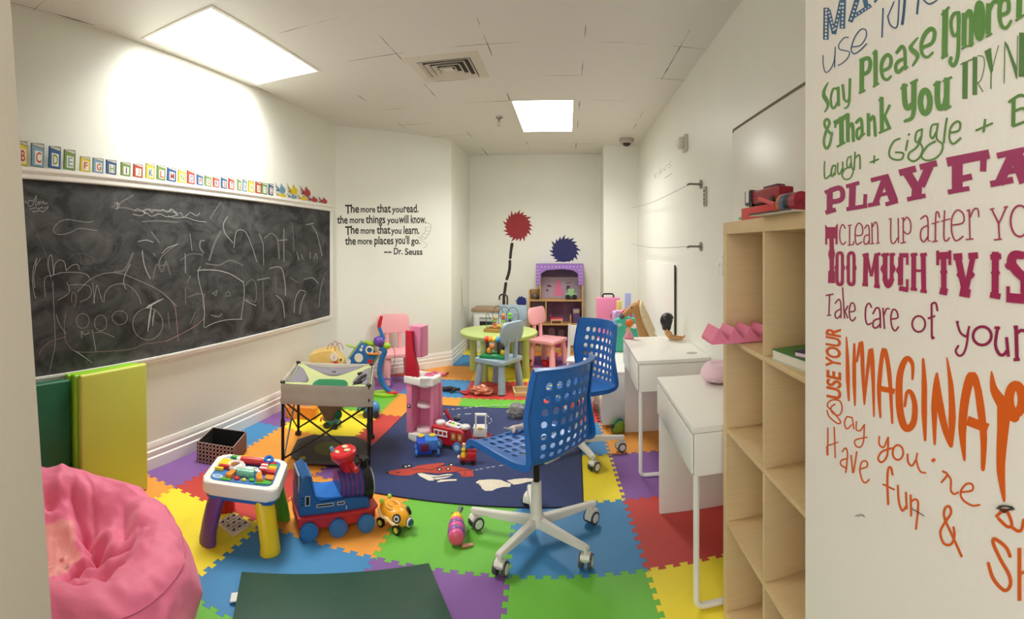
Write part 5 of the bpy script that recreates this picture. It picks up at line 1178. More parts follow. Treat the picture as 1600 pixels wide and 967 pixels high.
def pocket(name, ang, m, dz=0.004):      # crescent mesh panel along one side
    b = MB(); rows = []; n = 16
    for k in range(n+1):
        f = -0.80+1.6*k/n; inner = 0.56+0.40*abs(f)**2.2; row = []
        for j in range(5):
            g = 0.97+(inner-0.97)*j/4; x, y = g*hw, f*hw*(g/0.97)
            q = max(abs(x), abs(y))/hw; a = atan2(y, x); qq = 1/max(abs(cos(a)), abs(sin(a))); edge = (qq-1)/(sqrt(2)-1)
            sag = -0.16*(1-min(1, q))**1.5-0.030*(1-edge)*sin(pi*min(1, q)*0.5)**4
            row.append(Vector((x*cos(ang)-y*sin(ang), x*sin(ang)+y*cos(ang), ZT2+0.003+sag+dz)))
        rows.append(row)
    vs = [[b.bm.verts.new(p) for p in r] for r in rows]
    for k in range(n):
        for j in range(4): b.face((vs[k][j], vs[k+1][j], vs[k+1][j+1], vs[k][j+1]))
    o = b.build(name, m, t, smooth=80); sol = o.modifiers.new('t', 'SOLIDIFY'); sol.thickness = 0.002
for a in (90, 180, 0): pocket('mesh_panel', R(a), gd)
b = MB(); b.box((0, hw*0.70, ZT2-0.040), (0.028, 0.006, 0.030), rot=(R(-35), 0, 0), bev=0.002); b.build('buckle', blm, t)
b = MB(); b.box((hw*0.72, hw*0.45, ZT2-0.022), (0.018, 0.05, 0.010), rot=(0, R(20), R(-30)), bev=0.002); b.build('strap_clip', blm, t)
b = MB(); b.tube([(hw*0.66, -hw*0.55, ZT2-0.02), (hw*0.78, -hw*0.2, ZT2-0.005), (hw*0.88, 0.02, ZT2-0.008)], 0.012, 8); b.tube([(hw*0.62, -hw*0.62, ZT2-0.03), (hw*0.80, -hw*0.45, ZT2-0.012)], 0.012, 8); b.build('toy_loop', blm, t)
b = MB(); b.lathe([(0.001, 0.215), (0.03, 0.222), (0.065, 0.27), (0.10, 0.34), (0.112, 0.39)], n=28); b.build('seat_pouch', mat((124, 112, 84), 0.85, bump=0.3, bscale=80), t); b = MB(); b.ell((0.055, -0.040, 0.275), (0.03, 0.03, 0.035)); b.build('leg_opening', dgn, t)
b = MB(); b.prism([(0.255, -0.13), (0.255, 0.13), (0.16, 0.235), (-0.16, 0.235), (-0.255, 0.13), (-0.255, -0.13), (-0.16, -0.235), (0.16, -0.235)], 0.012, 0.022, bev=0.003); b.build('foot_mat', mat((76, 74, 72), 0.85, var=0.08, vscale=30), t)
MB().prism(circ(0.115, 28), 0.022, 0.0232).build('mat_print', mat((108, 108, 64), 0.85), t)
t = thing('play_coin', 'small yellow toy disc on the grey footprint mat', 'toy', (-1.655, 2.755, 0.0235)); MB().lathe([(0, 0), (0.018, 0), (0.02, 0.006), (0.016, 0.014), (0, 0.015)]).build('disc', mat((172, 156, 60), 0.5), t); MB().torus((0, 0, 0.014), 0.010, 0.003).build('rim', mat((150, 134, 50), 0.5), t)

# ---------------------------------------------------------------- toys seen through and behind the frame
def roller(label, loc, rz, c1_, c2_, s=1.0):
    t = thing('roller_toy', label, 'toy', loc, rz); t.scale = (s, s, s)
    MB().ell((0, 0, 0.058), (0.062, 0.055, 0.055)).build('body', pl(c1_), t); MB().ell((0.058, 0, 0.066), (0.030, 0.030, 0.030)).build('head', pl(c2_), t)
    for s_ in (-1, 1):
        for x in (-0.035, 0.04): b = MB(); b.cyl((x, s_*0.040, 0.023), (x, s_*0.056, 0.023), 0.022); b.build('wheel', pl((40, 50, 70)), t)
        b = MB(); b.ell((0.050, s_*0.034, 0.075), (0.012, 0.010, 0.022)); b.build('ear', pl(c1_), t)
    b = MB(); b.tube([(0.085, 0, 0.065), (0.10, 0, 0.05), (0.10, 0, 0.03)], 0.008, 8); b.build('trunk', pl(c2_), t)
roller('teal and orange roller toy on the yellow tile behind the jumper seat', (-1.78, 3.42, 0), R(190), (60, 128, 138), (222, 120, 50))
roller('light blue ball shaped roller toy behind the jumper seat beside the red tile', (-1.60, 3.78, 0), R(200), (70, 140, 196), (56, 96, 150), 1.15)
t = thing('bead_cube', 'wooden toy activity cube with wire loops behind the jumper seat', 'activity cube', (-2.07, 3.88, 0), R(18)); wd = wood((206, 172, 96), (224, 192, 120), (6, 30, 6))
b = MB(); b.prism([(-0.15, 0.24), (0.15, 0.24), (0.15, 0.40), (0.06, 0.51), (-0.03, 0.50), (-0.15, 0.46)], -0.11, 0.11, Mxz, bev=0.006); b.build('cube_body', wd, t)
b = MB(); b.box((0, 0, 0.05), (0.30, 0.22, 0.09), bev=0.01); b.build('base', pl((226, 134, 52)), t)
for x in (-0.12, 0.12):
    for y in (-0.08, 0.08): b = MB(); b.cyl((x, y, 0.09), (x, y, 0.242), 0.018); b.build('post', pl((226, 134, 52)), t)
b = MB(); b.prism([(0.035*(1 if k % 2 else 0.72)*cos(2*pi*k/16), 0.035*(1 if k % 2 else 0.72)*sin(2*pi*k/16)) for k in range(16)], -0.002, 0.006, Matrix.Translation((0.09, -0.113, 0.385)) @ Matrix.Rotation(R(90), 4, 'X')); b.build('red_gear', RED, t)
b = MB(); b.prism(circ(0.035, 18), -0.002, 0.004, Matrix.Translation((0.075, -0.113, 0.455)) @ Matrix.Rotation(R(90), 4, 'X')); b.build('white_dial', WHT, t); b = MB(); b.tube([(0.07, -0.115, 0.47), (0.08, -0.117, 0.45), (0.07, -0.117, 0.44)], 0.003, 6); b.build('dial_print', RED, t)
for k, (x, h_) in enumerate(((0.04, 0.09), (0.07, 0.11), (0.10, 0.08))): b = MB(); b.tube([(x+0.035*cos(R(a)), -0.05+0.04*k, 0.47+h_*0.75*sin(R(a))+0.02) for a in range(0, 181, 12)], 0.003, 6); b.build('wire_loop', pl((170, 90, 80)), t)
for x in (0.11, 0.135): b = MB(); b.ell((x, -0.1, 0.43), (0.010, 0.010, 0.010)); b.build('bead', BLK, t)
t = thing('walker_toy', 'white toy with an orange base and yellow knob behind the jumper seat', 'toy', (-2.12, 3.52, 0), R(20)); b = MB(); b.prism([(-0.05, 0.09), (0.08, 0.09), (0.05, 0.25), (0.02, 0.40), (-0.02, 0.40), (-0.10, 0.33), (-0.10, 0.29)], -0.05, 0.05, Mxz, bev=0.008); b.build('body', pl((220, 214, 196)), t); MB().ell((0.0, 0, 0.424), (0.026, 0.026, 0.026)).build('knob', pl((236, 188, 70)), t); b = MB(); b.prism(rrect(0.26, 0.18, 0.03), 0.001, 0.095, bev=0.012); b.build('base', pl((230, 138, 50)), t)

# ================================================================ blue activity arch
t = thing('activity_arch', 'blue toy activity arch with a purple ball and a red tipped arm', 'activity toy', (-1.71, 4.36, 0), R(14)); ab = pl((34, 108, 178), 0.35)
b = MB(); b.prism(circ(0.12, 24, 0, 0, 0.09), 0.001, 0.026, bev=0.006); b.build('base', pl((150, 200, 52)), t)
b = MB(); b.tube(spline([Vector(p) for p in ((0.06, -0.02, 0.03), (-0.01, 0, 0.10), (-0.05, 0, 0.22), (-0.03, 0, 0.34), (0.0, 0, 0.42), (-0.05, 0, 0.45))], 6), [0.018, 0.02, 0.022, 0.024]+[0.026]*27, 12); b.build('arch_leg', ab, t)
b = MB(); b.ell((0.08, -0.03, 0.032), (0.055, 0.022, 0.015)); b.build('red_shoe', RED, t); b = MB(); b.torus((0.02, 0.02, 0.10), 0.05, 0.008, rot=(R(90), 0, 0)); b.build('purple_ring', pl((110, 76, 170)), t)
Mp = Matrix.Translation((-0.225, 0.0, 0.375)) @ Matrix.Scale(1.12, 4) @ Matrix.Rotation(R(90), 4, 'X')
b = MB(); b.prism([(-0.15, -0.085), (0.08, -0.095), (0.14, 0.0), (0.10, 0.07), (0.0, 0.11), (-0.06, 0.03)], -0.022, 0.022, Mp, bev=0.014, seg=3); b.build('panel', ab, t)
b = MB(); b.tube([Mp @ Vector((x, y, 0)) for x, y in ((-0.16, -0.09), (0.08, -0.105), (0.15, 0.0), (0.11, 0.08), (0.0, 0.12), (-0.07, 0.035))], 0.008, 8, True); b.build('panel_edge', pl((146, 196, 60)), t)
for x, y, r, m in ((-0.02, -0.02, 0.038, WHT), (0.08, -0.05, 0.022, RED), (-0.11, -0.055, 0.022, WHT), (0.0, 0.05, 0.014, WHT), (0.01, 0.078, 0.010, WHT)): b = MB(); b.prism(circ(r, 18), 0.022, 0.028, Mp @ Matrix.Translation((x, y, 0))); b.build('panel_disc', m, t)
b = MB(); b.torus(Mp @ Vector((0.075, 0.05, 0.03)), 0.032, 0.009, rot=(R(90), 0, 0)); b.build('white_ring', WHT, t); b = MB(); b.cyl(Mp @ Vector((0.06, 0.02, 0.03)), Mp @ Vector((0.15, 0.02, 0.03)), 0.012); b.build('roller_bar', ORG, t)
MB().ell((-0.055, -0.005, 0.512), (0.055, 0.05, 0.052)).build('purple_ball', pl((108, 70, 168)), t)
for x, y, z, r in ((-0.14, 0, 0.49, (0.055, 0.03, 0.025)), (0.02, 0, 0.47, (0.04, 0.03, 0.032)), (-0.33, 0, 0.455, (0.055, 0.018, 0.010))): b = MB(); b.ell((x, y, z), r, rot=(0, R(15), 0)); b.build('leaf', pl((158, 196, 48)), t)
b = MB(); b.cyl((-0.01, 0, 0.53), (-0.055, 0, 0.655), 0.020, 0.016); b.build('arm', ab, t); b = MB(); b.tube([(-0.055, 0, 0.648), (-0.045, 0, 0.70), (-0.03, 0, 0.755)], [0.018, 0.019, 0.014], 12); b.build('arm_tip', RED, t)
b = MB(); b.tube(spline([Vector(p) for p in ((0.05, 0, 0.47), (0.09, 0, 0.44), (0.095, 0, 0.34), (0.075, 0, 0.24), (0.09, 0, 0.18))], 6), 0.003, 6); b.build('cord', pl((150, 90, 80)), t)

# ================================================================ toy vanity
t = thing('toy_vanity', 'tall pink and white toy vanity stand with a red side panel', 'toy vanity', (-1.055, 3.475, RZ+0.0008), R(-10)); vp = pl((222, 128, 162)); vr = pl((190, 28, 52))
b = MB(); b.prism(rrect(0.20, 0.20, 0.06), 0.0, 0.05, bev=0.008); b.build('foot', WHT, t)
b = MB(); b.box((-0.075, 0, 0.225), (0.045, 0.17, 0.36), bev=0.006); b.build('side_post', vp, t); b = MB(); b.box((0.03, 0.065, 0.225), (0.18, 0.03, 0.36), bev=0.006); b.build('back_board', vp, t); b = MB(); b.box((0.095, 0.01, 0.225), (0.03, 0.13, 0.36), bev=0.006); b.build('side_post', vp, t)
for z in (0.055, 0.235, 0.385): b = MB(); b.prism([(-0.055, 0.055)]+[(0.02+0.075*cos(R(a)), 0.02+0.085*sin(R(a))) for a in range(180, 361, 15)]+[(0.095, 0.055)], z, z+0.018, bev=0.003); b.build('shelf', pl((236, 214, 216)), t)
b = MB(); b.prism([(-0.115, -0.09), (0.03, -0.115), (0.06, -0.08), (0.115, -0.075), (0.125, 0.02), (0.10, 0.10), (-0.115, 0.10)], 0.405, 0.465, bev=0.014, seg=3); b.build('counter', WHT, t)
b = MB(); b.prism([(-0.105, 0.462), (0.005, 0.462), (0.0, 0.53), (-0.03, 0.62), (-0.045, 0.66), (-0.045, 0.795), (-0.105, 0.795)], 0.06, 0.09, Mxz, bev=0.006); b.build('red_panel', vr, t)
b = MB(); b.prism(rrect(0.105, 0.13, 0.02), 0.60, 0.825, Matrix.Translation((-0.042, 0.008, 0)), bev=0.01); b.build('mirror_case', vp, t)
b = MB(); b.torus((0.05, 0.0, 0.470), 0.028, 0.008); b.build('basin_ring', pl((226, 110, 150)), t); b = MB(); b.torus((0.065, 0.065, 0.470), 0.022, 0.007); b.build('basin_ring', pl((226, 110, 150)), t)
for x in (-0.035, 0.0): b = MB(); b.ell((x, -0.095, 0.466), (0.008, 0.006, 0.003)); b.build('button', pl((120, 100, 100)), t)
b = MB(); b.box((-0.075, -0.087, 0.245), (0.026, 0.004, 0.026), bev=0.001); b.build('badge_plate', pl((40, 30, 36)), t); b = MB(); b.prism(circ(0.008, 5), 0, 0.002, Matrix.Translation((-0.075, -0.089, 0.247)) @ Matrix.Rotation(R(90), 4, 'X')); b.build('badge_print', WHT, t)

# ================================================================ toys on the rug
def wheels(t, pts, r, w, m, hub=None):
    for x, y in pts:
        s_ = 1 if y > 0 else -1; b = MB(); b.cyl((x, y, r), (x, y+s_*w, r), r, n=18); o = b.build('wheel', m, t)
        if hub: b = MB(); b.cyl((x, y+s_*w, r), (x, y+s_*(w+0.003), r), r*0.55, n=16); b.build('hub', hub, o)
ZR = RZ+0.0006
t = thing('toy_fire_truck', 'chunky red toy fire truck with a white ladder and roof buttons on the rug', 'toy truck', (-0.81, 3.36, ZR), R(-14)); fr = pl((172, 26, 38))
b = MB(); b.prism([(-0.135, 0.028), (0.125, 0.028), (0.135, 0.06), (0.120, 0.135), (0.095, 0.150), (-0.125, 0.150), (-0.135, 0.135)], -0.062, 0.062, Mxz, bev=0.012, seg=3); b.build('body', fr, t)
wheels(t, [(x, y) for x in (-0.075, 0.075) for y in (-0.05, 0.05)], 0.034, 0.02, pl((70, 130, 190)), pl((170, 196, 214)))
b = MB(); b.box((0.02, 0, 0.158), (0.11, 0.07, 0.018), rot=(0, R(8), 0), bev=0.005); b.build('roof_panel', WHT, t)
for k, m in enumerate((RED, GRN, YEL, BLU)): b = MB(); b.box((-0.01+0.022*k, -0.005, 0.171-0.003*k), (0.018, 0.03, 0.006), rot=(0, R(8), 0), bev=0.002); b.build('roof_button', m, t)
for x in (-0.09, 0.105): b = MB(); b.lathe([(0, 0), (0.034, 0), (0.036, 0.012), (0.030, 0.020), (0.026, 0.014), (0, 0.012)], (x, 0, 0.150)); b.build('roof_cup', pl((214, 208, 206)), t)
b = MB()
for z in (0.092, 0.126): b.box((-0.055, -0.066, z), (0.11, 0.006, 0.007))
for k in range(4): b.box((-0.105+0.033*k, -0.066, 0.109), (0.007, 0.006, 0.034))
b.build('ladder_frame', WHT, t)
for x in (0.045, 0.095): b = MB(); b.box((x, -0.0635, 0.10), (0.034, 0.004, 0.05), bev=0.001); b.build('side_window', pl((150, 120, 70)), t); b = MB(); b.ell((x, -0.066, 0.098), (0.010, 0.004, 0.016)); b.build('driver_print', pl((214, 170, 110)), t)
b = MB(); b.tube([(0.130, -0.06, 0.05), (0.145, 0, 0.05), (0.130, 0.06, 0.05)], 0.010, 8); b.build('bumper', WHT, t)
t = thing('toy_block_truck', 'translucent blue toy truck with yellow knobs beside the pink vanity', 'toy truck', (-0.965, 3.20, ZR), R(-70)); bl_ = pl((30, 74, 190), 0.2)
b = MB(); b.box((0, 0, 0.062), (0.13, 0.105, 0.085), bev=0.012); b.build('body', bl_, t); b = MB(); b.box((0.01, 0.045, 0.082), (0.11, 0.09, 0.07), bev=0.012); b.build('cab', pl((54, 120, 206), 0.25), t)
wheels(t, [(x, y) for x in (-0.04, 0.045) for y in (-0.05, 0.085)], 0.024, 0.014, pl((50, 110, 190)), pl((20, 36, 80)))
for x, y, z in ((-0.035, -0.02, 0.106), (-0.01, 0.055, 0.118)): b = MB(); b.lathe([(0, 0), (0.024, 0), (0.024, 0.008), (0, 0.010)], (x, y, z)); b.build('roof_knob', pl((206, 186, 60)), t)
b = MB(); b.box((0.066, 0.0, 0.065), (0.004, 0.055, 0.05), bev=0.001); b.build('grille_plate', pl((96, 30, 60)), t)
t = thing('toy_train', 'little red toy train with a yellow driver on the rug', 'toy train', (-0.645, 3.13, ZR), R(10))
b = MB(); b.box((0, 0, 0.030), (0.11, 0.05, 0.026), bev=0.005); b.build('chassis', pl((150, 30, 34)), t); b = MB(); b.box((0.022, 0, 0.060), (0.062, 0.046, 0.036), bev=0.004); b.build('wagon', RED, t)
for x in (0.006, 0.040): b = MB(); b.box((x, 0, 0.088), (0.028, 0.036, 0.024), bev=0.003); b.build('cargo_block', pl((176, 44, 50)), t)
wheels(t, [(x, y) for x in (-0.035, 0.03) for y in (-0.022, 0.022)], 0.015, 0.008, pl((40, 18, 20)))
b = MB(); b.lathe([(0, 0), (0.016, 0), (0.018, 0.02), (0.010, 0.034), (0, 0.036)], (-0.030, 0, 0.042)); b.build('driver', YEL, t); b = MB(); b.ell((-0.030, 0, 0.088), (0.016, 0.016, 0.016)); b.build('driver_head', pl((222, 190, 40)), t); b = MB(); b.cyl((-0.03, 0, 0.10), (-0.028, 0, 0.128), 0.007, 0.011); b.build('driver_cap', pl((226, 206, 150)), t); b = MB(); b.ell((-0.062, 0, 0.04), (0.010, 0.016, 0.012)); b.build('lamp', pl((214, 190, 180)), t)
t = thing('toy_van', 'white toy van frame with an open window beside the blue chair seat', 'toy van', (-0.64, 3.55, ZR), R(8))
b = MB(); b.box((0.01, 0, 0.012), (0.15, 0.08, 0.022), bev=0.006); b.build('base', pl((126, 24, 44)), t); b = MB(); b.box((0.0, 0, 0.058), (0.10, 0.085, 0.07), bev=0.008); b.build('body', WHT, t)
b = MB()
for x, w, z, h_ in ((-0.032, 0.012, 0.138, 0.09), (0.040, 0.012, 0.138, 0.09), (0.004, 0.084, 0.183, 0.014)): b.box((x, -0.02, z), (w, 0.03, h_), bev=0.003)
b.build('window_frame', WHT, t); b = MB(); b.box((0.0, -0.044, 0.088), (0.03, 0.004, 0.016)); b.build('badge_print', YEL, t)
wheels(t, [(x, y) for x in (-0.04, 0.05) for y in (-0.04, 0.04)], 0.016, 0.01, pl((190, 96, 110)))
t = thing('toy_crane', 'red toy crane arm with a blue scoop behind the fire truck', 'toy crane', (-0.915, 3.74, ZR), R(-5)); b = MB(); b.tube([(-0.045, 0, 0.13), (-0.02, 0, 0.09), (0.02, 0, 0.02)], [0.014, 0.016, 0.018], 8); b.build('arm', pl((188, 30, 40)), t); b = MB(); b.prism([(0.0, 0.0), (0.095, 0.0), (0.085, 0.045), (0.03, 0.03), (-0.005, 0.07)], -0.03, 0.03, Mxz, bev=0.005); b.build('scoop', pl((20, 62, 140)), t); b = MB(); b.ell((0.06, -0.01, 0.072), (0.03, 0.02, 0.02)); b.build('motor', pl((90, 94, 100)), t)
def crumple(name, label, cat, loc, rad, m, seed, amp=0.35):
    b = MB(); u, v = 28, 16; rg = []
    for k in range(v+1):
        row = []
        for j in range(u):
            a, q = 2*pi*j/u, pi*k/v; d = Vector((sin(q)*cos(a), sin(q)*sin(a), -cos(q)))
            n = noise.noise(d*2.2+Vector((seed, 0, 0)))*amp+abs(noise.noise(d*4.7+Vector((0, seed, 0))))*amp*0.7
            p = Vector((d.x*rad[0], d.y*rad[1], d.z*rad[2]))*(1-amp*0.3+n); p.z = max(p.z+rad[2]*0.8, 0.0008); row.append(p)
        rg.append(row)
    o = b.rings(rg).build(name, m, smooth=28); o.location = loc; return tag(o, label, cat)
crumple('cloth_bag', 'crumpled grey cloth bag on the far edge of the rug', 'bag', (-0.42, 4.03, ZR), (0.085, 0.055, 0.066), mat((140, 138, 136), 0.85, bump=0.4, bscale=70), 3.1)
crumple('satin_cloth', 'crumpled copper coloured satin cloth on the floor before the table', 'cloth', (-0.82, 4.63, 0.0003), (0.115, 0.075, 0.048), mat((196, 112, 84), 0.3, bump=0.3, bscale=40, spec=0.6), 8.4, 0.42)

# ================================================================ dolls and figures: one skinned body each
def skin_body(name, J, E_, m, parent, sub=1):
    me = bpy.data.meshes.new(name); me.from_pydata([j[:3] for j in J], E_, []); o = bpy.data.objects.new(name, me); C.objects.link(o); o.parent = parent
    me.materials.append(m); me.skin_vertices.new() if hasattr(me.skin_vertices, 'new') and not me.skin_vertices else None
    md = o.modifiers.new('skin', 'SKIN'); md.use_smooth_shade = True
    for k, j in enumerate(J): me.skin_vertices[0].data[k].radius = (j[3], j[3]); me.skin_vertices[0].data[k].use_root = (k == 0)
    s = o.modifiers.new('smooth', 'SUBSURF'); s.levels = sub; s.render_levels = sub; return o
t = thing('doll', 'small tan doll with black bobbed hair sitting on the far desk', 'doll', (0.742, 3.60, 0.7225), R(-18)); t.scale = (1.12, 1.12, 1.12); tan = mat((196, 146, 92), 0.5)
J = [(0, 0, 0.022, 0.017), (-0.004, 0, 0.055, 0.015), (-0.002, 0, 0.078, 0.017), (0.002, 0, 0.094, 0.007), (0.006, 0, 0.122, 0.021),
     (0.035, -0.016, 0.016, 0.0135), (0.072, -0.028, 0.0105, 0.0095), (0.100, -0.034, 0.010, 0.0085), (0.110, -0.036, 0.024, 0.006),
     (0.035, 0.016, 0.018, 0.0135), (0.075, 0.026, 0.012, 0.0095), (0.108, 0.030, 0.011, 0.0085), (0.118, 0.031, 0.026, 0.006),
     (0.0, -0.026, 0.080, 0.008), (0.004, -0.034, 0.050, 0.007), (0.026, -0.036, 0.028, 0.0055), (0.0, 0.026, 0.080, 0.008), (0.006, 0.034, 0.052, 0.007), (0.030, 0.034, 0.030, 0.0055)]
skin_body('body', J, [(0, 1), (1, 2), (2, 3), (3, 4), (0, 5), (5, 6), (6, 7), (7, 8), (0, 9), (9, 10), (10, 11), (11, 12), (2, 13), (13, 14), (14, 15), (2, 16), (16, 17), (17, 18)], tan, t, 2)
hb = MB(); rg = []
for k in range(11):
    q = pi*k/10*0.78; row = []
    for j in range(24):
        a = 2*pi*j/24; fr_ = 0.68 if abs((a+pi) % (2*pi)-pi) < 0.75 and k > 5 else 1.0
        row.append(Vector((0.000+0.040*sin(q)*cos(a)*fr_, 0.042*sin(q)*sin(a), 0.128+0.042*cos(q)-(0.020 if k == 10 else 0))))
    rg.append(row)
hb.rings(rg)
bmesh.ops.scale(hb.bm, vec=(1.2, 1.2, 1.2), space=Matrix.Translation((0, 0, -0.128)), verts=hb.bm.verts[:])
hb.build('hair', mat((14, 13, 14), 0.45, bump=0.6, bscale=160), t, smooth=60)
t = thing('doll', 'small doll with orange hair and a pink skirt on the corner of the far desk', 'doll', (0.462, 3.685, 0.7225), R(200))
J = [(0, 0, 0.030, 0.018), (0, 0, 0.055, 0.014), (0, 0, 0.072, 0.014), (0, 0, 0.084, 0.007), (0, 0, 0.106, 0.020), (0.012, -0.012, 0.008, 0.009), (0.012, 0.012, 0.008, 0.009), (0.004, -0.022, 0.066, 0.007), (0.014, -0.026, 0.044, 0.006), (0.004, 0.022, 0.066, 0.007), (0.014, 0.026, 0.044, 0.006)]
skin_body('body', J, [(0, 1), (1, 2), (2, 3), (3, 4), (0, 5), (0, 6), (2, 7), (7, 8), (2, 9), (9, 10)], mat((228, 168, 140), 0.5), t, 2)
MB().lathe([(0.036, 0.001), (0.040, 0.006), (0.026, 0.035), (0.017, 0.052), (0.015, 0.050), (0.0, 0.012)], n=18).build('skirt', pl((226, 140, 160)), t)
MB().ell((-0.006, 0, 0.116), (0.032, 0.032, 0.032)).build('hair', mat((222, 110, 36), 0.6, bump=0.5, bscale=160), t)
t = thing('toy_dog', 'pale grey toy dog lying on the seat of the front swivel chair', 'toy dog', (-0.255, 2.52, 0.4640), R(25))
J = [(0, 0, 0.022, 0.014), (0.030, 0, 0.023, 0.016), (0.052, 0, 0.034, 0.010), (0.072, 0.004, 0.040, 0.012), (0.092, 0.006, 0.036, 0.007), (-0.028, 0, 0.021, 0.014), (-0.055, 0, 0.020, 0.005), (-0.082, -0.006, 0.030, 0.004),
     (0.034, -0.018, 0.014, 0.008), (0.048, -0.030, 0.007, 0.006), (0.034, 0.018, 0.014, 0.008), (0.050, 0.028, 0.007, 0.006), (-0.026, -0.020, 0.014, 0.009), (-0.040, -0.032, 0.007, 0.006), (-0.026, 0.020, 0.014, 0.009), (-0.040, 0.032, 0.007, 0.006), (0.068, -0.012, 0.052, 0.004), (0.068, 0.018, 0.052, 0.004)]
skin_body('body', J, [(0, 1), (1, 2), (2, 3), (3, 4), (0, 5), (5, 6), (6, 7), (1, 8), (8, 9), (1, 10), (10, 11), (5, 12), (12, 13), (5, 14), (14, 15), (3, 16), (3, 17)], mat((196, 180, 170), 0.6), t, 2)
t = thing('doll', 'black clothed doll with red wings lying on the blue tile', 'doll', (-1.14, 4.65, 0.0003), R(-8))
J = [(0, 0, 0.032, 0.026), (0.045, 0, 0.034, 0.024), (0.075, 0, 0.032, 0.010), (0.105, 0, 0.036, 0.028), (-0.05, -0.02, 0.022, 0.016), (-0.11, -0.03, 0.018, 0.012), (-0.05, 0.02, 0.022, 0.016), (-0.11, 0.035, 0.018, 0.012), (0.05, -0.035, 0.024, 0.011), (0.02, -0.06, 0.014, 0.009), (0.05, 0.035, 0.026, 0.011), (0.09, 0.06, 0.016, 0.009)]
skin_body('body', J, [(0, 1), (1, 2), (2, 3), (0, 4), (4, 5), (0, 6), (6, 7), (1, 8), (8, 9), (1, 10), (10, 11)], mat((30, 26, 30), 0.6), t, 2)
for s_ in (-1, 1): b = MB(); b.prism([(0.0, 0.0), (0.09, 0.03*s_), (0.13, 0.0), (0.10, -0.03*s_)], 0, 0.006, Matrix.Translation((0.09, 0.0, 0.012)) @ Matrix.Rotation(R(20*s_), 4, 'Z'), bev=0.002); b.build('wing', pl((184, 40, 56)), t)
b = MB(); b.ell((-0.13, -0.04, 0.018), (0.03, 0.014, 0.014)); b.build('shoe', pl((214, 96, 120)), t)
t = thing('toy_fairy', 'tiny pink and red toy lying on the orange tile beside the vanity', 'toy', (-1.335, 5.16, 0.0003), R(10)); MB().ell((-0.02, 0, 0.030), (0.028, 0.022, 0.028)).build('body', pl((232, 130, 170)), t)
for s_ in (-1, 1): b = MB(); b.prism([(0, 0), (0.05, 0.02), (0.06, 0.045), (0.03, 0.04)], -0.006, 0.006, Matrix.Translation((0.0, 0.012*s_, 0.008)) @ Matrix.Rotation(R(90), 4, 'X'), bev=0.001); b.build('wing', pl((150, 50, 56)), t)

# ================================================================ toys on the floor in front
t = thing('toy_bee_car', 'orange bug shaped toy car with an open cockpit beside the ride-on engine', 'toy car', (-0.860, 2.330, 0), R(-20)); oc = pl((238, 164, 34), 0.3)
b = MB(); rg = []
for x, ry, rz_, zc in ((-0.085, 0.004, 0.004, 0.085), (-0.075, 0.030, 0.030, 0.082), (-0.045, 0.048, 0.044, 0.078), (-0.005, 0.054, 0.048, 0.072), (0.035, 0.052, 0.044, 0.064), (0.065, 0.040, 0.034, 0.058), (0.082, 0.022, 0.020, 0.054), (0.088, 0.004, 0.004, 0.052)):
    rg.append([Vector((x, ry*cos(2*pi*j/24), zc+rz_*sin(2*pi*j/24)-(0.020*max(0, sin(2*pi*j/24))*max(0, 1-abs(x+0.015)/0.045)))) for j in range(24)])
b.rings(rg); b.build('body', oc, t, smooth=60)
b = MB(); b.torus((-0.012, 0, 0.106), 0.036, 0.004, rot=(0, R(12), 0)); b.build('cockpit_rim', pl((250, 196, 90)), t); b = MB(); b.lathe([(0, 0), (0.034, 0), (0.034, 0.003), (0, 0.003)], M=Matrix.Translation((-0.012, 0, 0.1025)) @ Matrix.Rotation(R(12), 4, 'Y')); b.build('cockpit_floor', pl((196, 116, 20)), t)
for s_ in (-1, 1):
    b = MB(); b.tube(spline([Vector(p) for p in ((-0.078, s_*0.030, 0.075), (-0.045, s_*0.051, 0.060), (0.0, s_*0.057, 0.062), (0.030, s_*0.054, 0.048), (0.06, s_*0.042, 0.050))], 5), 0.008, 8); b.build('side_stripe', pl((236, 214, 160)), t)
    b = MB(); b.cyl((0.052, s_*0.044, 0.078), (0.056, s_*0.052, 0.080), 0.021, n=20); e = b.build('eye', BLK, t); b = MB(); b.cyl((0.056, s_*0.0522, 0.080), (0.0568, s_*0.0540, 0.0804), 0.014, n=18); b.build('eye_ring', WHT, e); b = MB(); b.cyl((0.0568, s_*0.0540, 0.0804), (0.0576, s_*0.0556, 0.0808), 0.008, n=14); b.build('pupil', BLK, e)
    b = MB(); b.ell((-0.06, s_*0.03, 0.122), (0.012, 0.012, 0.012)); b.build('antenna_tip', pl((160, 206, 60)), t); b = MB(); b.cyl((-0.055, s_*0.026, 0.10), (-0.06, s_*0.03, 0.118), 0.004); b.build('antenna_stalk', oc, t)
wheels(t, [(x, y) for x in (-0.05, 0.055) for y in (-0.042, 0.042)], 0.024, 0.014, BLK, pl((196, 190, 70)))
b = MB(); b.cyl((0.088, 0, 0.056), (0.104, 0, 0.054), 0.016); b.build('nose', pl((30, 66, 110)), t); b = MB(); b.torus((0.098, 0, 0.055), 0.018, 0.004, rot=(0, R(90), 0)); b.build('nose_ring', WHT, t)
t = thing('toy_caterpillar', 'pink and purple striped toy caterpillar with a yellow head on the green tile', 'toy caterpillar', (-0.535, 2.315, 0), R(-78)); a1, a2 = pl((222, 92, 150)), pl((140, 92, 160))
for k in range(5):
    r = (0.038, 0.042, 0.043, 0.042, 0.038)[k]; b = MB(); b.lathe([(0, -0.014), (r-0.006, -0.014), (r, -0.006), (r, 0.006), (r-0.006, 0.014), (0, 0.014)], M=Matrix.Translation((0.055-0.026*k, 0, 0.0435)) @ Matrix.Rotation(R(90), 4, 'Y')); b.build('segment', a1 if k % 2 == 0 else a2, t)
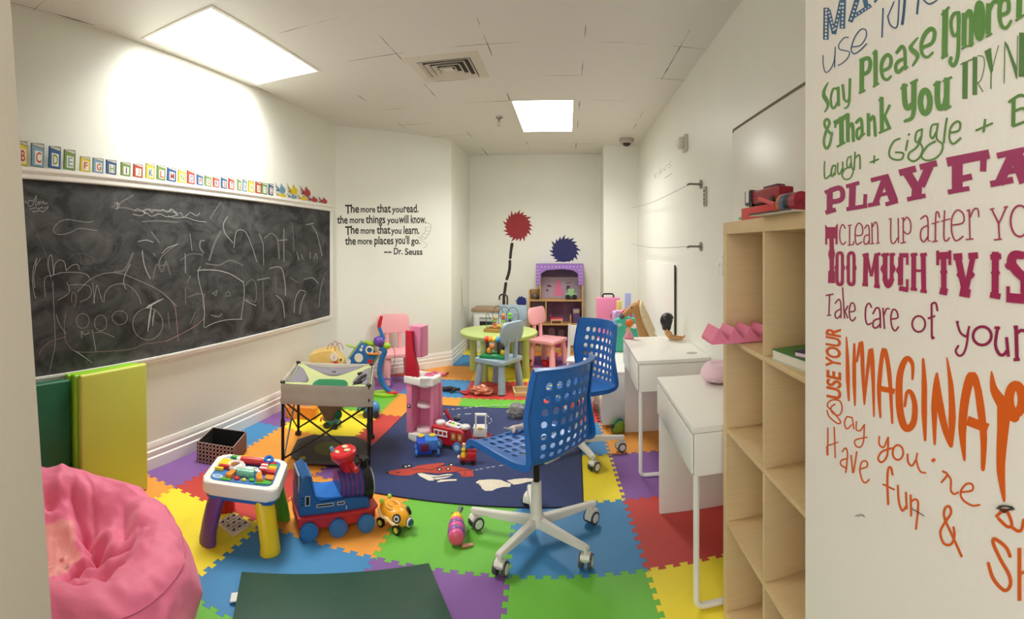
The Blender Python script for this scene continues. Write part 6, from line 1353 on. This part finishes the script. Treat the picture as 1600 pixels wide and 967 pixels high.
b = MB(); b.ell((-0.080, 0.0, 0.052), (0.036, 0.033, 0.033)); b.build('head', pl((236, 204, 52)), t); b = MB(); b.ell((0.066, 0, 0.0435), (0.012, 0.032, 0.032)); b.build('tail_cap', pl((224, 84, 110)), t)
b = MB(); b.cyl((-0.105, 0.01, 0.068), (-0.130, 0.022, 0.084), 0.009, 0.013); b.build('antenna_tip', pl((110, 112, 120)), t); b = MB(); b.ell((-0.098, -0.02, 0.065), (0.012, 0.008, 0.010)); b.build('eye', BLK, t)
b = MB(); b.box((0.062, 0.052, 0.008), (0.018, 0.055, 0.010), rot=(0, 0, R(14)), bev=0.003); b.build('pull_tag', wood((190, 120, 100), (210, 140, 116)), t)
# ================================================================ toys on and round the table
t = thing('toy_piano', 'colourful toy music stage on a green base on the pale blue chair', 'music toy', (-0.715, 4.845, 0.3190), R(-10))
b = MB(); b.prism([(-0.135, -0.12), (0.12, -0.12), (0.10, 0.12), (-0.115, 0.12)], 0, 0.028, bev=0.006); b.build('base', pl((24, 128, 78)), t)
for k, m in enumerate(((220, 60, 50), (236, 140, 40), (240, 196, 60), (70, 150, 200), (34, 110, 180))): b = MB(); b.ell((-0.105+0.040*k, 0.02, 0.165), (0.026, 0.045, 0.030)); b.build('roof_roll', pl(m), t)
for x in (-0.10, 0.02): b = MB(); b.box((x, 0.03, 0.085), (0.022, 0.05, 0.125), bev=0.003); b.build('pillar_post', pl((70, 48, 36)), t)
for x, z, m in ((-0.06, 0.06, (224, 150, 60)), (0.085, 0.055, (230, 190, 40)), (-0.03, 0.10, (206, 120, 60)), (0.09, 0.105, (40, 34, 36)), (0.12, 0.14, (220, 200, 180))): b = MB(); b.ell((x, -0.03, z), (0.028, 0.026, 0.032)); b.build('figure_ball', pl(m), t)
b = MB(); b.box((0.02, -0.105, 0.034), (0.05, 0.025, 0.012), bev=0.003); b.build('key_strip', pl((120, 190, 140)), t)
t = thing('bead_maze', 'wooden bead maze with looping wires on the green table', 'bead maze', (-0.705, 5.36, 0.4808), R(-8)); wd2 = wood((160, 120, 60), (186, 146, 84), (6, 30, 6))
b = MB()
for y in (-0.09, 0.09): b.box((0, y, 0.018), (0.40, 0.022, 0.036), bev=0.003)
for x in (-0.19, 0.19): b.box((x, 0, 0.018), (0.022, 0.20, 0.036), bev=0.003)
b.build('base_frame', wd2, t)
b = MB(); b.box((0, 0, 0.018), (0.022, 0.17, 0.03), rot=(0, 0, R(55)), bev=0.003); b.build('base_bar', wd2, t)
for k, (x0, x1, h_, y, m) in enumerate(((-0.14, -0.02, 0.25, 0.05, (60, 70, 80)), (-0.06, 0.08, 0.25, 0.0, (60, 70, 80)), (0.02, 0.16, 0.24, 0.05, (70, 80, 90)), (-0.18, 0.17, 0.23, -0.05, (90, 110, 90)))):
    if k < 3: pts = [((x0+x1)/2+(x1-x0)/2*cos(R(a)), y, 0.03+h_*0.55+h_*0.42*sin(R(a))) for a in range(180, -1, -12)]; pts = [(x0, y, 0.03)]+pts+[(x1, y, 0.03)]
    else: pts = spline([Vector(p) for p in ((-0.18, y, 0.03), (-0.18, y, 0.20), (-0.10, y, 0.10), (-0.02, y, 0.18), (0.07, y, 0.10), (0.16, y, 0.21), (0.17, y, 0.03))], 6)
    b = MB(); b.tube(pts, 0.0035, 6); b.build('wire_loop', pl(m), t)
for x, y, z, m in ((-0.085, -0.05, 0.05, (222, 120, 40)), (-0.085, -0.05, 0.085, (220, 90, 60)), (-0.085, -0.05, 0.12, (120, 170, 60)), (-0.085, -0.05, 0.15, (170, 140, 40)), (0.01, -0.05, 0.09, (226, 200, 60)), (0.01, -0.05, 0.125, (120, 180, 60)), (0.01, -0.05, 0.16, (206, 60, 50)), (0.01, -0.05, 0.19, (230, 150, 60)), (0.085, -0.05, 0.13, (60, 60, 50)), (0.085, -0.05, 0.165, (110, 190, 40)), (0.085, -0.05, 0.20, (120, 200, 50)), (-0.06, 0.0, 0.06, (240, 200, 60))):
    b = MB(); b.ell((x, y, z), (0.021, 0.021, 0.017)); b.build('bead', pl(m), t)
t = thing('wooden_tray', 'shallow wooden toy tray on the floor right of the pale blue chair', 'tray', (-0.42, 4.72, 0.0003), R(12)); wd3 = wood((206, 176, 118), (226, 196, 140), (6, 30, 6))
MB().box((0, 0, 0.005), (0.20, 0.20, 0.010)).build('tray_floor', mat((150, 122, 84), 0.5), t)
for c, d in (((0, -0.10, 0.020), (0.21, 0.012, 0.040)), ((0, 0.10, 0.020), (0.21, 0.012, 0.040)), ((-0.10, 0, 0.020), (0.012, 0.19, 0.040)), ((0.10, 0, 0.020), (0.012, 0.19, 0.040))): b = MB(); b.box(c, d, bev=0.002); b.build('tray_side', wd3, t)
for lb, loc, m in (('red toy cup on the floor under the pink chair at the table', (-0.27, 5.80, 0.0003), (200, 40, 46)), ('pink toy cup on the floor before the dollhouse', (-0.16, 6.22, 0.0003), (224, 110, 130))):
    t = thing('toy_cup', lb, 'toy cup', loc); MB().lathe([(0, 0), (0.03, 0), (0.04, 0.07), (0.036, 0.07), (0.027, 0.005), (0, 0.005)]).build('cup', pl(m), t); MB().torus((0.046, 0, 0.036), 0.018, 0.005, rot=(R(90), 0, 0)).build('handle', pl(m), t)
t = thing('toy_basket', 'brown woven toy basket on the floor behind the round table leg', 'basket', (-0.50, 5.62, 0.0003)); MB().lathe([(0, 0), (0.06, 0), (0.085, 0.10), (0.078, 0.10), (0.055, 0.006), (0, 0.006)]).build('basket_weave', mat((128, 70, 50), 0.8, var=0.4, vscale=60), t); MB().torus((0, 0, 0.10), 0.082, 0.008).build('rim', mat((110, 60, 44), 0.8), t)

# ================================================================ play kitchen
t = thing('play_kitchen', 'white play kitchen with a wooden top and black tap in the far corner', 'play kitchen', (-0.965, 6.575, 0)); kw = mat((222, 222, 216), 0.4)
b = MB(); b.box((0, 0, 0.28), (0.56, 0.36, 0.55), bev=0.004); b.build('body', kw, t); b = MB(); b.box((0, -0.004, 0.572), (0.62, 0.39, 0.035), bev=0.004); b.build('worktop', wood((150, 122, 92), (172, 142, 108), (4, 20, 4)), t)
b = MB(); b.box((-0.13, -0.186, 0.30), (0.26, 0.014, 0.40), bev=0.003); d_ = b.build('oven_door', kw, t); b = MB(); b.box((-0.11, -0.195, 0.33), (0.17, 0.006, 0.20), bev=0.002); b.build('oven_window', mat((40, 38, 38), 0.2), d_); b = MB(); b.tube([(-0.19, -0.195, 0.475), (-0.19, -0.212, 0.475), (-0.04, -0.212, 0.475), (-0.04, -0.195, 0.475)], 0.006, 6); b.build('door_handle', pl((60, 58, 58)), d_)
b = MB(); b.box((0.145, -0.186, 0.30), (0.25, 0.014, 0.40), bev=0.003); b.build('cupboard_door', kw, t)
b = MB(); b.tube([(0.14, 0.08, 0.588), (0.14, 0.08, 0.72)]+[(0.085+0.055*cos(R(a)), 0.08, 0.72+0.045*sin(R(a))) for a in range(0, 181, 20)]+[(0.03, 0.08, 0.685)], 0.011, 8); b.build('tap', pl((44, 44, 46)), t)

# ================================================================ dollhouse
DW, DD, DH = 0.655, 0.24, 1.0
t = thing('dollhouse', 'tall wooden dollhouse with a purple roof against the far wall', 'dollhouse', (-0.178, 6.66, 0)); hw_ = wood((178, 140, 84), (200, 160, 100), (4, 20, 4)); lil = mat((150, 122, 168), 0.6, var=0.1, vscale=10); dk = mat((96, 70, 84), 0.7, var=0.25, vscale=7)
def hb_(name, x0, x1, z0, z1, y0, y1, m, bev=0.002): return MB().box(((x0+x1)/2, (y0+y1)/2, (z0+z1)/2), (x1-x0, y1-y0, z1-z0), bev=bev).build(name, m, t)
XA, XB = -0.345, 0.385; F0 = -0.12
hb_('base_board', XA, XB, 0.002, 0.06, F0, 0.12, hw_); hb_('side_panel', XA, XA+0.018, 0.06, 0.78, F0, 0.12, hw_); hb_('side_panel', XB-0.018, XB, 0.06, 0.98, F0, 0.12, hw_)
for z in (0.365, 0.685): hb_('floor_board', XA+0.018, XB-0.018, z, z+0.020, F0, 0.11, hw_)
hb_('inner_post', XB-0.175, XB-0.158, 0.06, 0.365, F0, 0.10, hw_); hb_('inner_post', XB-0.175, XB-0.158, 0.385, 0.50, F0, 0.10, hw_); hb_('inner_post', XA+0.225, XA+0.240, 0.385, 0.685, F0, 0.10, hw_); hb_('inner_post', XA+0.150, XA+0.165, 0.705, 1.02, F0, 0.12, hw_)
hb_('back_wall', XA+0.018, XB-0.018, 0.06, 0.365, 0.100, 0.108, dk); hb_('back_wall', XA+0.018, XA+0.225, 0.385, 0.685, 0.100, 0.108, mat((150, 138, 148), 0.7, var=0.1, vscale=9)); hb_('back_wall', XA+0.24, XB-0.018, 0.385, 0.685, 0.100, 0.108, mat((128, 92, 120), 0.7, var=0.2, vscale=8)); hb_('back_wall', XA+0.165, XB-0.018, 0.705, 1.02, 0.100, 0.108, mat((176, 160, 176), 0.7, var=0.06, vscale=8)); hb_('back_wall', XA+0.018, XA+0.150, 0.705, 0.83, 0.100, 0.108, hw_)
hb_('terrace_rail', XA, XA+0.018, 0.78, 0.83, F0, 0.12, hw_)
b = MB(); b.prism([(XA+0.125, 1.00), (XB-0.055, 1.00), (XB-0.055, 1.115), (XA+0.46, 1.135), (XA+0.125, 1.115)], -0.09, -0.075, Mxz); b.build('attic_board', mat((84, 62, 92), 0.6), t)
rp = mat((150, 110, 188), 0.5, name='roof_purple')
b = MB().use(rp); b.prism([(XA+0.10, 0.90), (XA+0.16, 0.90), (XA+0.165, 1.06), (XA+0.24, 1.105), (XA+0.46, 1.12), (XB-0.14, 1.105), (XB-0.07, 1.06), (XB-0.065, 0.90), (XB+0.005, 0.90), (XB+0.005, 1.17), (XA+0.10, 1.17)], 0.105, 0.125, Mxz, bev=0.002); rfb = b
i = Ink(lambda x, z, h: Vector((x, -0.125-h, z)), 0.001, rfb, mat((216, 196, 230), 0.5))
for k in range(13): i.P(*[v for p in circ(0.008, 8, XA+0.125+0.048*k, 1.148) for v in p])
for k in range(5):
    for x in (XA+0.118, XA+0.142, XB-0.045, XB-0.015): i.P(*[v for p in circ(0.007, 8, x, 0.925+0.045*k) for v in p])
rfb.build('roof_front', None, t)
hb_('roof_top', XA+0.10, XB+0.005, 1.17, 1.185, -0.125, 0.12, rp)
i = Ink(lambda x, z, h: Vector((x, 0.0995-h, z)), 0.001)
i.P(-0.02, 0.74, 0.12, 0.74, 0.085, 0.90, 0.065, 0.96, 0.035, 0.96, 0.015, 0.90); i.build('dress_print', pl((222, 116, 156)), t)
i = Ink(lambda x, z, h: Vector((x, 0.0995-h, z)), 0.001); i.P(0.16, 0.82, 0.21, 0.82, 0.21, 0.88, 0.16, 0.88).P(0.15, 0.91, 0.22, 0.91, 0.22, 0.92, 0.15, 0.92); i.build('picture_print', mat((112, 70, 100), 0.6), t); i = Ink(i.put, 0.001); i.P(-0.12, 0.80, -0.09, 0.80, -0.09, 0.83, -0.12, 0.83).P(-0.11, 0.86, -0.04, 0.86, -0.06, 0.89, -0.10, 0.89); i.build('poster_print', mat((112, 70, 100), 0.6), t)
i = Ink(lambda x, z, h: Vector((x, 0.0995-h, z)), 0.001); i.P(-0.05, 0.48, 0.12, 0.48, 0.12, 0.60, 0.09, 0.64, 0.035, 0.65, -0.02, 0.64, -0.05, 0.60); i.build('wall_print', mat((112, 70, 100), 0.6), t)
i = Ink(lambda x, z, h: Vector((x, 0.0995-h, z)), 0.001); i.P(-0.09, 0.14, 0.0, 0.14, 0.0, 0.28, -0.045, 0.30, -0.09, 0.28).P(0.05, 0.14, 0.13, 0.14, 0.13, 0.27, 0.05, 0.27).P(-0.25, 0.12, -0.15, 0.12, -0.15, 0.26, -0.25, 0.26); i.build('room_print', mat((150, 120, 130), 0.6), t)
def dollthing(name, label, cat, x, z, y=-0.04): return thing(name, label, cat, (-0.178+x, 6.66+y, z+0.0008), 0, 'dollhouse furniture and toys')
q = dollthing('toy_bed', 'pink doll bed on the middle floor of the dollhouse', 'doll bed', 0.03, 0.385)
b = MB(); b.box((0, 0, 0.045), (0.17, 0.10, 0.02), bev=0.004); b.build('bed_frame', pl((226, 172, 130)), q); b = MB(); b.box((0.005, 0, 0.064), (0.15, 0.09, 0.02), bev=0.006); b.build('mattress', pl((206, 60, 96)), q); b = MB(); b.box((-0.08, 0, 0.075), (0.014, 0.10, 0.09), bev=0.004); b.build('headboard', pl((190, 40, 70)), q)
for x in (-0.07, 0.07):
    for y in (-0.04, 0.04): b = MB(); b.cyl((x, y, 0), (x, y, 0.04), 0.008); b.build('leg', pl((226, 172, 130)), q)
q = dollthing('toy_car', 'green toy car in the top room of the dollhouse', 'toy car', 0.225, 0.705)
b = MB(); b.box((0, 0, 0.065), (0.15, 0.09, 0.05), bev=0.014); b.build('body', pl((140, 178, 130)), q); b = MB(); b.box((0, 0, 0.115), (0.09, 0.08, 0.06), bev=0.016); b.build('cab', pl((150, 186, 140)), q); wheels(q, [(x, y) for x in (-0.045, 0.045) for y in (-0.035, 0.035)], 0.034, 0.018, BLK)
q = dollthing('toy_vase', 'grey and black toy bowls on the dollhouse terrace', 'toy bowl', -0.272, 0.705); MB().ell((0, 0, 0.042), (0.045, 0.04, 0.042)).build('bowl', pl((96, 92, 86)), q); MB().ell((0.046, -0.03, 0.026), (0.018, 0.018, 0.026)).build('lid', pl((44, 42, 42)), q)
q = dollthing('toy_shelf', 'tiny purple doll wardrobe on the middle floor of the dollhouse', 'doll wardrobe', 0.295, 0.385, -0.02); b = MB(); b.box((0, 0, 0.10), (0.10, 0.07, 0.20), bev=0.004); b.build('body', pl((90, 66, 110)), q); b = MB(); b.box((0, -0.037, 0.16), (0.08, 0.006, 0.05)); b.build('door', pl((170, 150, 130)), q)
q = dollthing('toy_sofa', 'magenta doll sofa on the ground floor of the dollhouse', 'doll sofa', 0.10, 0.06); b = MB(); b.box((0, 0, 0.03), (0.16, 0.09, 0.06), bev=0.012); b.build('seat', pl((150, 44, 90)), q); b = MB(); b.box((0, 0.04, 0.08), (0.16, 0.02, 0.07), bev=0.008); b.build('backrest', pl((150, 44, 90)), q)
q = dollthing('toy_table', 'small tan doll table on the ground floor of the dollhouse', 'doll table', -0.13, 0.06); b = MB(); b.box((0, 0, 0.085), (0.13, 0.09, 0.012), bev=0.003); b.build('tabletop', pl((190, 150, 110)), q)
for x in (-0.05, 0.05): b = MB(); b.box((x, 0, 0.04), (0.012, 0.07, 0.08)); b.build('leg', pl((190, 150, 110)), q)

# ================================================================ things on the low cabinet
CZ = 0.4415
t = thing('toy_suitcase', 'pink toy carry case with a black handle standing on the low cabinet', 'toy case', (0.435, 5.25, CZ), R(-4)); sp = pl((222, 128, 168), 0.45)
b = MB(); b.box((0, -0.03, 0.215), (0.255, 0.055, 0.43), bev=0.010); b.build('front_shell', sp, t); b = MB(); b.box((0, 0.03, 0.215), (0.255, 0.055, 0.43), bev=0.010); b.build('back_shell', pl((206, 110, 152), 0.45), t)
b = MB(); b.tube([(-0.058, 0, 0.428), (-0.058, 0, 0.455), (-0.045, 0, 0.468), (0.045, 0, 0.468), (0.058, 0, 0.455), (0.058, 0, 0.428)], 0.009, 8); b.build('handle', BLK, t); b = MB(); b.box((0.03, -0.060, 0.24), (0.012, 0.006, 0.03)); b.build('latch', pl((160, 60, 90)), t)
t = thing('toy_case', 'teal and pink toy bag leaning on the cabinet before the pink case', 'toy bag', (0.545, 4.55, CZ), R(-6))
b = MB(); b.prism([(-0.13, 0.0), (0.13, 0.0), (0.145, 0.20), (0.10, 0.30), (0.0, 0.335), (-0.10, 0.30), (-0.145, 0.20)], -0.05, 0.05, Mxz, bev=0.014, seg=3); b.build('body', pl((62, 172, 146)), t)
b = MB(); b.torus((0, 0, 0.335), 0.045, 0.012, rot=(R(90), 0, 0)); b.build('handle', pl((216, 70, 110)), t); b = MB(); b.ell((0.075, -0.053, 0.24), (0.035, 0.006, 0.022)); b.build('flower_print', WHT, t); b = MB(); b.ell((-0.06, -0.053, 0.25), (0.025, 0.006, 0.018)); b.build('flower_print', pl((150, 200, 180)), t)
t = thing('toy_pouch', 'lilac and clear toy pouch behind the teal bag', 'toy bag', (0.55, 4.80, CZ)); b = MB(); b.prism(rrect(0.22, 0.10, 0.03), 0, 0.345, bev=0.03, seg=3); b.build('body', pl((196, 160, 206)), t); b = MB(); b.ell((0.12, -0.04, 0.29), (0.05, 0.03, 0.05)); b.build('pocket', pl((130, 126, 196)), t)
t = thing('toy_blocks', 'small blue and yellow toy packet behind the lilac pouch', 'toy', (0.60, 5.02, CZ)); b = MB(); b.box((0.02, 0, 0.25), (0.06, 0.05, 0.50), bev=0.006); b.build('packet', pl((160, 170, 214)), t); b = MB(); b.box((-0.07, 0, 0.21), (0.05, 0.05, 0.42), bev=0.006); b.build('packet', pl((220, 200, 110)), t)
t = thing('plush_horse', 'tan plush horse with a cream mane rising behind the far desk', 'plush horse', (0.70, 4.10, CZ), R(180)); hc = mat((184, 136, 82), 0.85, bump=0.5, bscale=160, sheen=0.3)
J = [(-0.10, 0, 0.14, 0.085), (0.02, 0, 0.14, 0.085), (0.05, 0, 0.27, 0.072), (0.085, 0, 0.38, 0.056), (0.115, 0, 0.465, 0.046), (0.16, 0, 0.45, 0.040), (0.215, 0, 0.405, 0.027), (0.235, 0, 0.392, 0.024), (0.085, -0.028, 0.525, 0.012), (0.085, 0.028, 0.525, 0.012),
     (0.03, -0.05, 0.055, 0.034), (0.03, -0.055, 0.024, 0.026), (0.03, 0.05, 0.055, 0.034), (0.03, 0.055, 0.024, 0.026), (-0.12, -0.05, 0.055, 0.034), (-0.12, -0.055, 0.024, 0.026), (-0.12, 0.05, 0.055, 0.034), (-0.12, 0.055, 0.024, 0.026)]
skin_body('body', J, [(0, 1), (1, 2), (2, 3), (3, 4), (4, 5), (5, 6), (6, 7), (4, 8), (4, 9), (1, 10), (10, 11), (1, 12), (12, 13), (0, 14), (14, 15), (0, 16), (16, 17)], hc, t, 2)
b = MB(); random.seed(11)
for k in range(80):
    f = random.random(); s_ = random.choice((-1, 1, 1)); cx = 0.085-0.115*f; p0 = Vector((cx, s_*0.02, 0.520-0.25*f)); L_ = random.uniform(0.15, 0.24); o_ = random.uniform(0.060, 0.090)
    b.tube(spline([p0, p0+Vector((0.012, s_*o_*0.8, -L_*0.25)), p0+Vector((-0.008, s_*o_, -L_*0.65)), p0+Vector((-0.05, s_*o_*0.95, -L_))], 4), [0.012]*4+[0.011]*4+[0.009]*4+[0.004], 6)
b.build('mane_hair', mat((210, 194, 158), 0.8, var=0.12, vscale=60), t)
for s_ in (-1, 1): b = MB(); b.ell((0.165, s_*0.036, 0.468), (0.008, 0.006, 0.008)); b.build('eye', BLK, t)
b = MB(); b.ell((0.243, 0, 0.390), (0.026, 0.027, 0.025)); b.build('muzzle', mat((92, 90, 96), 0.8), t)
t = thing('toy_high_chair', 'white plastic toy high chair half hidden behind the farther blue chair', 'toy chair', (0.115, 4.35, 0), R(-100)); 
for s_ in (-1, 1): b = MB(); b.tube(spline([Vector(p) for p in ((0.12, s_*0.11, 0.006), (0.06, s_*0.11, 0.25), (-0.02, s_*0.11, 0.46), (-0.06, s_*0.11, 0.72))], 5), 0.013, 8); b.build('side_frame', WHT, t); b = MB(); b.tube([(-0.12, s_*0.11, 0.012), (0.0, s_*0.11, 0.42)], 0.013, 8); b.build('leg', WHT, t)
b = MB(); b.box((0.02, 0, 0.42), (0.20, 0.22, 0.02), bev=0.006); b.build('seat', WHT, t); b = MB(); b.box((-0.045, 0, 0.62), (0.016, 0.22, 0.18), rot=(0, R(-8), 0), bev=0.006); b.build('backrest', WHT, t)
t = thing('plush_parrot', 'green and teal round plush toy under the far desk', 'plush toy', (0.375, 3.70, 0.0003), R(200)); MB().ell((0, 0, 0.055), (0.058, 0.055, 0.055)).build('body', mat((128, 168, 56), 0.8), t); b = MB(); b.torus((0, 0, 0.06), 0.052, 0.010, rot=(R(70), 0, R(20))); b.build('stripe', pl((30, 120, 130)), t); b = MB(); b.ell((0.05, 0.02, 0.07), (0.022, 0.018, 0.018)); b.build('beak', pl((70, 56, 40)), t)

# ================================================================ pillow on the nearest desk
t = thing('plush_pillow', 'pale pink plush pillow on the nearest desk by the shelf', 'pillow', (0.775, 2.43, 0.7225), R(60)); b = MB(); rg = []
for k in range(17):
    q = pi*k/16; row = []
    for j in range(32):
        a = 2*pi*j/32; z = -cos(q); r = sin(q)**0.8; p = Vector((0.125*r*cos(a), 0.095*r*sin(a), 0.040+0.040*z))
        d = sqrt((p.x-0.02)**2+p.y**2)
        if z > 0: p.z += 0.020*math.exp(-((d-0.065)/0.03)**2)-0.022*math.exp(-(d/0.035)**2)
        p.z += 0.004*noise.noise(p*30); p.z = max(p.z, 0.0005); row.append(p)
    rg.append(row)
b.rings(rg); b.build('cushion', mat((226, 190, 200), 0.9, bump=0.4, bscale=160, sheen=0.4), t, smooth=80)
b = MB(); b.box((-0.118, 0, 0.03), (0.012, 0.02, 0.004), bev=0.001); b.build('fabric_tag', WHT, t)

# ================================================================ things on the shelf
b = MB(); prof = []; n = 5
for k in range(2*n+1): prof.append((k/(2*n)*0.29, 0.0 if k % 2 == 0 else 0.042))
low, rg = [], []
for x0 in (0.0, 0.13):
    rg.append([Vector((x0-0.012*(k % 2), y, z+0.010)) for k, (y, z) in enumerate(prof)]+[Vector((x0, y, 0)) for y, z in reversed(prof)])
b.rings(rg); o = b.build('pleated_foam', mat((226, 122, 152), 0.6), smooth=20); o.rotation_euler = (0, 0, R(-90)); o.location = (0.487, 1.735, 1.083); tag(o, 'pink zigzag pleated foam strip sticking out of the upper shelf cell', 'foam strip')
t = thing('picture_book', 'green covered picture book lying in the upper shelf cell', 'book', (0.685, 1.230, 1.0813), R(6)); b = MB(); b.box((0, 0, 0.0160), (0.15, 0.24, 0.026)); b.build('pages', mat((222, 218, 204), 0.8), t); b = MB(); b.box((0, 0, 0.0305), (0.155, 0.245, 0.003)); b.build('front_cover', mat((50, 120, 56), 0.4, var=0.3, vscale=20), t); b = MB(); b.box((0, 0, 0.0015), (0.155, 0.245, 0.003)); b.build('back_cover', mat((190, 200, 180), 0.5), t)
t = thing('small_book', 'small purple book on top of the green picture book', 'book', (0.665, 1.175, 1.1136), R(20)); b = MB(); b.box((0, 0, 0.007), (0.07, 0.12, 0.011)); b.build('pages', mat((228, 214, 216), 0.8), t); b = MB(); b.box((0, 0, 0.0135), (0.074, 0.124, 0.0025)); b.build('front_cover', mat((60, 44, 110), 0.4), t); b = MB(); b.box((0, 0, 0.00125), (0.074, 0.124, 0.0025)); b.build('back_cover', mat((150, 90, 120), 0.4), t)
SZ = 1.5104
t = thing('toy_ladder_truck', 'dark red toy ladder truck on top of the birch shelf', 'toy truck', (0.665, 1.53, SZ+0.0465), R(94)); cm = pl((150, 26, 44))
b = MB(); b.box((-0.02, 0, 0.034), (0.21, 0.055, 0.046), bev=0.006); b.build('body', cm, t); b = MB(); b.box((0.105, 0, 0.036), (0.05, 0.062, 0.056), bev=0.008); b.build('cab', pl((40, 36, 40)), t)
b = MB(); b.box((0.100, 0.0325, 0.040), (0.018, 0.004, 0.042)); b.build('side_window', WHT, t)
for k in range(3): b = MB(); b.box((0.075, 0.031, 0.025+0.014*k), (0.012, 0.004, 0.009)); b.build('vent_slot', BLK, t)
b = MB(); b.box((-0.04, 0, 0.062), (0.10, 0.03, 0.010), bev=0.002); b.build('ladder', pl((96, 30, 60)), t)
wheels(t, [(x, y) for x in (-0.08, 0.08) for y in (-0.02, 0.02)], 0.014, 0.010, BLK)
t = thing('toy_tray', 'bright red toy tray with a lever under the ladder truck', 'toy tray', (0.665, 1.52, SZ), R(94)); b = MB(); b.box((0, 0, 0.023), (0.27, 0.09, 0.046), bev=0.004); b.build('tray', pl((206, 32, 40)), t); b = MB(); b.tube([(-0.13, 0.050, 0.040), (-0.03, 0.054, 0.066)], 0.007, 8); b.build('lever', pl((222, 80, 84)), t); b = MB(); b.prism([(0.13, 0.03), (0.165, 0.042), (0.135, 0.046)], 0.006, 0.016); b.build('green_tab', pl((110, 190, 120)), t)
t = thing('toy_booklet', 'spiral edged booklet hanging over the top edge of the shelf', 'booklet', (0.645, 1.265, SZ), R(3)); b = MB(); b.box((0, 0, 0.003), (0.19, 0.26, 0.005)); b.build('pages', mat((214, 206, 186), 0.8), t); b = MB(); b.tube([(-0.098, -0.13+0.26*k/60, 0.004+0.004*(k % 2)) for k in range(61)], 0.0014, 5); b.build('spiral', pl((60, 60, 56)), t)
t = thing('toy_drum', 'printed round tin toy lying on the booklet on top of the shelf', 'toy tin', (0.63, 1.285, SZ+0.0065), R(96)); b = MB()
for x0_, x1_, cc_ in ((-0.06, -0.03, (150, 40, 60)), (-0.03, 0.0, (20, 22, 34)), (0.0, 0.02, (70, 90, 130)), (0.02, 0.04, (170, 110, 50))): b.use(mat(cc_, 0.3, var=0.4, vscale=60)); b.cyl((x0_, 0, 0.030), (x1_, 0, 0.030), 0.0295, n=28)
b.build('tin', None, t); b = MB(); b.torus((0.04, 0, 0.030), 0.026, 0.0034, rot=(0, R(90), 0)); b.build('rim', pl((130, 130, 170)), t); b = MB(); b.cyl((0.040, 0, 0.030), (0.042, 0, 0.030), 0.018); b.build('end_print', pl((120, 120, 150)), t)
